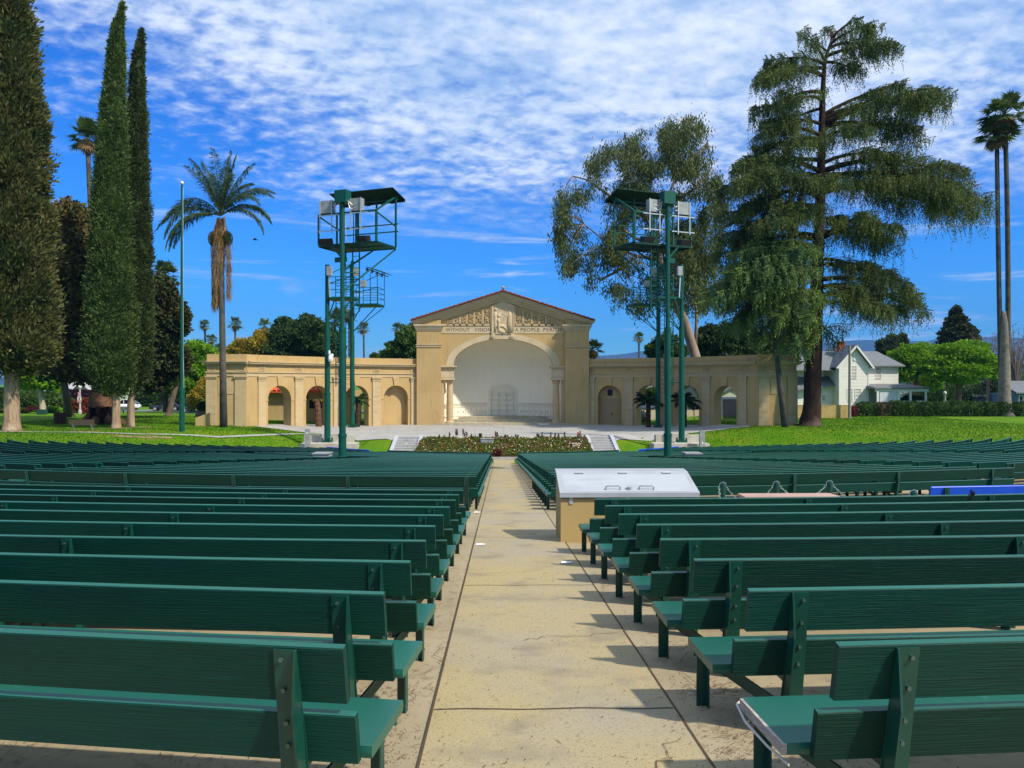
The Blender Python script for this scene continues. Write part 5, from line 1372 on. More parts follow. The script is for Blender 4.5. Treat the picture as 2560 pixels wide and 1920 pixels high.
# beyond the left arcade
blob_tree('autumn_tree', 'orange-yellow tree showing above the left arcade roof', 'trees beyond the arcades', at(630, 1030, 118), .3, [bp(610, 872, 118, 28, 22), bp(645, 865, 118, 26, 26), bp(580, 885, 118, 24, 16), bp(655, 845, 119, 20, 18)], lf_yel, 12000, (.42, .17), m_barkG, gap=.55)
blob_tree('dark_oak', 'large dark rounded tree above the left arcade roof', 'trees beyond the arcades', at(760, 1030, 120), .6, [bp(720, 855, 120, 50, 40), bp(770, 845, 120, 50, 45), bp(815, 870, 120, 45, 40), bp(712, 820, 121, 24, 26), bp(770, 812, 121, 30, 25), bp(690, 880, 119, 40, 25), bp(840, 888, 119, 22, 20)], lf_drk, 34000, (.42, .17), m_barkG, gap=.3)
blob_tree('loose_tree', 'loose leafy tree rising just left of the pavilion roof', 'trees beyond the arcades', at(1010, 1030, 110), .35, [bp(1020, 850, 110, 30, 32), bp(990, 875, 110, 26, 22), bp(1035, 880, 110, 28, 24), bp(965, 888, 111, 18, 12), bp(1030, 825, 111, 14, 14)], lf_mid, 12000, (.36, .13), m_barkG, gap=.7)
blob_tree('low_bush', 'small round bush tip showing left of the pavilion', 'trees beyond the arcades', at(935, 1030, 105), 0, [bp(936, 893, 105, 10, 9)], lf_mid, 900, (.3, .1))
# beyond the right arcade
blob_tree('dark_tree', 'dark broad tree above the right arcade roof', 'trees beyond the arcades', at(1810, 1030, 104), .5, [bp(1790, 860, 104, 45, 40), bp(1840, 850, 104, 50, 45), bp(1900, 870, 103, 50, 40), bp(1950, 880, 103, 45, 40), bp(1860, 885, 102, 60, 26), bp(1770, 838, 105, 24, 24)], lf_drk, 30000, (.40, .16), m_barkG, gap=.35)
blob_tree('dark_bush', 'dark tree showing between the right-hand towers above the roof', 'trees beyond the arcades', at(1650, 1030, 104), .3, [bp(1640, 875, 104, 25, 22), bp(1665, 862, 104, 28, 26), bp(1690, 880, 104, 28, 20)], lf_mid, 8000, (.36, .14), m_barkG, gap=.4)
# right-hand background
blob_tree('round_tree', 'round bright green tree nearest the palms, behind the hedge', 'round trees behind the house hedge', at(2395, 1020, 100), .42, [bp(2400, 895, 100, 70, 35), bp(2345, 915, 100, 45, 28), bp(2455, 915, 100, 45, 30), bp(2400, 930, 98, 60, 28), bp(2420, 875, 101, 45, 22)], lf_bri, 26000, (.34, .13), m_barkG, gap=.35, trunk_h=1.2)
blob_tree('round_tree', 'round bright green tree close behind the white house', 'round trees behind the house hedge', at(2290, 1015, 112), .4, [bp(2275, 895, 112, 45, 30), bp(2310, 915, 112, 40, 30), bp(2260, 930, 112, 30, 25), bp(2300, 880, 113, 35, 20), bp(2330, 950, 110, 25, 25)], lf_bri, 17000, (.36, .14), m_barkG, gap=.4)
blob_tree('conifer_tree', 'dark conical conifer rising behind the round green tree', 'conifers in the distance', at(2395, 1000, 135), .5, [bp(2390, 785, 135, 12, 18), bp(2392, 805, 135, 24, 18), bp(2395, 825, 135, 36, 18), bp(2397, 845, 135, 46, 18), bp(2397, 865, 135, 52, 18), bp(2398, 890, 135, 55, 20)], lf_mag, 17000, (.5, .16), m_barkG, gap=.35)
blob_tree('hazy_tree', 'grey-green eucalypt tops beyond the roof of the white house', 'conifers in the distance', at(2230, 1000, 150), .3, [bp(2205, 862, 150, 14, 12), bp(2232, 852, 150, 18, 14), bp(2255, 850, 150, 12, 16), bp(2228, 875, 150, 30, 14), bp(2262, 872, 150, 14, 12)], leafmat('grey_green_leaf', (.055, .075, .030), (.09, .11, .05), (.04, .055, .022)), 6000, (.5, .14), m_barkG, gap=.6)
for i, (px, py, rx, rz, Z) in enumerate(((2470, 870, 45, 42, 118), (2540, 860, 45, 50, 116))):
    # bare winter trees: a haze of twigs
    c = at(px, 1005, Z); r = tag(empty('bare_tree', c), ['bare greyish tree just left of the tall palm trunks', 'bare pinkish tree right of the tall palm trunks at the photo edge'][i], 'tree', 'bare trees'); mb = MB(); k = Z/F
    cc = at(px, py, Z); fork = c+Vector((0, 0, 2.4)); mb.tube([c, fork], [.3, .22], 8)
    for q in range(34):
        d = Vector((random.uniform(-1, 1), random.uniform(-1, 1), random.uniform(-.35, 1))); d = d/max(1, d.length)
        e = Vector((cc.x+d.x*rx*k, cc.y+d.y*rx*k, cc.z+d.z*rz*k)); md = fork.lerp(e, .45)+Vector((0, 0, .4))
        mb.tube([fork, md, e], [.09, .05, .02], 5)
        for w in range(7):
            s_ = md.lerp(e, random.random()); v = Vector((random.uniform(-1, 1), random.uniform(-1, 1), random.uniform(-.3, 1)))*1.3; mb.tube([s_, s_+v*.5+Vector((0, 0, .1)), s_+v], [.028, .02, .012], 4)
    mb.build('branches', mat('bare_twigs', (.20, .14, .12), .9), r)

# ---------------------------------------------------------------- big deodar cedar
def cedar():
    Z = 69.0; k = Z/F; base = on_ground(2026, 1064); Z = base.y*math.cos(PSI)+base.x*math.sin(PSI)
    root = tag(empty('deodar_cedar', base), 'huge drooping deodar cedar with nodding top on the right lawn', 'tree')
    lf = leafmat('cedar_needles', (.085, .120, .022), (.17, .205, .050), (.062, .108, .038), .35, .25)
    tp = [(2026, 1064), (2030, 1000), (2036, 900), (2040, 760), (2045, 640), (2050, 500), (2054, 380), (2056, 250), (2062, 150), (2085, 85), (2120, 62)]
    tr = [.95, .74, .66, .60, .52, .44, .36, .26, .16, .10, .04]
    T = [at(px, py, Z) for px, py in tp]; T[0] = Vector(base)
    trunk('trunk', T, [q*.95 for q in tr], mat('cedar_bark', (.055, .032, .024), .95, .1, noise=(2.5, .35, .7, (.03, .018, .013), (3, 3, .6)), noise2=(.25, .5, .62, (.11, .075, .058)), bump=(6, 1., (3, 3, .5), .07)), root, 14, 1.75, .07)
    def tx(py):
        for (x0, y0), (x1, y1) in zip(tp, tp[1:]):
            if y1 <= py <= y0: return x0+(x1-x0)*(py-y0)/(y1-y0)
        return tp[-1][0]
    limbs = []                                                  # (attach py, tip px, tip py, depth m, droop)
    for q in [(150, 1990, 92, -1), (170, 1900, 175, 1), (190, 1876, 230, -1.5), (160, 1930, 128, 1.5), (110, 2205, 72, 0), (120, 2225, 115, 1), (140, 2232, 150, -1.2), (155, 2180, 165, 1.5), (95, 2150, 52, -.5), (100, 2090, 50, 1), (130, 2010, 70, 1),
              (230, 1885, 285, 1), (250, 1920, 300, -2), (270, 1960, 300, 2.5), (290, 2265, 210, 0), (300, 2349, 258, 1), (310, 2340, 275, -2), (320, 2345, 345, 2), (310, 1890, 330, 0),
              (340, 1872, 365, -1), (350, 1880, 395, 2), (380, 1930, 410, -3), (400, 1840, 415, 1), (430, 1819, 425, -1), (440, 1815, 480, 2), (470, 1800, 500, -2), (410, 2250, 405, -1), (430, 2387, 446, 0), (440, 2370, 455, 2),
              (450, 2430, 503, -1), (470, 2442, 545, 1), (480, 2410, 560, -2.5), (520, 1800, 560, 0), (540, 1812, 610, 2), (560, 1860, 600, -4), (590, 1830, 650, 3), (580, 2280, 620, 2), (600, 2215, 600, -2.5),
              (650, 2225, 690, 1), (660, 2245, 715, -1), (700, 2290, 755, -1), (720, 2331, 792, 1), (740, 2270, 800, 2), (760, 2180, 800, -3), (690, 1860, 720, 3.5), (740, 1880, 800, 2.5), (790, 1960, 860, 3), (810, 2130, 860, 1.5),
              (620, 1870, 660, -2.5), (470, 1880, 500, 3), (540, 1900, 560, -3.5), (600, 1830, 600, 1), (640, 1850, 640, -1), (500, 1850, 455, -3), (600, 2120, 560, -3.5), (560, 2150, 530, 3), (680, 1900, 700, -2), (350, 2100, 380, -4), (480, 1990, 500, -4.5), (720, 2090, 770, -3.5)]:
        limbs.append(q)
    PB = []; AB = []; mbL = MB(); todo = []
    for (pa, px, py, dy) in limbs:
        a = at(tx(pa), pa, Z); b = at(px, py, Z); b.y += dy*1.4; todo.append((a, b, 0))
    while todo:
        a, b, lev = todo.pop()
        L = (b-a).length
        c1 = a.lerp(b, .33)+Vector((0, 0, random.uniform(.06, .20)*L)); c2 = a.lerp(b, .68)+Vector((0, 0, random.uniform(.06, .20)*L))
        def bz(t): return a*(1-t)**3+c1*3*t*(1-t)**2+c2*3*t*t*(1-t)+b*t**3
        mbL.tube([bz(t) for t in (0, .15, .3, .5, .7, .9, 1)], [.05+.022*L, .05+.017*L, .04+.013*L, .03+.009*L, .025+.005*L, .02, .01], 6)
        d = (b-a); d.z = 0; d.normalize(); lat = Vector((-d.y, d.x, 0))
        if lev == 0 and L > 4.5:                                 # the limb forks into drooping fingers
            for t_ in (random.uniform(.38, .5), random.uniform(.52, .66), random.uniform(.68, .8)):
                s0 = bz(t_); v = d*random.uniform(.6, 1.0)+lat*random.choice((-1, 1))*random.uniform(.35, .9); l2 = L*random.uniform(.26, .42)*(1.25-.6*t_)
                todo.append((s0, s0+v.normalized()*l2+Vector((0, 0, -random.uniform(.12, .42)*l2)), 1))
        ns = int((5+L*2.6) if lev == 0 else 5+L*3.4)
        for i in range(ns):
            t = .10+.90*(i/ns)**.8; p = bz(t); sl = (.30+.30*random.random())*L*(1.05-t*.75)*random.choice((-1, 1))
            sl = max(-2.4, min(2.4, sl)); fw = abs(sl)*random.uniform(.3, .9)*(1.12-t)
            e = p+lat*sl+d*fw+Vector((0, 0, -.10*abs(sl)+random.uniform(-.1, .25)))
            if random.random() < .45: mbL.tube([p, p.lerp(e, .5)+Vector((0, 0, .08)), e], [.03, .02, .008], 4)
            m = int(5+abs(sl)*5.0)
            for j in range(m):
                u = (j+random.random())/m; q = p.lerp(e, u); q.z += .12*math.sin(math.pi*u)
                hang = random.uniform(.35, 1.25)*(1.0 if random.random() < .75 else 2.3)*(.62+.03*L)
                hd = Vector((random.uniform(-.35, .35), random.uniform(-.35, .35), -1)).normalized()
                nn = int(3+hang*7)
                for w in range(nn):
                    f_ = (w+random.random())/nn
                    PB.append(q+hd*hang*f_)
                    o = Vector((random.uniform(-1, 1), random.uniform(-1, 1), random.uniform(-1.1, .5))); AB.append(hd*.5+o*.6)
                for w in range(3):
                    PB.append(q); o = lat*random.uniform(-1, 1)+d*random.uniform(0, 1.4)+Vector((0, 0, random.uniform(0, .35))); AB.append(o)
    P = np.array([tuple(v) for v in PB]); A = unit(np.array([tuple(v) for v in AB])); n = len(P)
    A = A*(rng.uniform(.6, 1.3, n)*.22)[:, None]; B = side(A, rng.uniform(.7, 1.4, n)*.030)
    leaves('needles', P, A, B, lf, root)
    mbL.build('limbs', m_barkD, root, smooth=True)
    return n
print('cedar needles', cedar())
def cedar_young():
    Z = 64.0; base = on_ground(1900, 1067); base = at(1905, 1000, Z); base.z = ground(base.x, base.y)
    root = tag(empty('cedar_bough_tree', base), 'lighter green young cedar drooping over the right arcade end', 'tree')
    lf = leafmat('young_cedar_needles', (.14, .21, .045), (.24, .31, .075), (.10, .18, .07), .4, .3)
    PB = []; AB = []; mbL = MB()
    hub = at(1990, 640, 67.0)
    for (ax, ay, px, py, dy) in [(1985, 640, 1840, 640, -1), (1985, 650, 1815, 690, -2), (1985, 660, 1790, 735, 0), (1985, 660, 1772, 760, -1.5), (1985, 690, 1820, 770, 1), (1990, 690, 1860, 740, -2.5), (1990, 700, 1870, 800, 0), (1990, 680, 1930, 700, -3), (1990, 720, 1920, 800, -2), (2000, 730, 1990, 800, -2.5), (2000, 640, 1930, 615, -2), (1990, 640, 1880, 612, 0), (1990, 760, 1900, 850, .5), (2000, 780, 1960, 870, -1), (2000, 800, 2000, 880, -1), (1985, 720, 1840, 820, .8), (1990, 640, 1950, 640, -3.2)]:
        a = at(ax+20, ay, 67.5); b = at(px, py, 65.5); b.y += dy*.8; L = (b-a).length
        c1 = a.lerp(b, .33)+Vector((0, 0, .14*L)); c2 = a.lerp(b, .68)+Vector((0, 0, .14*L))
        def bz(t): return a*(1-t)**3+c1*3*t*(1-t)**2+c2*3*t*t*(1-t)+b*t**3
        mbL.tube([bz(t) for t in (0, .2, .4, .6, .8, 1)], [.10, .08, .06, .04, .025, .01], 5)
        d = (b-a); d.z = 0; d.normalize(); lat = Vector((-d.y, d.x, 0)); ns = int(8+L*7)
        for i in range(ns):
            t = .08+.92*(i/ns)**.85; p = bz(t); sl = (.25+.3*random.random())*L*(1.05-t*.8)*random.choice((-1, 1)); fw = abs(sl)*random.uniform(.4, 1.1)
            e = p+lat*sl+d*fw+Vector((0, 0, -.22*abs(sl))); m = int(5+abs(sl)*7)
            for j in range(m):
                u = (j+random.random())/m; q = p.lerp(e, u); hang = random.uniform(.25, .9)*(1 if random.random() < .7 else 2.0)
                hd = Vector((random.uniform(-.3, .3), random.uniform(-.3, .3), -1)).normalized(); nn = int(2+hang*7)
                for w in range(nn):
                    PB.append(q+hd*hang*(w+random.random())/nn); o = Vector((random.uniform(-1, 1), random.uniform(-1, 1), random.uniform(-1, .5))); AB.append(hd*.5+o*.6)
                for w in range(4): PB.append(q); AB.append(lat*random.uniform(-1, 1)+d*random.uniform(0, 1.4)+Vector((0, 0, random.uniform(0, .4))))
    P = np.array([tuple(v) for v in PB]); A = unit(np.array([tuple(v) for v in AB])); n = len(P)
    A = A*(rng.uniform(.6, 1.3, n)*.22)[:, None]; B = side(A, rng.uniform(.7, 1.4, n)*.034)
    leaves('needles', P, A, B, lf, root); 
    t0 = at(2012, 1062, 68.6); t0.z = ground(t0.x, t0.y)
    mbL.tube([t0, at(2014, 900, 68), at(2010, 760, 67.7), at(2006, 620, 67.5)], [.16, .13, .11, .05], 8)
    mbL.build('limbs', m_barkD, root, smooth=True)
    return n
print('young needles', cedar_young())

# ---------------------------------------------------------------- eucalyptus behind the right arcade
def eucalyptus():
    Z = 92.0; base = at(1745, 1020, Z); base.z = B0
    root = tag(empty('eucalyptus_tree', base), 'tall airy eucalyptus with leaning pink-grey trunk behind the right arcade', 'tree')
    lf = leafmat('eucalyptus_leaf', (.080, .105, .026), (.135, .155, .042), (.060, .090, .024), .35, .25)
    mb = MB(); m_e = mat('eucalyptus_bark', (.30, .225, .18), .8, .2, noise=(.9, .4, .7, (.19, .14, .11), (1, 1, .4)), bump=(4, .5))
    J = lambda px, py, dz=0: at(px, py, Z+dz)
    main = [Vector((base.x+1.2, base.y, B0)), J(1738, 890), J(1710, 800), J(1672, 725), J(1650, 660), J(1640, 600)]
    limbs = [[J(1640, 600), J(1610, 540), J(1590, 470), J(1560, 400), J(1560, 340)], [J(1640, 600), J(1660, 520), J(1690, 440), J(1700, 370), J(1710, 310)], [J(1650, 650), J(1590, 640, -2), J(1520, 610, -3), J(1460, 560, -3)],
             [J(1655, 660), J(1720, 620, 2), J(1770, 560, 2), J(1800, 500, 2)], [J(1610, 540), J(1540, 500, 2), J(1470, 450, 2), J(1430, 440, 2)], [J(1660, 520), J(1740, 470, -2), J(1780, 420, -2)], [J(1590, 640), J(1540, 680, -1), J(1500, 700)], [J(1690, 440), J(1740, 390), J(1770, 360)], [J(1640, 620), J(1580, 590, -4), J(1540, 560, -5)]]
    tr = MB(); tr.tube(main, [.75, .62, .55, .48, .42, .36], 12)
    for l in limbs: mb.tube(l, [.26, .17, .12, .07, .04][:len(l)], 7)
    s2 = MB(); s2.tube([J(1738, 870), J(1742, 780, 1), J(1728, 720, 1), J(1745, 640, 1), J(1720, 560, 1)], [.22, .18, .14, .1, .05], 7)
    tr.build('trunk', m_e, root, smooth=True); 
    PP = []; AA = []
    rr = random.Random(11)
    def inside(px, py):
        t = (py-295)/(780-295)
        L = np.interp(py, [295, 330, 380, 430, 480, 560, 640, 700, 730, 780], [1690, 1585, 1490, 1440, 1400, 1392, 1400, 1430, 1500, 1540])
        Rr = np.interp(py, [295, 350, 400, 450, 520, 600, 700, 780], [1750, 1770, 1770, 1800, 1815, 1800, 1790, 1750])
        if 300 < py < 385 and 1612 < px < 1655: return False
        return L < px < Rr
    clusters = 0
    holes = [(rr.uniform(1420, 1790), rr.uniform(420, 740), rr.uniform(13, 30)) for _ in range(34)]
    while clusters < 560:
        px = rr.uniform(1385, 1815); py = rr.uniform(295, 765)
        if not inside(px, py): continue
        if any(math.hypot(px-a, (py-b)*.8) < c for a, b, c in holes): continue
        if py > 640 and rr.random() < .45 and px < 1700: continue
        clusters += 1
        z_ = rr.uniform(-7, 7); c = J(px, py, z_); n = int(rr.uniform(70, 190))
        r = rr.uniform(.45, 1.05); h = rr.uniform(.7, 1.9)
        p = rng.normal(size=(n, 3))*np.array([r*.55, r*.55, h*.45])+np.array(c); p[:, 2] -= h*.3
        PP.append(p); AA.append(np.array([0, 0, -1.])*.9+rdir(n)*.55)
        if rr.random() < .4:
            a = min((q for l in limbs for q in l), key=lambda q: (q-c).length); md = a.lerp(c, .5)+Vector((0, 0, .5)); mb.tube([a, md, c], [.06, .04, .015], 5)
    P = np.concatenate(PP); A = unit(np.concatenate(AA)); n = len(P)
    A = A*(rng.uniform(.6, 1.4, n)*.40)[:, None]; B = side(A, rng.uniform(.7, 1.3, n)*.062)
    leaves('foliage', P, A, B, lf, root)
    k = len(mb.v); mb.v += s2.v; mb.f += [tuple(k+i for i in f) for f in s2.f]
    mb.build('limbs', m_e, root, smooth=True)
eucalyptus()

# ---------------------------------------------------------------- palms
lf_fan = leafmat('fan_palm_leaf', (.085, .13, .028), (.16, .20, .055), (.065, .11, .028), .8, .2)
lf_dead = leafmat('dead_frond', (.24, .14, .055), (.36, .24, .11), (.17, .09, .035), .9, .2)
lf_feath = leafmat('feather_palm_leaf', (.045, .090, .026), (.085, .14, .042), (.060, .10, .024), .8, .25)
def fan_crown(c, R, n_fan=34, blades=16, dead=10, squash=1.):
    PP = []; AA = []; BB = []; Pd = []; Ad = []; Bd = []; stems = []
    for i in range(n_fan+dead):
        dd = i >= n_fan
        el = random.uniform(-.35, 1.25) if not dd else random.uniform(-1.35, -.75)
        az = random.uniform(0, 6.283); d = Vector((math.cos(az)*math.cos(el), math.sin(az)*math.cos(el), math.sin(el)))
        st = R*random.uniform(.42, .62)*(1 if not dd else .55); p = Vector(c)+d*st+Vector((0, 0, -.10*R*(1-math.sin(el))*(0 if dd else 1)))
        stems.append((Vector(c), p))
        lat = d.cross(Vector((0, 0, 1))).normalized(); upv = lat.cross(d).normalized()
        for k in range(blades):
            a = (k/(blades-1)-.5)*3.7; t = d*math.cos(a)+lat*math.sin(a)
            l = R*random.uniform(.42, .55)*(1-.12*abs(a)); t = t+Vector((0, 0, -.22-.22*random.random()))
            (Pd if dd else PP).append(p); (Ad if dd else AA).append(t*l); (Bd if dd else BB).append((t.cross(upv)).normalized()*l*.085)
    f = lambda q: np.array([tuple(v) for v in q]).reshape(-1, 3)
    return f(PP), f(AA), f(BB), f(Pd), f(Ad), f(Bd), stems
def fan_palm(label, crown, base, R, tr=.28, group='fan palms', n_fan=34, blades=16, dead=10, bendx=0., skirt=True):
    base = Vector(base); crown = Vector(crown)
    root = tag(empty('fan_palm', base), label, 'palm tree', group)
    mid = base.lerp(crown, .5)+Vector((bendx, 0, 0))
    pts = [base*(1-t)**2+mid*2*t*(1-t)+crown*t*t for t in np.linspace(0, 1, 9)]
    mb = MB(); mb.tube(pts, [tr*1.25, tr, tr*.95, tr*.92, tr*.9, tr*.88, tr*.86, tr*.84, tr*.9], 9); mb.build('trunk', m_palm, root, smooth=True)
    P, A, B, Pd, Ad, Bd, st = fan_crown(crown+Vector((0, 0, R*.1)), R, n_fan, blades, dead)
    leaves('fronds', P, A, B, lf_fan, root)
    if dead: leaves('dead_fronds', Pd, Ad, Bd, lf_dead, root)
    if R > 1.5:
        mb = MB()
        for a, b in st: mb.bar(a, b, .05)
        mb.build('stalks', lf_fan, root)
    return root
# near ones
fan_palm('fan palm left of the tallest cypress, crown against the clouds', at(218, 345, 95), at(236, 1030, 95), 2.7, .32, 'fan palms', 40, 18, 14, .4)
fan_palm('fan palm crown peeping out right of the slim cypresses', at(412, 690, 105), at(414, 1030, 105), 2.4, .30, 'fan palms', 34, 16, 16)
b = at(2514, 1034, 88); b.z = ground(b.x, b.y)
fan_palm('very tall twin palm whose crown stands higher and further right', at(2512, 292, 88), b+Vector((.15, 0, 0)), 3.0, .30, 'twin palms at the right edge', 44, 18, 22, .5)
fan_palm('very tall twin palm whose crown hangs lower and further left', at(2492, 335, 88.5), b+Vector((-.15, .4, 0)), 2.7, .28, 'twin palms at the right edge', 36, 18, 18, -.15)
mb = MB(); mb.tube([b-Vector((0, 0, .3)), b+Vector((0, .2, .6)), b+Vector((0, .2, 2.2)), b+Vector((.02, .2, 7.0)), b+Vector((.03, .2, 10.5)), b+Vector((.03, .2, 12))], [1.05, .8, .66, .56, .45, .30], 14); mb.build('swollen_base', mat('palm_base', (.22, .19, .16), .95, noise=(2, .4, .7, (.13, .11, .09)), bump=(3, .6, (1, 1, 5), .04)), bpy.data.objects['fan_palm.002'], smooth=True)
far = [(512, 815, 12, 'thin distant palm directly left of the feather palm trunk, upper one'), (528, 850, 12, 'thin distant palm just left of the feather palm trunk, lower one'), (545, 872, 10, 'smallest distant palm, touching the arcade end roof'), (588, 812, 15, 'distant palm first to the right of the feather palm'), (661, 815, 14, 'distant palm standing over the orange tree'),
       (792, 812, 14, 'palm crown rising out of the large dark tree'), (714, 812, 12, 'palm crown over the left part of the dark tree'), (838, 800, 20, 'palm left of the near left tower pole, browner crown'), (852, 788, 18, 'palm behind the near left tower pole'), (873, 792, 16, 'palm just right of the near left tower pole, below the cage'), (909, 823, 14, 'lone thin palm between left tower and pavilion'), (993, 822, 12, 'palm crown above the loose tree by the pavilion'), (1597, 845, 12, 'lone thin palm over the right arcade, before the blue hills')]
for px, py, R, lab in far:
    Z = 170 if px not in (838, 852, 873) else 140
    k = Z/F; c = at(px, py, Z); bb = at(px+random.uniform(-4, 6), 1000, Z); bb.z = -3
    fan_palm(lab, c, bb, R*k*1.7, .24, 'distant palms', 30, 10, 7, 0)
fan_palm('bushy palm crown low beside the right pavilion pier', at(1482, 875, 95), at(1480, 1030, 95), 1.7, .3, 'distant palms', 34, 14, 8)
# feather palm left of the arcade
def feather_frond(start, az, el, L, droop, PP, AA, BB, mb, leaf=.62, spiral=0.):
    d = Vector((math.cos(az)*math.cos(el), math.sin(az)*math.cos(el), math.sin(el))); p = Vector(start); pts = [p.copy()]; n = 30; dirs = [d.copy()]
    for i in range(n):
        d = (d+Vector((0, 0, -droop/n*(.4+1.5*i/n)))).normalized(); p = p+d*(L/n); pts.append(p.copy()); dirs.append(d.copy())
    mb.tube(pts[::2], [.05*(1-i/(len(pts[::2])))+.008 for i in range(len(pts[::2]))], 5)
    for i in range(4, n):
        q = pts[i]; dd = dirs[i]; lat = dd.cross(Vector((0, 0, 1)))
        lat = lat.normalized() if lat.length > .05 else Vector((1, 0, 0)); w = math.sin(math.pi*min(1, (i-2)/(n-1))*.92+.15)
        for s in (-1, 1):
            for _ in range(7):
                a = lat*s*random.uniform(.35, 1.0)+dd*random.uniform(.25, .85)+Vector((0, 0, random.uniform(-1.25, .10)))
                a = a.normalized()*leaf*w*random.uniform(.8, 1.3)*(L/3.6)**.6
                qq = q+dd*random.uniform(0, L/n); PP.append(qq); AA.append(a); BB.append(a.cross(Vector((random.uniform(-1, 1), random.uniform(-1, 1), 1))).normalized()*.024)
def queen_palm(label, base, top_, fr, skirt=True, tr=.28, name='feather_palm'):
    root = tag(empty(name, base), label, 'palm tree', 'feather palms'); base = Vector(base); top_ = Vector(top_)
    mb = MB(); mb.tube([base-Vector((0, 0, .2)), base.lerp(top_, .25), base.lerp(top_, .6), top_], [tr*1.2, tr, tr*.85, tr*.7], 12); mb.build('trunk', m_palm, root, smooth=True)
    PP = []; AA = []; BB = []; mb = MB()
    for az, el, L, dr in fr: feather_frond(top_+Vector((0, 0, .3)), az, el, L, dr, PP, AA, BB, mb)
    f = lambda q: np.array([tuple(v) for v in q]).reshape(-1, 3)
    leaves('fronds', f(PP), f(AA), f(BB), lf_feath, root); mb.build('stalks', mat('green_stalk', (.10, .12, .035), .6), root)
    if skirt:
        n = 3600; z = top_.z+.2-rng.random(n)**1.2*7.4; rad = np.interp(top_.z-z, [0, 1.0, 3.6, 6, 7.4], [.30, .58, .50, .30, .16])
        a = rng.uniform(0, 6.28, n); tz = base.z+0*z; t = (z-base.z)/(top_.z-base.z); xc = base.x+(top_.x-base.x)*t; 
        P = np.stack([xc+rad*np.cos(a)*rng.uniform(.5, 1.15, n)-.08*(top_.z-z), np.full(n, top_.y)+rad*np.sin(a), z], 1)
        A = np.array([0, 0, -1.])+rdir(n)*.22; A = A*rng.uniform(.4, 1.1, n)[:, None]; leaves('dead_fronds', P, A, side(A, .018), lf_dead, root)
        n = 700; P2 = np.stack([top_.x+.75+rng.normal(0, .12, n), np.full(n, top_.y)-.2+rng.normal(0, .1, n), top_.z-1.8-rng.random(n)*4.8], 1); A = np.array([0, 0, -1.])+rdir(n)*.16; A = A*.8
        leaves('hanging_dead_frond', P2, A, side(A, .014), lf_dead, root)
        mb = MB(); 
        for dx in (-.62, .62):
            c = top_+Vector((dx, -.1, -1.7)); mb.ball(c, .42, 10, 8, (.75, .75, 1.25))
        o = mb.build('fruit_cores', lf_drk, root, smooth=True)
        n = 2400; d = rdir(n); s_ = np.where(rng.random(n) < .5, -.62, .62); P = np.stack([top_.x+s_+d[:, 0]*.38, top_.y-.1+d[:, 1]*.38, top_.z-1.7+d[:, 2]*.6], 1)
        leaves('fruit_bunches', P, d*.07, side(d, .03), leafmat('palm_fruit', (.12, .10, .02), (.18, .14, .03), (.08, .09, .02)), root)
        mb = MB()
        for a_, b_ in (((-.25, 0, .1), (-.5, -.2, -1.4)), ((.25, 0, 0), (.15, -.3, -2.0)), ((.3, 0, .2), (.45, -.25, -1.3))): mb.tube([top_+Vector(a_), top_.lerp(top_+Vector(b_), .6)+Vector(a_)*.5, top_+Vector(b_)], [.08, .1, .02], 6)
        mb.build('spathes', mat('pale_spathe', (.45, .36, .24), .7), root)
pb = at(559, 1067, 66.3); pb.z = ground(pb.x, pb.y)
pt = at(552, 548, 66.3)
W_ = math.pi
queen_palm('feather palm with a shaggy brown skirt before the left arcade end', pb, pt,
           [(0, 1.45, 5.7, .5), (.3, 1.25, 5.6, 1.0), (W_-.4, 1.3, 5.4, .8), (1.6, 1.35, 5.6, .6), (-1.6, 1.35, 5.6, .7), (.1, 1.0, 5.6, 1.6), (-.5, .85, 5.4, 1.9), (.6, .80, 5.3, 2.1), (.2, .75, 5.2, 2.2), (-.1, .95, 5.6, 1.7), (1.0, 1.15, 5.2, 1.3), (-1.0, 1.05, 5.2, 1.4), (W_+.5, 1.25, 5.3, .9), (2.2, 1.2, 5.2, 1.0), (-2.3, 1.15, 5, 1.1), (.4, 1.4, 5.6, .6),
            (W_-.1, .70, 6.2, 2.0), (W_+.15, .55, 6.2, 2.6), (W_, .50, 6.3, 1.7), (W_-.3, .85, 6.0, 1.9), (W_+.3, .25, 6.2, 2.4), (0.0, .60, 5.0, 2.7), (W_+.05, .35, 6.3, 2.7), (W_-.2, .3, 6.0, 2.2)])
# leaning thin palm among the cedars, its fronds behind them
qb = at(1963, 1066, 66.6); qb.z = ground(qb.x, qb.y)
queen_palm('slender dark palm trunk leaning left before the right arcade end', qb, at(1905, 590, 68.6), [(a, .7+.3*math.sin(3*a), 3.6, 1.6) for a in np.linspace(0, 6, 13)], False, .24)
# cycads in front of the arcades
def cycad(label, px, py, h, R, n, Z, bare=False):
    c = at(px, py, Z); c.z = min(ground(c.x, c.y), c.z)+.02
    root = tag(empty('sago_palm', c), label, 'palm', 'short trunked sago palms')
    mb = MB(); m_ = 12
    mb.tube([(c.x+(.18 if bare else 0)*(0.5-t), c.y, c.z+h*t) for t in np.linspace(0, 1, m_)], [(.30 if bare else .24)*(1+.14*(i % 2))*(1-.15*i/m_) for i in range(m_)], 10); mb.build('trunk', m_barkR if bare else m_barkD, root)
    PP = []; AA = []; BB = []; st = MB(); t = Vector((c.x, c.y, c.z+h))
    for i in range(n):
        feather_frond(t, random.uniform(0, 6.28), random.uniform(.05, 1.1), R*random.uniform(.8, 1.1), 1.3, PP, AA, BB, st, .42)
    f = lambda q: np.array([tuple(v) for v in q]).reshape(-1, 3)
    leaves('fronds', f(PP), f(AA), f(BB)*1.3, lf_yel if bare else lf_drk, root); st.build('stalks', lf_drk, root)
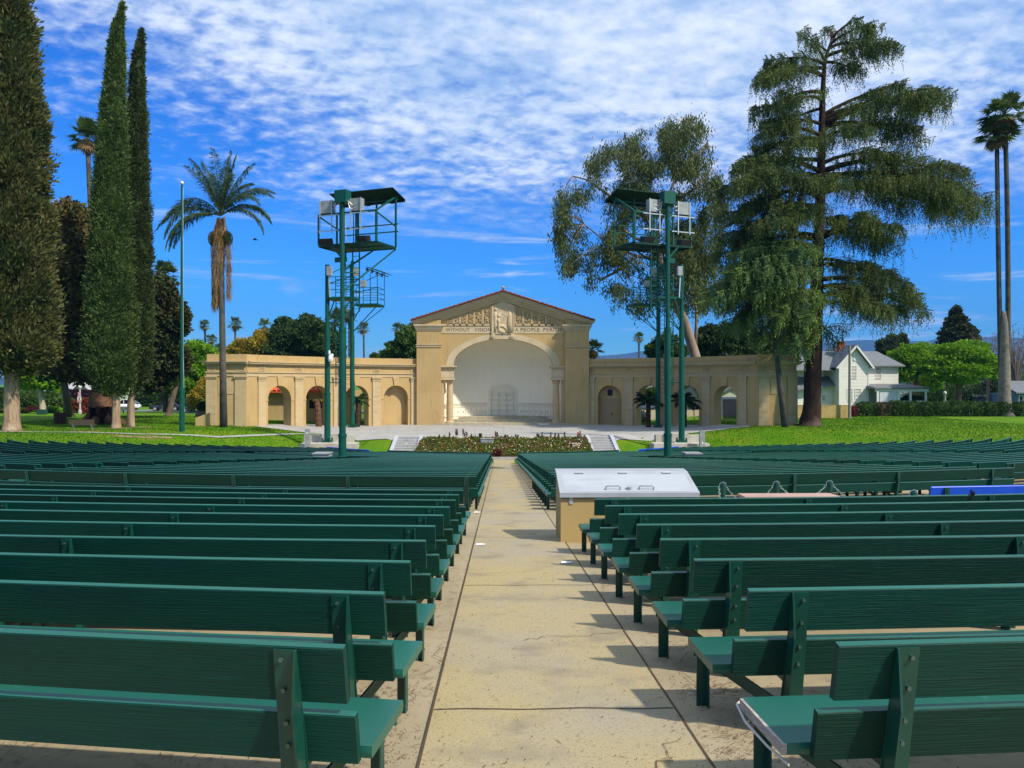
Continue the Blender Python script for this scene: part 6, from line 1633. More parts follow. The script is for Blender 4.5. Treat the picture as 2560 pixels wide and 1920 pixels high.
cycad('shaggy palm stump with a few dried fronds before the second left arch', 795, 1064, 2.6, .55, 8, 74.5, True)
cycad('sago palm with dark spreading fronds left, before the third left arch', 894, 1064, 2.6, 1.3, 16, 76.5)
cycad('sago palm before the second right arch, left of the far tower', 1621, 1066, 2.5, 1.7, 26, 76.0)
cycad('sago palm before the third right arch, partly behind the plinth tower', 1711, 1064, 2.4, 1.7, 26, 74.0)
# ------------------------------------------------------------------ far things: hills, houses, cars, street
m_hill = mat('hill_scrub', (.045, .062, .040), .95, .05, noise=(.004, .4, .65, (.075, .085, .055)), bump=(.02, .6, (1, 1, 1), 20))
def hills():
    mb = MB(); Yh = 6500
    px_ = [-900, -300, 0, 600, 1200, 1380, 1480, 1540, 1600, 1650, 1720, 1800, 1900, 2000, 2100, 2160, 2240, 2330, 2420, 2520, 2600, 3000, 3600]
    py_ = [930, 935, 940, 940, 930, 915, 893, 885, 880, 878, 872, 868, 862, 858, 856, 848, 850, 851, 846, 842, 846, 850, 880]
    xs = np.linspace(-900, 3600, 180)
    ridge = np.interp(xs, px_, py_)+2.2*np.sin(xs*.05)+1.3*np.sin(xs*.13+1)+.8*np.sin(xs*.31)
    us = list(range(len(xs)))
    def fn(u, v):
        top_ = at(xs[u], ridge[u], Yh); d = Vector((top_.x, top_.y, 0)); t = v
        p = d*(1-.40*(1-t)); r = .12*math.sin(xs[u]*.09+8*t)*t*(1-t)*4
        if v > 1: p = d*(1+.25*(v-1)); return (p.x, p.y, top_.z*(2-v))
        return (p.x, p.y, max(-8, -8+(top_.z+8)*(t**1.25+r*.5)))
    mb.grid(fn, us, [0, .12, .25, .38, .5, .62, .74, .86, .94, 1.0, 1.5, 2.0])
    tag(mb.build('hills', m_hill, smooth=True), kind='structure')
hills()
m_siding = mat('white_siding', (.80, .76, .68), .7, .3, noise=(.8, .4, .7, (.74, .70, .61)))
m_trim = mat('white_trim', (.72, .71, .68), .6, .3)
m_shing = mat('grey_shingle', (.165, .175, .19), .9, .2, noise=(1.5, .35, .7, (.13, .14, .15), (1, 1, 3)), noise2=(9, .45, .7, (.20, .21, .215)))
m_brick = mat('chimney_brick', (.40, .10, .05), .9, .2, noise=(4, .4, .7, (.30, .07, .035)))
m_block = mat('yellow_block', (.52, .38, .16), .9, .15, noise=(.7, .4, .7, (.44, .30, .11)), noise2=(5, .5, .75, (.40, .28, .11)))
m_cream = mat('cream_wall', (.50, .47, .36), .8, .2)
def siding(mb, a, b, z0, z1, n):
    """lapped boards between two ground points"""
    a = Vector((*a, 0)); b = Vector((*b, 0)); t = (b-a).normalized(); nn = Vector((t.y, -t.x, 0))*.03
    for i in range(n):
        za, zb_ = z0+(z1-z0)*i/n, z0+(z1-z0)*(i+1)/n
        mb.quad(a+nn+Vector((0, 0, za)), b+nn+Vector((0, 0, za)), b+Vector((0, 0, zb_)), a+Vector((0, 0, zb_)))
        mb.quad(a+Vector((0, 0, za)), b+Vector((0, 0, za)), b+nn+Vector((0, 0, za)), a+nn+Vector((0, 0, za)))
def window(parent, x0, x1, y, z0, z1, cross=True):
    mb = MB(); f = .09
    for q in ((x0-f, x1+f, z0-f, z0), (x0-f, x1+f, z1, z1+f), (x0-f, x0, z0, z1), (x1, x1+f, z0, z1)): mb.box(q[0], q[1], y-.06, y+.02, q[2], q[3])
    if cross: mb.box(x0, x1, y-.05, y, (z0+z1)/2-.03, (z0+z1)/2+.03)
    w = mb.build('window', m_trim, parent)
    mb = MB(); mb.box(x0, x1, y-.012, y+.01, z0, z1); mb.build('pane', m_dark, w)
def white_house():
    Zh = 104.0; k = Zh/F; X = lambda px: at(px, 960, Zh).x; H_ = lambda py: EYE+(960-py)*k
    Yf = at(2150, 960, Zh).y; zb = H_(1045)-.6
    r = tag(empty('white_house', (X(2140), Yf+4, zb)), 'white clapboard two-storey house with grey roof and red brick chimney', 'house')
    x0, x1, x2, x3 = X(1993), X(2098), X(2171), X(2262)
    mb = MB(); ev = H_(912)
    siding(mb, (x1, Yf), (x2, Yf), zb, ev, 40); siding(mb, (x2, Yf+1.6), (x3, Yf+1.6), zb, ev, 40); siding(mb, (x2, Yf), (x2, Yf+1.6), zb, ev, 40)
    siding(mb, (x3, Yf+1.6), (x3, Yf+8), zb, ev, 40); siding(mb, (x1, Yf+8), (x1, Yf), zb, ev, 40)
    siding(mb, (X(1960), Yf+2), (x1, Yf+2), zb, H_(965), 22); siding(mb, (X(1985), Yf+3.5), (x1, Yf+3.5), H_(965), ev, 16)
    mb.box(X(1960), x3-.2, Yf+7.9, Yf+8, zb, ev)
    pk = H_(866); xm = (x1+x2)/2+.15                                       # gable
    for i in range(14):
        za, z2 = ev+(pk-ev)*i/14, ev+(pk-ev)*(i+1)/14; f0 = 1-i/14; f1 = 1-(i+1)/14
        mb.quad((xm+(x1-xm)*f0, Yf-.03, za), (xm+(x2-xm)*f0, Yf-.03, za), (xm+(x2-xm)*f1, Yf, z2), (xm+(x1-xm)*f1, Yf, z2))
    mb.build('wall', m_siding, r)
    mb = MB(); o = .55
    for a, b in ((x1-o, xm), (x2+o, xm)):
        za = ev-o*.72; mb.hexa([(a, Yf-.5, za), (b, Yf-.5, pk+.12), (b, Yf+8, pk+.12), (a, Yf+8, za), (a, Yf-.5, za+.14), (b, Yf-.5, pk+.28), (b, Yf+8, pk+.28), (a, Yf+8, za+.14)])
    rz = H_(874); a0, a1 = xm, X(2236)
    mb.hexa([(xm, Yf+4.8, rz-.1), (a1, Yf+4.8, rz-.1), (a1, Yf+4.9, rz-.1), (xm, Yf+4.9, rz-.1), (xm, Yf+4.8, rz), (a1, Yf+4.8, rz), (a1, Yf+4.9, rz), (xm, Yf+4.9, rz)])
    mb.quad((xm, Yf+1.0, ev-.1), (x3+.7, Yf+1.0, ev-.1), (a1, Yf+4.85, rz), (xm, Yf+4.85, rz)); mb.quad((x3+.7, Yf+1.0, ev-.1), (x3+.7, Yf+8.5, ev-.1), (a1, Yf+4.85, rz))
    mb.quad((xm, Yf+8.6, ev-.1), (x3+.7, Yf+8.6, ev-.1), (a1, Yf+4.85, rz), (xm, Yf+4.85, rz)); mb.quad((xm, Yf+1.0, ev-.22), (x3+.7, Yf+1.0, ev-.22), (x3+.7, Yf+1.0, ev-.1), (xm, Yf+1.0, ev-.1))
    mb.quad((X(1960), Yf+1, H_(920)-.3), (xm, Yf+1, H_(920)-.3), (xm, Yf+5, rz), (X(1985), Yf+5, rz))
    mb.hexa([(X(1945), Yf+1.2, H_(985)), (x1+.6, Yf+1.2, H_(963)), (x1+.6, Yf+4, H_(935)), (X(1990), Yf+4, H_(935)), (X(1945), Yf+1.2, H_(985)+.15), (x1+.6, Yf+1.2, H_(963)+.15), (x1+.6, Yf+4, H_(935)+.15), (X(1990), Yf+4, H_(935)+.15)])
    rf = mb.build('roof', m_shing, r)
    mb = MB(); c = X(2131); mb.box(c-.42, c+.42, Yf+3.2, Yf+3.9, pk-.6, H_(853)); mb.box(c-.5, c+.5, Yf+3.1, Yf+4.0, H_(853), H_(851)); mb.build('chimney', m_brick, rf)
    mb = MB(); 
    for a, b in ((x1-o, xm), (x2+o, xm)): mb.bar((a, Yf-.52, ev-o*.72-.1), (b, Yf-.52, pk+.04), .06, .24)
    mb.box(x1-.08, x1+.08, Yf-.06, Yf, zb, ev); mb.box(x2-.08, x2+.08, Yf-.06, Yf, zb, ev); mb.tube([((xm), Yf-.1, pk-1.7), (xm, Yf, pk-1.7)], .27, 14); mb.build('gable_trim', m_trim, r)
    window(r, X(2128), X(2140), Yf, H_(946), H_(916)); window(r, X(2205), X(2217), Yf+1.6, H_(946), H_(917)); window(r, X(2138), X(2151), Yf, H_(995), H_(973)); window(r, X(2119), X(2130), Yf, H_(1003), H_(973)); window(r, X(2048), X(2058), Yf+2, H_(1003), H_(991), False); window(r, X(2069), X(2078), Yf+2, H_(1003), H_(989), False); window(r, X(2086), X(2092), Yf+3.5, H_(942), H_(922))
    window(r, X(1998), X(2010), Yf+3.5, H_(955), H_(930)); window(r, X(2035), X(2043), Yf+2, H_(1003), H_(990), False)
    # porch
    mb = MB(); pz_ = H_(972); xa, xb = X(2164), X(2302); zf = H_(1010)
    mb.hexa([(xa, Yf-2.6, pz_), (xb, Yf-2.6, pz_), (xb, Yf+4, pz_), (xa, Yf+4, pz_), (xa, Yf-2.6, pz_+.16), (xb, Yf-2.6, pz_+.16), (xb-1.2, Yf+1.6, H_(960)), (xa+.3, Yf+1.6, H_(960))])
    mb.build('porch_roof', m_shing, rf)
    mb = MB(); mb.box(xa+.2, xb-.2, Yf-2.4, Yf-2.2, pz_-.35, pz_-.005); mb.box(xb-.5, xb-.3, Yf-2.19, Yf+3.9, pz_-.35, pz_-.005)
    for q in (xa+.5, X(2225), X(2254), xb-.55): mb.box(q-.12, q+.12, Yf-2.42, Yf-2.18, zf, pz_-.35)
    mb.box(X(2224), xb-.3, Yf-2.4, Yf-2.25, H_(1004), H_(1001)); mb.box(xa+.2, xb-.2, Yf-2.5, Yf+3.9, zf-.4, zf-.1); mb.box(X(2224), xb-.3, Yf-2.38, Yf-2.3, zf, H_(1006))
    mb.build('porch', m_trim, r)
    mb = MB(); mb.box(X(2178), X(2222), Yf-2.35, Yf-2.32, zf, pz_-.4); mb.build('porch_blind', mat('grey_blind', (.55, .57, .62), .7), r)
    mb = MB(); mb.box(X(2228), X(2250), Yf+1.5, Yf+1.56, zf, pz_-.3); mb.build('porch_wall', m_cream, r)
    # wall, pole
    za = H_(1016)
white_house()
c0 = at(1989, 1047, 83); c1 = at(2127, 1046, 83)
mb = MB(); g0 = ground(c0.x, c0.y); mb.box(c0.x-2, c1.x, c0.y, c0.y+.22, g0-.4, g0+1.35); mb.box(c0.x-2, c1.x+.02, c0.y-.03, c0.y+.25, g0+1.352, g0+1.42)
gw = top('block_wall', mb, m_block, 'yellow painted block wall below the white house', 'wall')
mb = MB()
for i in range(6): mb.box(c0.x-2, c1.x, c0.y-.006, c0.y+.05, g0+.02+i*.225, g0+.032+i*.225)
for i in range(6):
    for j in range(20):
        x = c0.x-2+.42*j+(.21 if i % 2 else 0)
        if x < c1.x-.02: mb.box(x, x+.012, c0.y-.005, c0.y+.05, g0+.04+i*.225, g0+.24+i*.225)
mb.build('mortar_joints', mat('mortar', (.36, .26, .11), .95), gw)
p = at(2124, 1046, 82.4); g_ = ground(p.x, p.y); zt = EYE+(960-864)*82.4/F
mb = MB(); mb.tube([(p.x, p.y, g_-.2), (p.x, p.y, zt)], [.16, .12], 10); top('utility_pole', mb, mat('pole_wood', (.30, .27, .24), .9, noise=(2, .4, .7, (.22, .20, .18), (3, 3, .4))), 'grey wooden utility pole at the end of the yellow wall', 'pole')
# long hedge: separate clipped bushes
def hedge_bush(name, label, group, c, rx, ry, rz, m_, n, leaf=(.14, .06), cat='hedge'):
    r = tag(empty(name, (c[0], c[1], c[2])), label, cat, group)
    d = rng.uniform(-1, 1, (n, 3)); ax = np.argmax(np.abs(d), 1); s_ = rng.random(n) < .8
    for i in range(3): d[s_ & (ax == i), i] = np.sign(d[s_ & (ax == i), i])*rng.uniform(.82, 1.05, (s_ & (ax == i)).sum())
    l = np.maximum(1, np.linalg.norm(d, axis=1)*.80); d = d/l[:, None]
    P = np.array([c[0], c[1], c[2]+rz])+d*np.array([rx, ry, rz])*(1+.07*np.sin(d[:, 0]*9+c[0])*np.cos(d[:, 2]*7))[:, None]
    A = (rdir(n)+d*.6)*leaf[0]; leaves('foliage', P, A, side(A, leaf[1]*rng.uniform(.7, 1.3, n)), m_, r)
    mb = MB(); mb.ball((c[0], c[1], c[2]+rz), 1, 12, 8, (rx*.78, ry*.78, rz*.82)); mb.build('inner_foliage', m_, r)
lf_dry = leafmat('dry_hedge_leaf', (.10, .085, .035), (.16, .13, .06), (.06, .07, .02), 1., .2)
hx = [(2165, 38), (2205, 28), (2240, 26), (2276, 32), (2312, 26), (2346, 32), (2388, 36), (2430, 34), (2468, 28), (2505, 30), (2545, 30)]
names_h = ['clipped hedge bush touching the utility pole', 'thin brown patch of the hedge below the porch blind', 'low clipped hedge bush under the porch post', 'clipped hedge bush under the right end of the porch', 'clipped hedge bush right of the porch', 'clipped hedge bush below the street lamp', 'clipped hedge bush under the round tree trunk', 'clipped hedge bush below the right side of the round tree', 'clipped hedge bush second left from the palm base', 'clipped hedge bush right beside the palm base', 'clipped hedge bush beyond the palm base at the photo edge']
for i, (px, w) in enumerate(hx):
    Z = 88.0; c = at(px, 1040, Z); k = Z/F; c.z = ground(c.x, c.y)-.05
    hedge_bush('hedge_bush', names_h[i], 'hedge along the right lawn', c, w*k*.62, .7, random.uniform(.74, .86), lf_dry if i == 1 else lf_hdg, 2600)
c = at(2133, 1035, 86.5); hedge_bush('red_shrub', 'dark red little shrub at the left end of the hedge', None, (c.x, c.y, ground(c.x, c.y)), .35, .3, .55, leafmat('red_shrub_leaf', (.14, .012, .02), (.22, .03, .04), (.08, .01, .01)), 500, cat='shrub')
# lamp posts
def lamp(label, px, pyb, pyt, Z, m_=None, globe=True):
    c = at(px, pyb, Z); zt = EYE+(960-pyt)*Z/F; r = tag(empty('street_lamp', (c.x, c.y, c.z)), label, 'street lamp', 'old style street lamps')
    mb = MB(); mb.lathe((c.x, c.y, c.z), [(.22, -.3), (.22, .4), (.13, .6), (.11, 1.5), (.085, zt-c.z-.65), (.13, zt-c.z-.6), (.13, zt-c.z-.5)], 12); mb.build('post', mat('lamp_post_concrete', (.42, .40, .36), .8), r)
    mb = MB(); mb.lathe((c.x, c.y, zt-.5), [(.10, 0), (.20, .12), (.24, .28), (.18, .42), (.08, .5)], 14); mb.build('lantern', mat('opal_glass', (.68, .68, .62), .25, .5), r, smooth=True)
    mb = MB(); mb.lathe((c.x, c.y, zt), [(.10, 0), (.07, .08), (.02, .2)], 10); mb.build('cap', m_black, r)
    return r, c, zt
lamp('old style street lamp between porch and round tree', 2362, 1010, 978, 105)
rl, c, zt = lamp('old style street lamp with red and white signs behind the wooden bin', 200, 1036, 962, 99)
mb = MB(); mb.box(c.x-.24, c.x+.24, c.y-.16, c.y-.14, EYE+(960-1005)*99/F, EYE+(960-991)*99/F); s1 = mb.build('notice_sign', mat('white_paint', (.75, .75, .73)), rl)
mb = MB(); z0 = EYE+(960-1005)*99/F; mb.box(c.x-.2, c.x+.2, c.y-.168, c.y-.162, z0+.06, z0+.22); mb.box(c.x-.2, c.x+.2, c.y-.168, c.y-.162, z0+.58, z0+.66); m_red = mat('red_paint', (.55, .03, .03), .5); mb.build('red_lettering', m_red, s1)
mb = MB(); mb.box(c.x-.1, c.x+.1, c.y-.168, c.y-.162, z0+.3, z0+.5); mb.build('symbol', m_black, s1)
mb = MB(); z1 = EYE+(960-990)*99/F; mb.box(c.x-.18, c.x+.18, c.y-.16, c.y-.14, z1, z1+.5); s2 = mb.build('parking_sign', mat('pink_white', (.62, .45, .45)), rl)
mb = MB(); mb.box(c.x-.13, c.x+.13, c.y-.168, c.y-.162, z1+.06, z1+.1); mb.box(c.x-.13, c.x+.13, c.y-.168, c.y-.162, z1+.4, z1+.45); mb.box(c.x-.13, c.x-.02, c.y-.168, c.y-.162, z1+.18, z1+.34); mb.build('red_lettering', m_red, s2)
# street furniture on the left lawn
c = at(209, 1037, 97); g_ = ground(c.x, c.y)
mb = MB(); mb.lathe((c.x, c.y, g_), [(.20, -.1), (.20, .12), (.14, .14), (.14, .75), (.2, .78), (.2, .84), (.13, .9), (.05, 1.05)], 12); hyd = top('fire_hydrant', mb, m_red, 'red fire hydrant beside the signed lamp post', 'hydrant')
mb = MB(); mb.tube([(c.x-.28, c.y, g_+.55), (c.x+.28, c.y, g_+.55)], .08, 8); mb.build('outlets', m_red, hyd)
c = on_ground(150, 1060); r = tag(empty('litter_bin', c), 'brown slatted wooden litter bin on the left lawn', 'bin'); mb = MB()
for i in range(16):
    a = 2*math.pi*i/16; ca, sa = math.cos(a), math.sin(a); q = Vector((c.x+.44*ca, c.y+.44*sa, c.z)); t = Vector((-sa, ca, 0))*.072; o = Vector((ca, sa, 0))*.03
    mb.hexa([q-t, q+t, q+t+o, q-t+o, q-t*1.1+Vector((.05*ca, .05*sa, 1.05)), q+t*1.1+Vector((.05*ca, .05*sa, 1.05)), q+t*1.1+o+Vector((.05*ca, .05*sa, 1.05)), q-t*1.1+o+Vector((.05*ca, .05*sa, 1.05))])
mb.build('slats', mat('bin_wood', (.105, .042, .025), .8, .2, noise=(3, .4, .7, (.07, .028, .017), (4, 4, 1))), r)
mb = MB(); mb.lathe((c.x, c.y, c.z), [(.40, 0), (.42, .98)], 16); mb.build('liner', m_black, r)
def park_seat(label, px, py, Z, w, m_, m_leg, rz, name='garden_bench', back=True):
    c = at(px, py, Z); c.z = ground(c.x, c.y); r = tag(empty(name, c), label, 'bench', 'park seats on the lawn')
    T = lambda p: Vector((c.x+p[0]*math.cos(rz)-p[1]*math.sin(rz), c.y+p[0]*math.sin(rz)+p[1]*math.cos(rz), c.z+p[2]))
    mb = MB()
    for i in range(6): mb.box(-w/2, w/2, -.05+i*.075, .0+i*.075, .44, .475)
    mb.xf(T).build('seat', m_, r); mb = MB()
    for i in range(6): mb.hexa([(-w/2, -.10-.02*i, .50+i*.07), (w/2, -.10-.02*i, .50+i*.07), (w/2, -.075-.02*i, .50+i*.07), (-w/2, -.075-.02*i, .50+i*.07), (-w/2, -.115-.02*i, .56+i*.07), (w/2, -.115-.02*i, .56+i*.07), (w/2, -.09-.02*i, .56+i*.07), (-w/2, -.09-.02*i, .56+i*.07)])
    mb.xf(T).build('backrest', m_, r)
    for x in (-w*.36, w*.36):
        mb = MB(); mb.bar((x, .15, 0), (x, .15, .44), .06); mb.bar((x, -.16, .9), (x, -.05, .40), .05); mb.bar((x, -.08, .42), (x, .38, .42), .05); mb.bar((x, -.02, .42), (x, .15, .05), .05); mb.xf(T).build('leg', m_leg, r)
m_seat = mat('brown_mesh', (.115, .085, .055), .6, .3)
q = on_ground(208, 1079); park_seat('brown metal park seat with pale legs between the big trunks', 206, 1078, q.y, 1.9, m_seat, m_galv, R_(4))
park_seat('red painted park seat by the street, behind the big left trunk', 87, 1034, 104, 1.7, mat('red_bench', (.50, .02, .04), .6), m_barkG, R_(8))
park_seat('grey park seat in front of the white car', 318, 1036, 98, 1.6, mat('grey_bench', (.22, .20, .18), .6), m_black, R_(-4))
c = at(105, 1041, 95); g_ = ground(c.x, c.y); mb = MB(); mb.box(c.x-.5, c.x+.5, c.y-.35, c.y+.35, g_, g_+.55); mb.box(c.x-.52, c.x+.52, c.y-.37, c.y+.37, g_+.552, g_+.6)
top('utility_box', mb, mat('box_green', (.02, .06, .045), .6), 'low dark green utility box left of the wooden bin', 'utility box')
# ramp wall and stone planter at the left end of the arcade
c = at(507, 1069, 67.5); g_ = ground(c.x, c.y); mb = MB(); mb.prism([(c.x-.6, g_-.3), (c.x+.6, g_-.3), (c.x+.6, g_+1.15), (c.x-.6, g_+.72)], 'y', c.y-.12, c.y+.12)
top('ramp_wall', mb, m_stucco, 'low sloping tan wall at the left end of the arcade', 'wall')
c = at(509, 1045, 70.5); g_ = ground(c.x, c.y); r = tag(empty('stone_planter', (c.x, c.y, g_)), 'stacked stone planter with a clipped shrub at the left arcade end', 'planter'); mb = MB()
for i in range(7):
    for j in range(4): mb.box(c.x-.62+.31*j+.08*(i % 2), c.x-.33+.31*j+.08*(i % 2), c.y-.45+.02*((i*j) % 3), c.y+.4, g_+.2+.145*i, g_+.335+.145*i)
mb.box(c.x-.55, c.x+.6, c.y-.40, c.y+.38, g_-.2, g_+1.15); mb.build('stone_courses', mat('planter_stone', (.17, .13, .09), .95, noise=(5, .4, .7, (.10, .075, .05))), r)
c2 = (c.x, c.y, g_+1.15); d = rdir(2200); P = np.array(c2)+np.array([0, 0, .42])+d*np.array([.55, .45, .42]); leaves('shrub', P, d*.12, side(d, .05), lf_hdg, r)
mb = MB(); mb.ball((c.x, c.y, g_+1.55), .42, 10, 7); mb.build('shrub_core', lf_hdg, r)
# shrubs and hedges at the street
for nm, lab, px, py, Z, rx, rz, m_, n, cat in (('clipped_hedge', 'tall dark clipped hedge behind the red park seat', 75, 1020, 114, 3.6, 1.9, lf_hdg, 7000, 'hedge'), ('clipped_hedge', 'tall dark hedge at the left photo edge', 10, 1020, 114, 2.2, 1.7, lf_hdg, 4000, 'hedge'), ('purple_shrub', 'deep purple leaved shrub before the bungalow', 196, 1012, 112, 1.7, 1.55, lf_pur, 5000, 'shrub'), ('red_tipped_hedge', 'red flowering hedge right of the signed lamp post', 214, 1030, 106, 1.35, .95, leafmat('red_tip_leaf', (.20, .035, .012), (.30, .06, .02), (.06, .08, .015), 1.), 4500, 'hedge'), ('round_shrub', 'round light green shrub behind the leaning trunk', 160, 1030, 106, 1.3, .95, lf_mid, 3500, 'shrub'), ('white_flower_shrub', 'shrub with white flowers left of the arcade end', 505, 1022, 112, 1.9, 1.1, leafmat('white_bloom_leaf', (.40, .40, .34), (.55, .55, .50), (.08, .12, .03), 1.5), 4500, 'shrub'), ('dark_shrub', 'dark shrub mass behind the two parked cars', 360, 1005, 142, 5.5, 2.4, lf_drk, 9000, 'shrub'), ('dark_shrub', 'dark shrub mass right behind the black car', 450, 1008, 142, 4.5, 2.0, lf_drk, 7000, 'shrub'), ('yellow_shrub', 'low yellow flowering shrub beside the red park seat', 58, 1034, 104, .5, .3, lf_yel, 700, 'shrub'), ('yellow_shrub', 'low yellow flowering shrub at the far left street edge', 6, 1036, 104, .8, .3, lf_yel, 900, 'shrub'), ('yellow_shrub', 'low yellow-green shrub by the pollarded tree', 132, 1034, 104, .9, .4, lf_bri, 1200, 'shrub'), ('right_shrub', 'dark shrub by the porch of the white house', 2280, 1003, 103, 1.4, 1.0, lf_drk, 2500, 'shrub'), ('dark_shrub', 'dark shrub bank beyond the hedge under the round tree nearest the palms', 2400, 1008, 128, 6.5, 2.6, lf_drk, 9000, 'shrub'), ('dark_shrub', 'dark shrub bank between the porch and the street lamp', 2330, 1008, 124, 3.4, 2.5, lf_mid, 6000, 'shrub'), ('dark_shrub', 'dark shrub bank behind the palm base at the photo edge', 2530, 1010, 126, 5.5, 3.4, lf_drk, 8000, 'shrub'), ('white_rose_shrub', 'white flowering bush seen through the second right arch', 1596, 1058, 86, .9, .6, leafmat('white_bloom_leaf', (.40, .40, .34), (.55, .55, .50), (.08, .12, .03), 1.5), 1600, 'shrub')):
    c = at(px, py, Z); hedge_bush(nm, lab, 'shrubs and hedges by the street', (c.x, c.y, min(ground(c.x, c.y), c.z)-.05), rx, rx*.6, rz, m_, n, (.22, .09), cat)
# bungalow
def bungalow():
    Z = 128.0; k = Z/F; X = lambda px: at(px, 960, Z).x; H_ = lambda py: EYE+(960-py)*k; Yf = at(150, 960, Z).y; zb = H_(1030)
    r = tag(empty('bungalow', (X(160), Yf+4, zb)), 'grey roofed pale green bungalow among the street trees at left', 'house')
    mb = MB(); mb.box(X(40), X(260), Yf, Yf+9, zb, H_(978)); mb.box(X(190), X(240), Yf-2, Yf-.002, zb, H_(982)); mb.prism([(X(196), H_(975)), (X(240), H_(975)), (X(216), H_(951))], 'y', Yf-1.2, Yf+2); mb.build('wall', mat('pale_green_wall', (.42, .43, .34), .8), r)
    mb = MB()
    mb.hexa([(X(30), Yf-1.2, H_(980)), (X(265), Yf-1.2, H_(980)), (X(250), Yf+4.5, H_(948)), (X(60), Yf+4.5, H_(948)), (X(30), Yf-1.2, H_(980)+.2), (X(265), Yf-1.2, H_(980)+.2), (X(250), Yf+4.5, H_(948)+.2), (X(60), Yf+4.5, H_(948)+.2)])
    for a, b in ((X(188), X(216)), (X(246), X(216))): mb.hexa([(a, Yf-2, H_(979)), (b, Yf-2, H_(950)), (b, Yf+3, H_(950)), (a, Yf+3, H_(979)), (a, Yf-2, H_(979)+.25), (b, Yf-2, H_(950)+.25), (b, Yf+3, H_(950)+.25), (a, Yf+3, H_(979)+.25)])
    mb.build('roof', mat('pale_grey_roof', (.40, .40, .38), .9, noise=(1.5, .4, .7, (.33, .33, .32))), r)
    mb = MB()
    for a, b in ((X(188), X(216)), (X(246), X(216))): mb.bar((a, Yf-2.05, H_(980)), (b, Yf-2.05, H_(951)), .1, .35)
    mb.build('gable_trim', m_trim, r)
    for a, b in ((203, 212), (222, 232), (60, 75), (100, 116)): window(r, X(a), X(b), Yf-2 if a > 190 else Yf, H_(1012), H_(992))
bungalow()
# blue house at the right edge, houses through the arches
def small_house(label, px0, px1, py_eave, py_ridge, py_base, Z, m_w, m_r, wins=(), gable=False):
    k = Z/F; x0, x1 = at(px0, 960, Z).x, at(px1, 960, Z).x; Yf = at((px0+px1)/2, 960, Z).y; H_ = lambda py: EYE+(960-py)*k
    r = tag(empty('small_house', ((x0+x1)/2, Yf+3, H_(py_base))), label, 'house', 'small houses in the background')
    mb = MB(); mb.box(x0, x1, Yf, Yf+7, H_(py_base), H_(py_eave)); xm = (x0+x1)/2
    if gable: mb.prism([(x0, H_(py_eave)+.003), (x1, H_(py_eave)+.003), (xm, H_(py_ridge))], 'y', Yf+.001, Yf+6.9)
    mb.build('wall', m_w, r); mb = MB()
    if gable:
        for a in (x0-.5, x1+.5): mb.hexa([(a, Yf-.5, H_(py_eave)-.2), (xm, Yf-.5, H_(py_ridge)), (xm, Yf+7, H_(py_ridge)), (a, Yf+7, H_(py_eave)-.2), (a, Yf-.5, H_(py_eave)), (xm, Yf-.5, H_(py_ridge)+.2), (xm, Yf+7, H_(py_ridge)+.2), (a, Yf+7, H_(py_eave))])
    else: mb.hexa([(x0-.5, Yf-.6, H_(py_eave)), (x1+.5, Yf-.6, H_(py_eave)), (x1+.5, Yf+3.5, H_(py_ridge)), (x0-.5, Yf+3.5, H_(py_ridge)), (x0-.5, Yf-.6, H_(py_eave)+.2), (x1+.5, Yf-.6, H_(py_eave)+.2), (x1+.5, Yf+3.5, H_(py_ridge)+.2), (x0-.5, Yf+3.5, H_(py_ridge)+.2)])
    mb.build('roof', m_r, r)
    for a, b, c, d in wins: window(r, at(a, 960, Z).x, at(b, 960, Z).x, Yf, H_(d), H_(c), False)
m_bluew = mat('blue_wall', (.10, .16, .25), .8)
small_house('blue-grey house at the right photo edge beyond the palms', 2542, 2640, 984, 955, 1025, 112, m_bluew, m_shing, [(2548, 2556, 990, 1012)])
small_house('grey-blue garage beyond the hedge under the round trees', 2435, 2500, 992, 978, 1022, 125, m_bluew, m_shing)
small_house('cream house with fence beyond the porch', 2262, 2345, 985, 965, 1022, 130, m_cream, m_shing, [(2288, 2296, 992, 1006)])
small_house('orange plaster house seen through the second right arch', 1585, 1650, 972, 945, 1040, 118, mat('orange_wall', (.45, .20, .07), .8), m_shing)
small_house('white gabled house with dark roof seen through the third right arch', 1688, 1760, 1002, 960, 1050, 108, m_siding, mat('dark_shingle', (.06, .062, .07), .9), [(1738, 1748, 1012, 1024)], True)
small_house('cream gabled house seen through the fourth right arch', 1795, 1880, 988, 964, 1045, 100, m_cream, m_shing, (), True)
# fences
def rail_fence(label, pxa, pxb, Z, h, m_, step=.13, w=.05, z0=None, pickets=True):
    a = at(pxa, 1050, Z); b = at(pxb, 1050, Z); g_ = z0 if z0 is not None else ground((a.x+b.x)/2, a.y); r = tag(empty('fence', ((a.x+b.x)/2, a.y, g_)), label, 'fence')
    mb = MB(); n = int((b-a).length/step)
    for i in range(n+1): x = a.x+(b.x-a.x)*i/n; y = a.y+(b.y-a.y)*i/n; mb.box(x-w/2, x+w/2, y-.015, y+.015, g_, g_+h)
    mb.build('pickets', m_, r); mb = MB()
    for z in (.18, h-.12): mb.bar((a.x, a.y+.03, g_+z), (b.x, b.y+.03, g_+z), .03, .05)
    mb.build('rails', m_, r)
rail_fence('tall dark slatted gate behind the last right arch', 1808, 1852, 82, 2.1, m_black, .11, .085)
rail_fence('black iron bars behind the third left arch', 885, 925, 83, 2.3, m_black, .16, .03)
c = at(1832, 1040, 88); mb = MB(); mb.box(c.x-1.6, c.x+1.6, c.y, c.y+2, -2.6, EYE+(960-993)*88/F); top('blue_shed', mb, mat('shed_blue', (.085, .12, .16), .7), 'blue-grey shed panel behind the dark gate', 'shed')
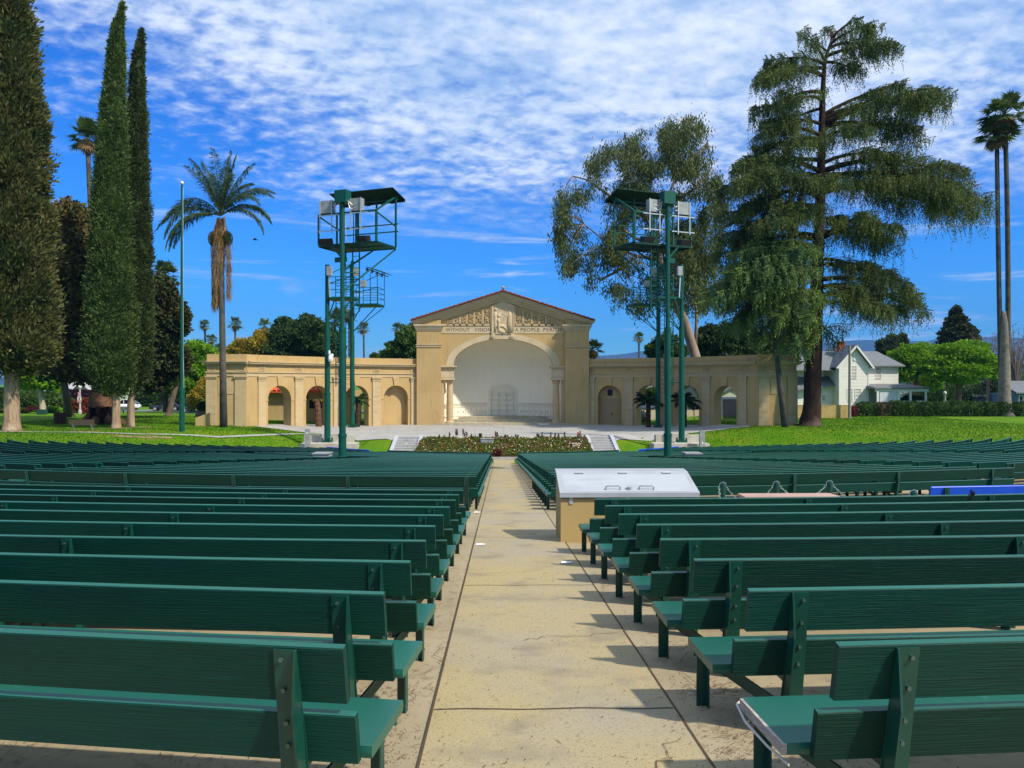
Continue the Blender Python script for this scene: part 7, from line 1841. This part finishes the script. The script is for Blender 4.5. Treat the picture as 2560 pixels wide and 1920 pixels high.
a = at(1560, 1050, 90); b = at(1790, 1050, 90); mb = MB(); mb.box(a.x, b.x, a.y, a.y+.2, -2.9, EYE+(960-1025)*90/F); top('block_wall', mb, mat('pale_block', (.55, .47, .33), .9, noise=(1.5, .4, .7, (.45, .38, .26))), 'pale block wall behind the right arcade, seen through its arches', 'wall')
c = at(1735, 1054, 84); mb = MB(); mb.bar((c.x, c.y, -2.7), (c.x, c.y, EYE+(960-998)*84/F), .08); sg = top('sign_post', mb, m_barkR, 'brown sign post seen through the third right arch', 'sign'); mb = MB(); mb.box(c.x-.25, c.x+.25, c.y-.06, c.y-.045, EYE+(960-1012)*84/F, EYE+(960-998)*84/F); mb.build('board', m_barkG, sg)
mb = MB(); c = at(1640, 990, 92); rb = None
blob_tree('garden_tree', 'green tree seen through the second right arch', 'trees beyond the arcades', at(1640, 1045, 94), .15, [bp(1640, 985, 94, 22, 20), bp(1655, 1005, 94, 16, 16)], lf_mid, 3500, (.28, .1), m_barkG, gap=.4)
# cars
def car(label, px, py, Z, L, Wd, Hh, color, rz, style='sedan'):
    c = at(px, py, Z); c.z = ground(c.x, c.y)+.04; r = tag(empty('parked_car', c), label, 'car', 'parked cars')
    ca, sa = math.cos(rz), math.sin(rz); T = lambda p: Vector((c.x+p[0]*ca-p[1]*sa, c.y+p[0]*sa+p[1]*ca, c.z+p[2]))
    m_p = mat('car_paint_'+color[0], color[1], .22, .6); h = L/2
    sh = [(-1, .38, .55), (-.97, .30, .72), (-.80, .26, .80), (-.52, .24, .86), (0, .24, .86), (.5, .24, .86), (.85, .25, .82), (.98, .30, .74), (1, .40, .60)]
    body = MB(); n = 10
    prof = []
    for x, z0, z1 in sh: prof.append((x*h, z0, z1*Hh/1.45*1.02))
    ring = []
    for x, z0, z1 in prof:
        w = Wd/2*(1-.10*(abs(x)/h)**4)
        ring.append([(x, -w*.96, z0), (x, -w, (z0+z1)/2), (x, -w*.94, z1-.03), (x, -w*.80, z1), (x, w*.80, z1), (x, w*.94, z1-.03), (x, w, (z0+z1)/2), (x, w*.96, z0)])
    i0 = 0
    for rg in ring: body.v += rg
    for i in range(len(ring)-1):
        for j in range(8): a = i*8+j; b = i*8+(j+1) % 8; body.f.append((a, b, b+8, a+8))
    body.f.append(tuple(range(8))); body.f.append(tuple((len(ring)-1)*8+j for j in range(7, -1, -1)))
    bo = body.xf(T).build('body', m_p, r, smooth=True)
    if style == 'sedan': cab = [(-.52, .86, .0), (-.20, 1.38, .2), (.05, 1.45, .22), (.38, 1.40, .2), (.72, .88, .0)]
    else: cab = [(-.45, .86, 0), (-.12, 1.45, .2), (.1, 1.52, .22), (.45, 1.42, .2), (.88, .92, .05)]
    mb = MB(); s_ = Hh/1.45; k0 = 0
    for x, z, ins in cab: w = Wd/2*.86-ins*.55; mb.v += [(x*h, -w-.02, min(z*s_, .84*s_)), (x*h, -w*.98, z*s_), (x*h, w*.98, z*s_), (x*h, w+.02, min(z*s_, .84*s_))]
    for i in range(len(cab)-1):
        for j in range(3): a = i*4+j; mb.f.append((a, a+1, a+5, a+4))
    mb.xf(T).build('windows', m_dark, r)
    mb = MB(); rs = [(x*h, z*s_+.012, Wd/2*.86-ins*.55) for x, z, ins in cab[1:-1]]
    for (x0, z0, w0), (x1, z1, w1) in zip(rs, rs[1:]): mb.hexa([(x0, -w0, z0), (x1, -w1, z1), (x1, w1, z1), (x0, w0, z0), (x0, -w0*.96, z0+.03), (x1, -w1*.96, z1+.03), (x1, w1*.96, z1+.03), (x0, w0*.96, z0+.03)])
    for sgn in (-1, 1):
        for (x, z, i_), (x2, z2, i2) in ((cab[0], cab[1]), (cab[-2], cab[-1])):
            w = Wd/2*.86-i_*.55; w2 = Wd/2*.86-i2*.55; mb.bar((x*h, sgn*w, z*s_), (x2*h, sgn*w2, z2*s_), .07)
        mb.bar((.05*h, sgn*(Wd/2*.87), .85*s_), (.05*h, sgn*(Wd/2*.86-.11), 1.44*s_), .07)
    mb.xf(T).build('roof', m_p, bo)
    for x in (-.62, .62):
        for sgn in (-1, 1):
            mb = MB(); mb.tube([(x*h, sgn*(Wd/2-.20), .33), (x*h, sgn*(Wd/2+.005), .33)], .335, 18); w_ = mb.xf(T).build('wheel', m_black, r)
            mb = MB(); mb.tube([(x*h, sgn*(Wd/2+.0), .33), (x*h, sgn*(Wd/2+.02), .33)], .20, 12); mb.xf(T).build('rim', m_galv, w_)
    for sgn in (-1, 1):
        mb = MB(); mb.ball((-h*.95, sgn*Wd*.34, .64*s_), .12, 8, 5, (.8, 1.5, .6)); mb.xf(T).build('headlight', mat('headlight', (.7, .72, .75), .1, .6), r, smooth=True)
        mb = MB(); mb.box(h*.955, h*1.0, sgn*Wd*.36-.16, sgn*Wd*.36+.16, .66*s_, .76*s_); mb.xf(T).build('tail_light', mat('tail_red', (.3, .01, .01), .2, .5), r)
        mb = MB(); mb.ball((-.36*h, sgn*(Wd/2+.06), .93*s_), .10, 8, 5, (.7, 1.1, .7)); mb.xf(T).build('mirror', m_p, r, smooth=True)
car('white crossover car parked behind the slim cypress trunks', 312, 1024, 122, 4.5, 1.85, 1.55, ('white', (.72, .73, .75)), R_(4), 'suv')
car('black saloon car parked on the left street', 416, 1025, 118, 4.6, 1.82, 1.42, ('black', (.012, .014, .02)), R_(10))
car('dark car at the right photo edge behind the palm base', 2562, 1038, 95, 4.6, 1.82, 1.5, ('blue', (.03, .04, .06)), R_(2), 'suv')
car('silver car seen through the second right arch', 1610, 1042, 112, 4.4, 1.8, 1.45, ('silver', (.45, .46, .48)), R_(0))
# dry patches in the grass
for px, py, rx, ry in ((330, 1092, 1.6, .30), (400, 1093, 1.1, .25), (28, 1079, 2.0, .6), (290, 1071, 1.8, .7), (343, 1068, 1.5, .6), (212, 1079, 1.2, .4)):
    c = on_ground(px, py); patch(c.x, c.y, rx, ry)
# ------------------------------------------------------------------ air
def haze():
    mb = MB(); mb.box(-9500, 9500, -150, 9400, -12, 900)
    m = bpy.data.materials.new('haze'); m.use_nodes = True; nt = m.node_tree; nt.nodes.clear()
    v = nt.nodes.new('ShaderNodeVolumePrincipled'); o = nt.nodes.new('ShaderNodeOutputMaterial'); nt.links.new(v.outputs[0], o.inputs['Volume'])
    v.inputs['Color'].default_value = (.10, .38, 1, 1); v.inputs['Density'].default_value = HAZE
    tag(mb.build('haze', m), kind='stuff')
if HAZE > 0: haze()
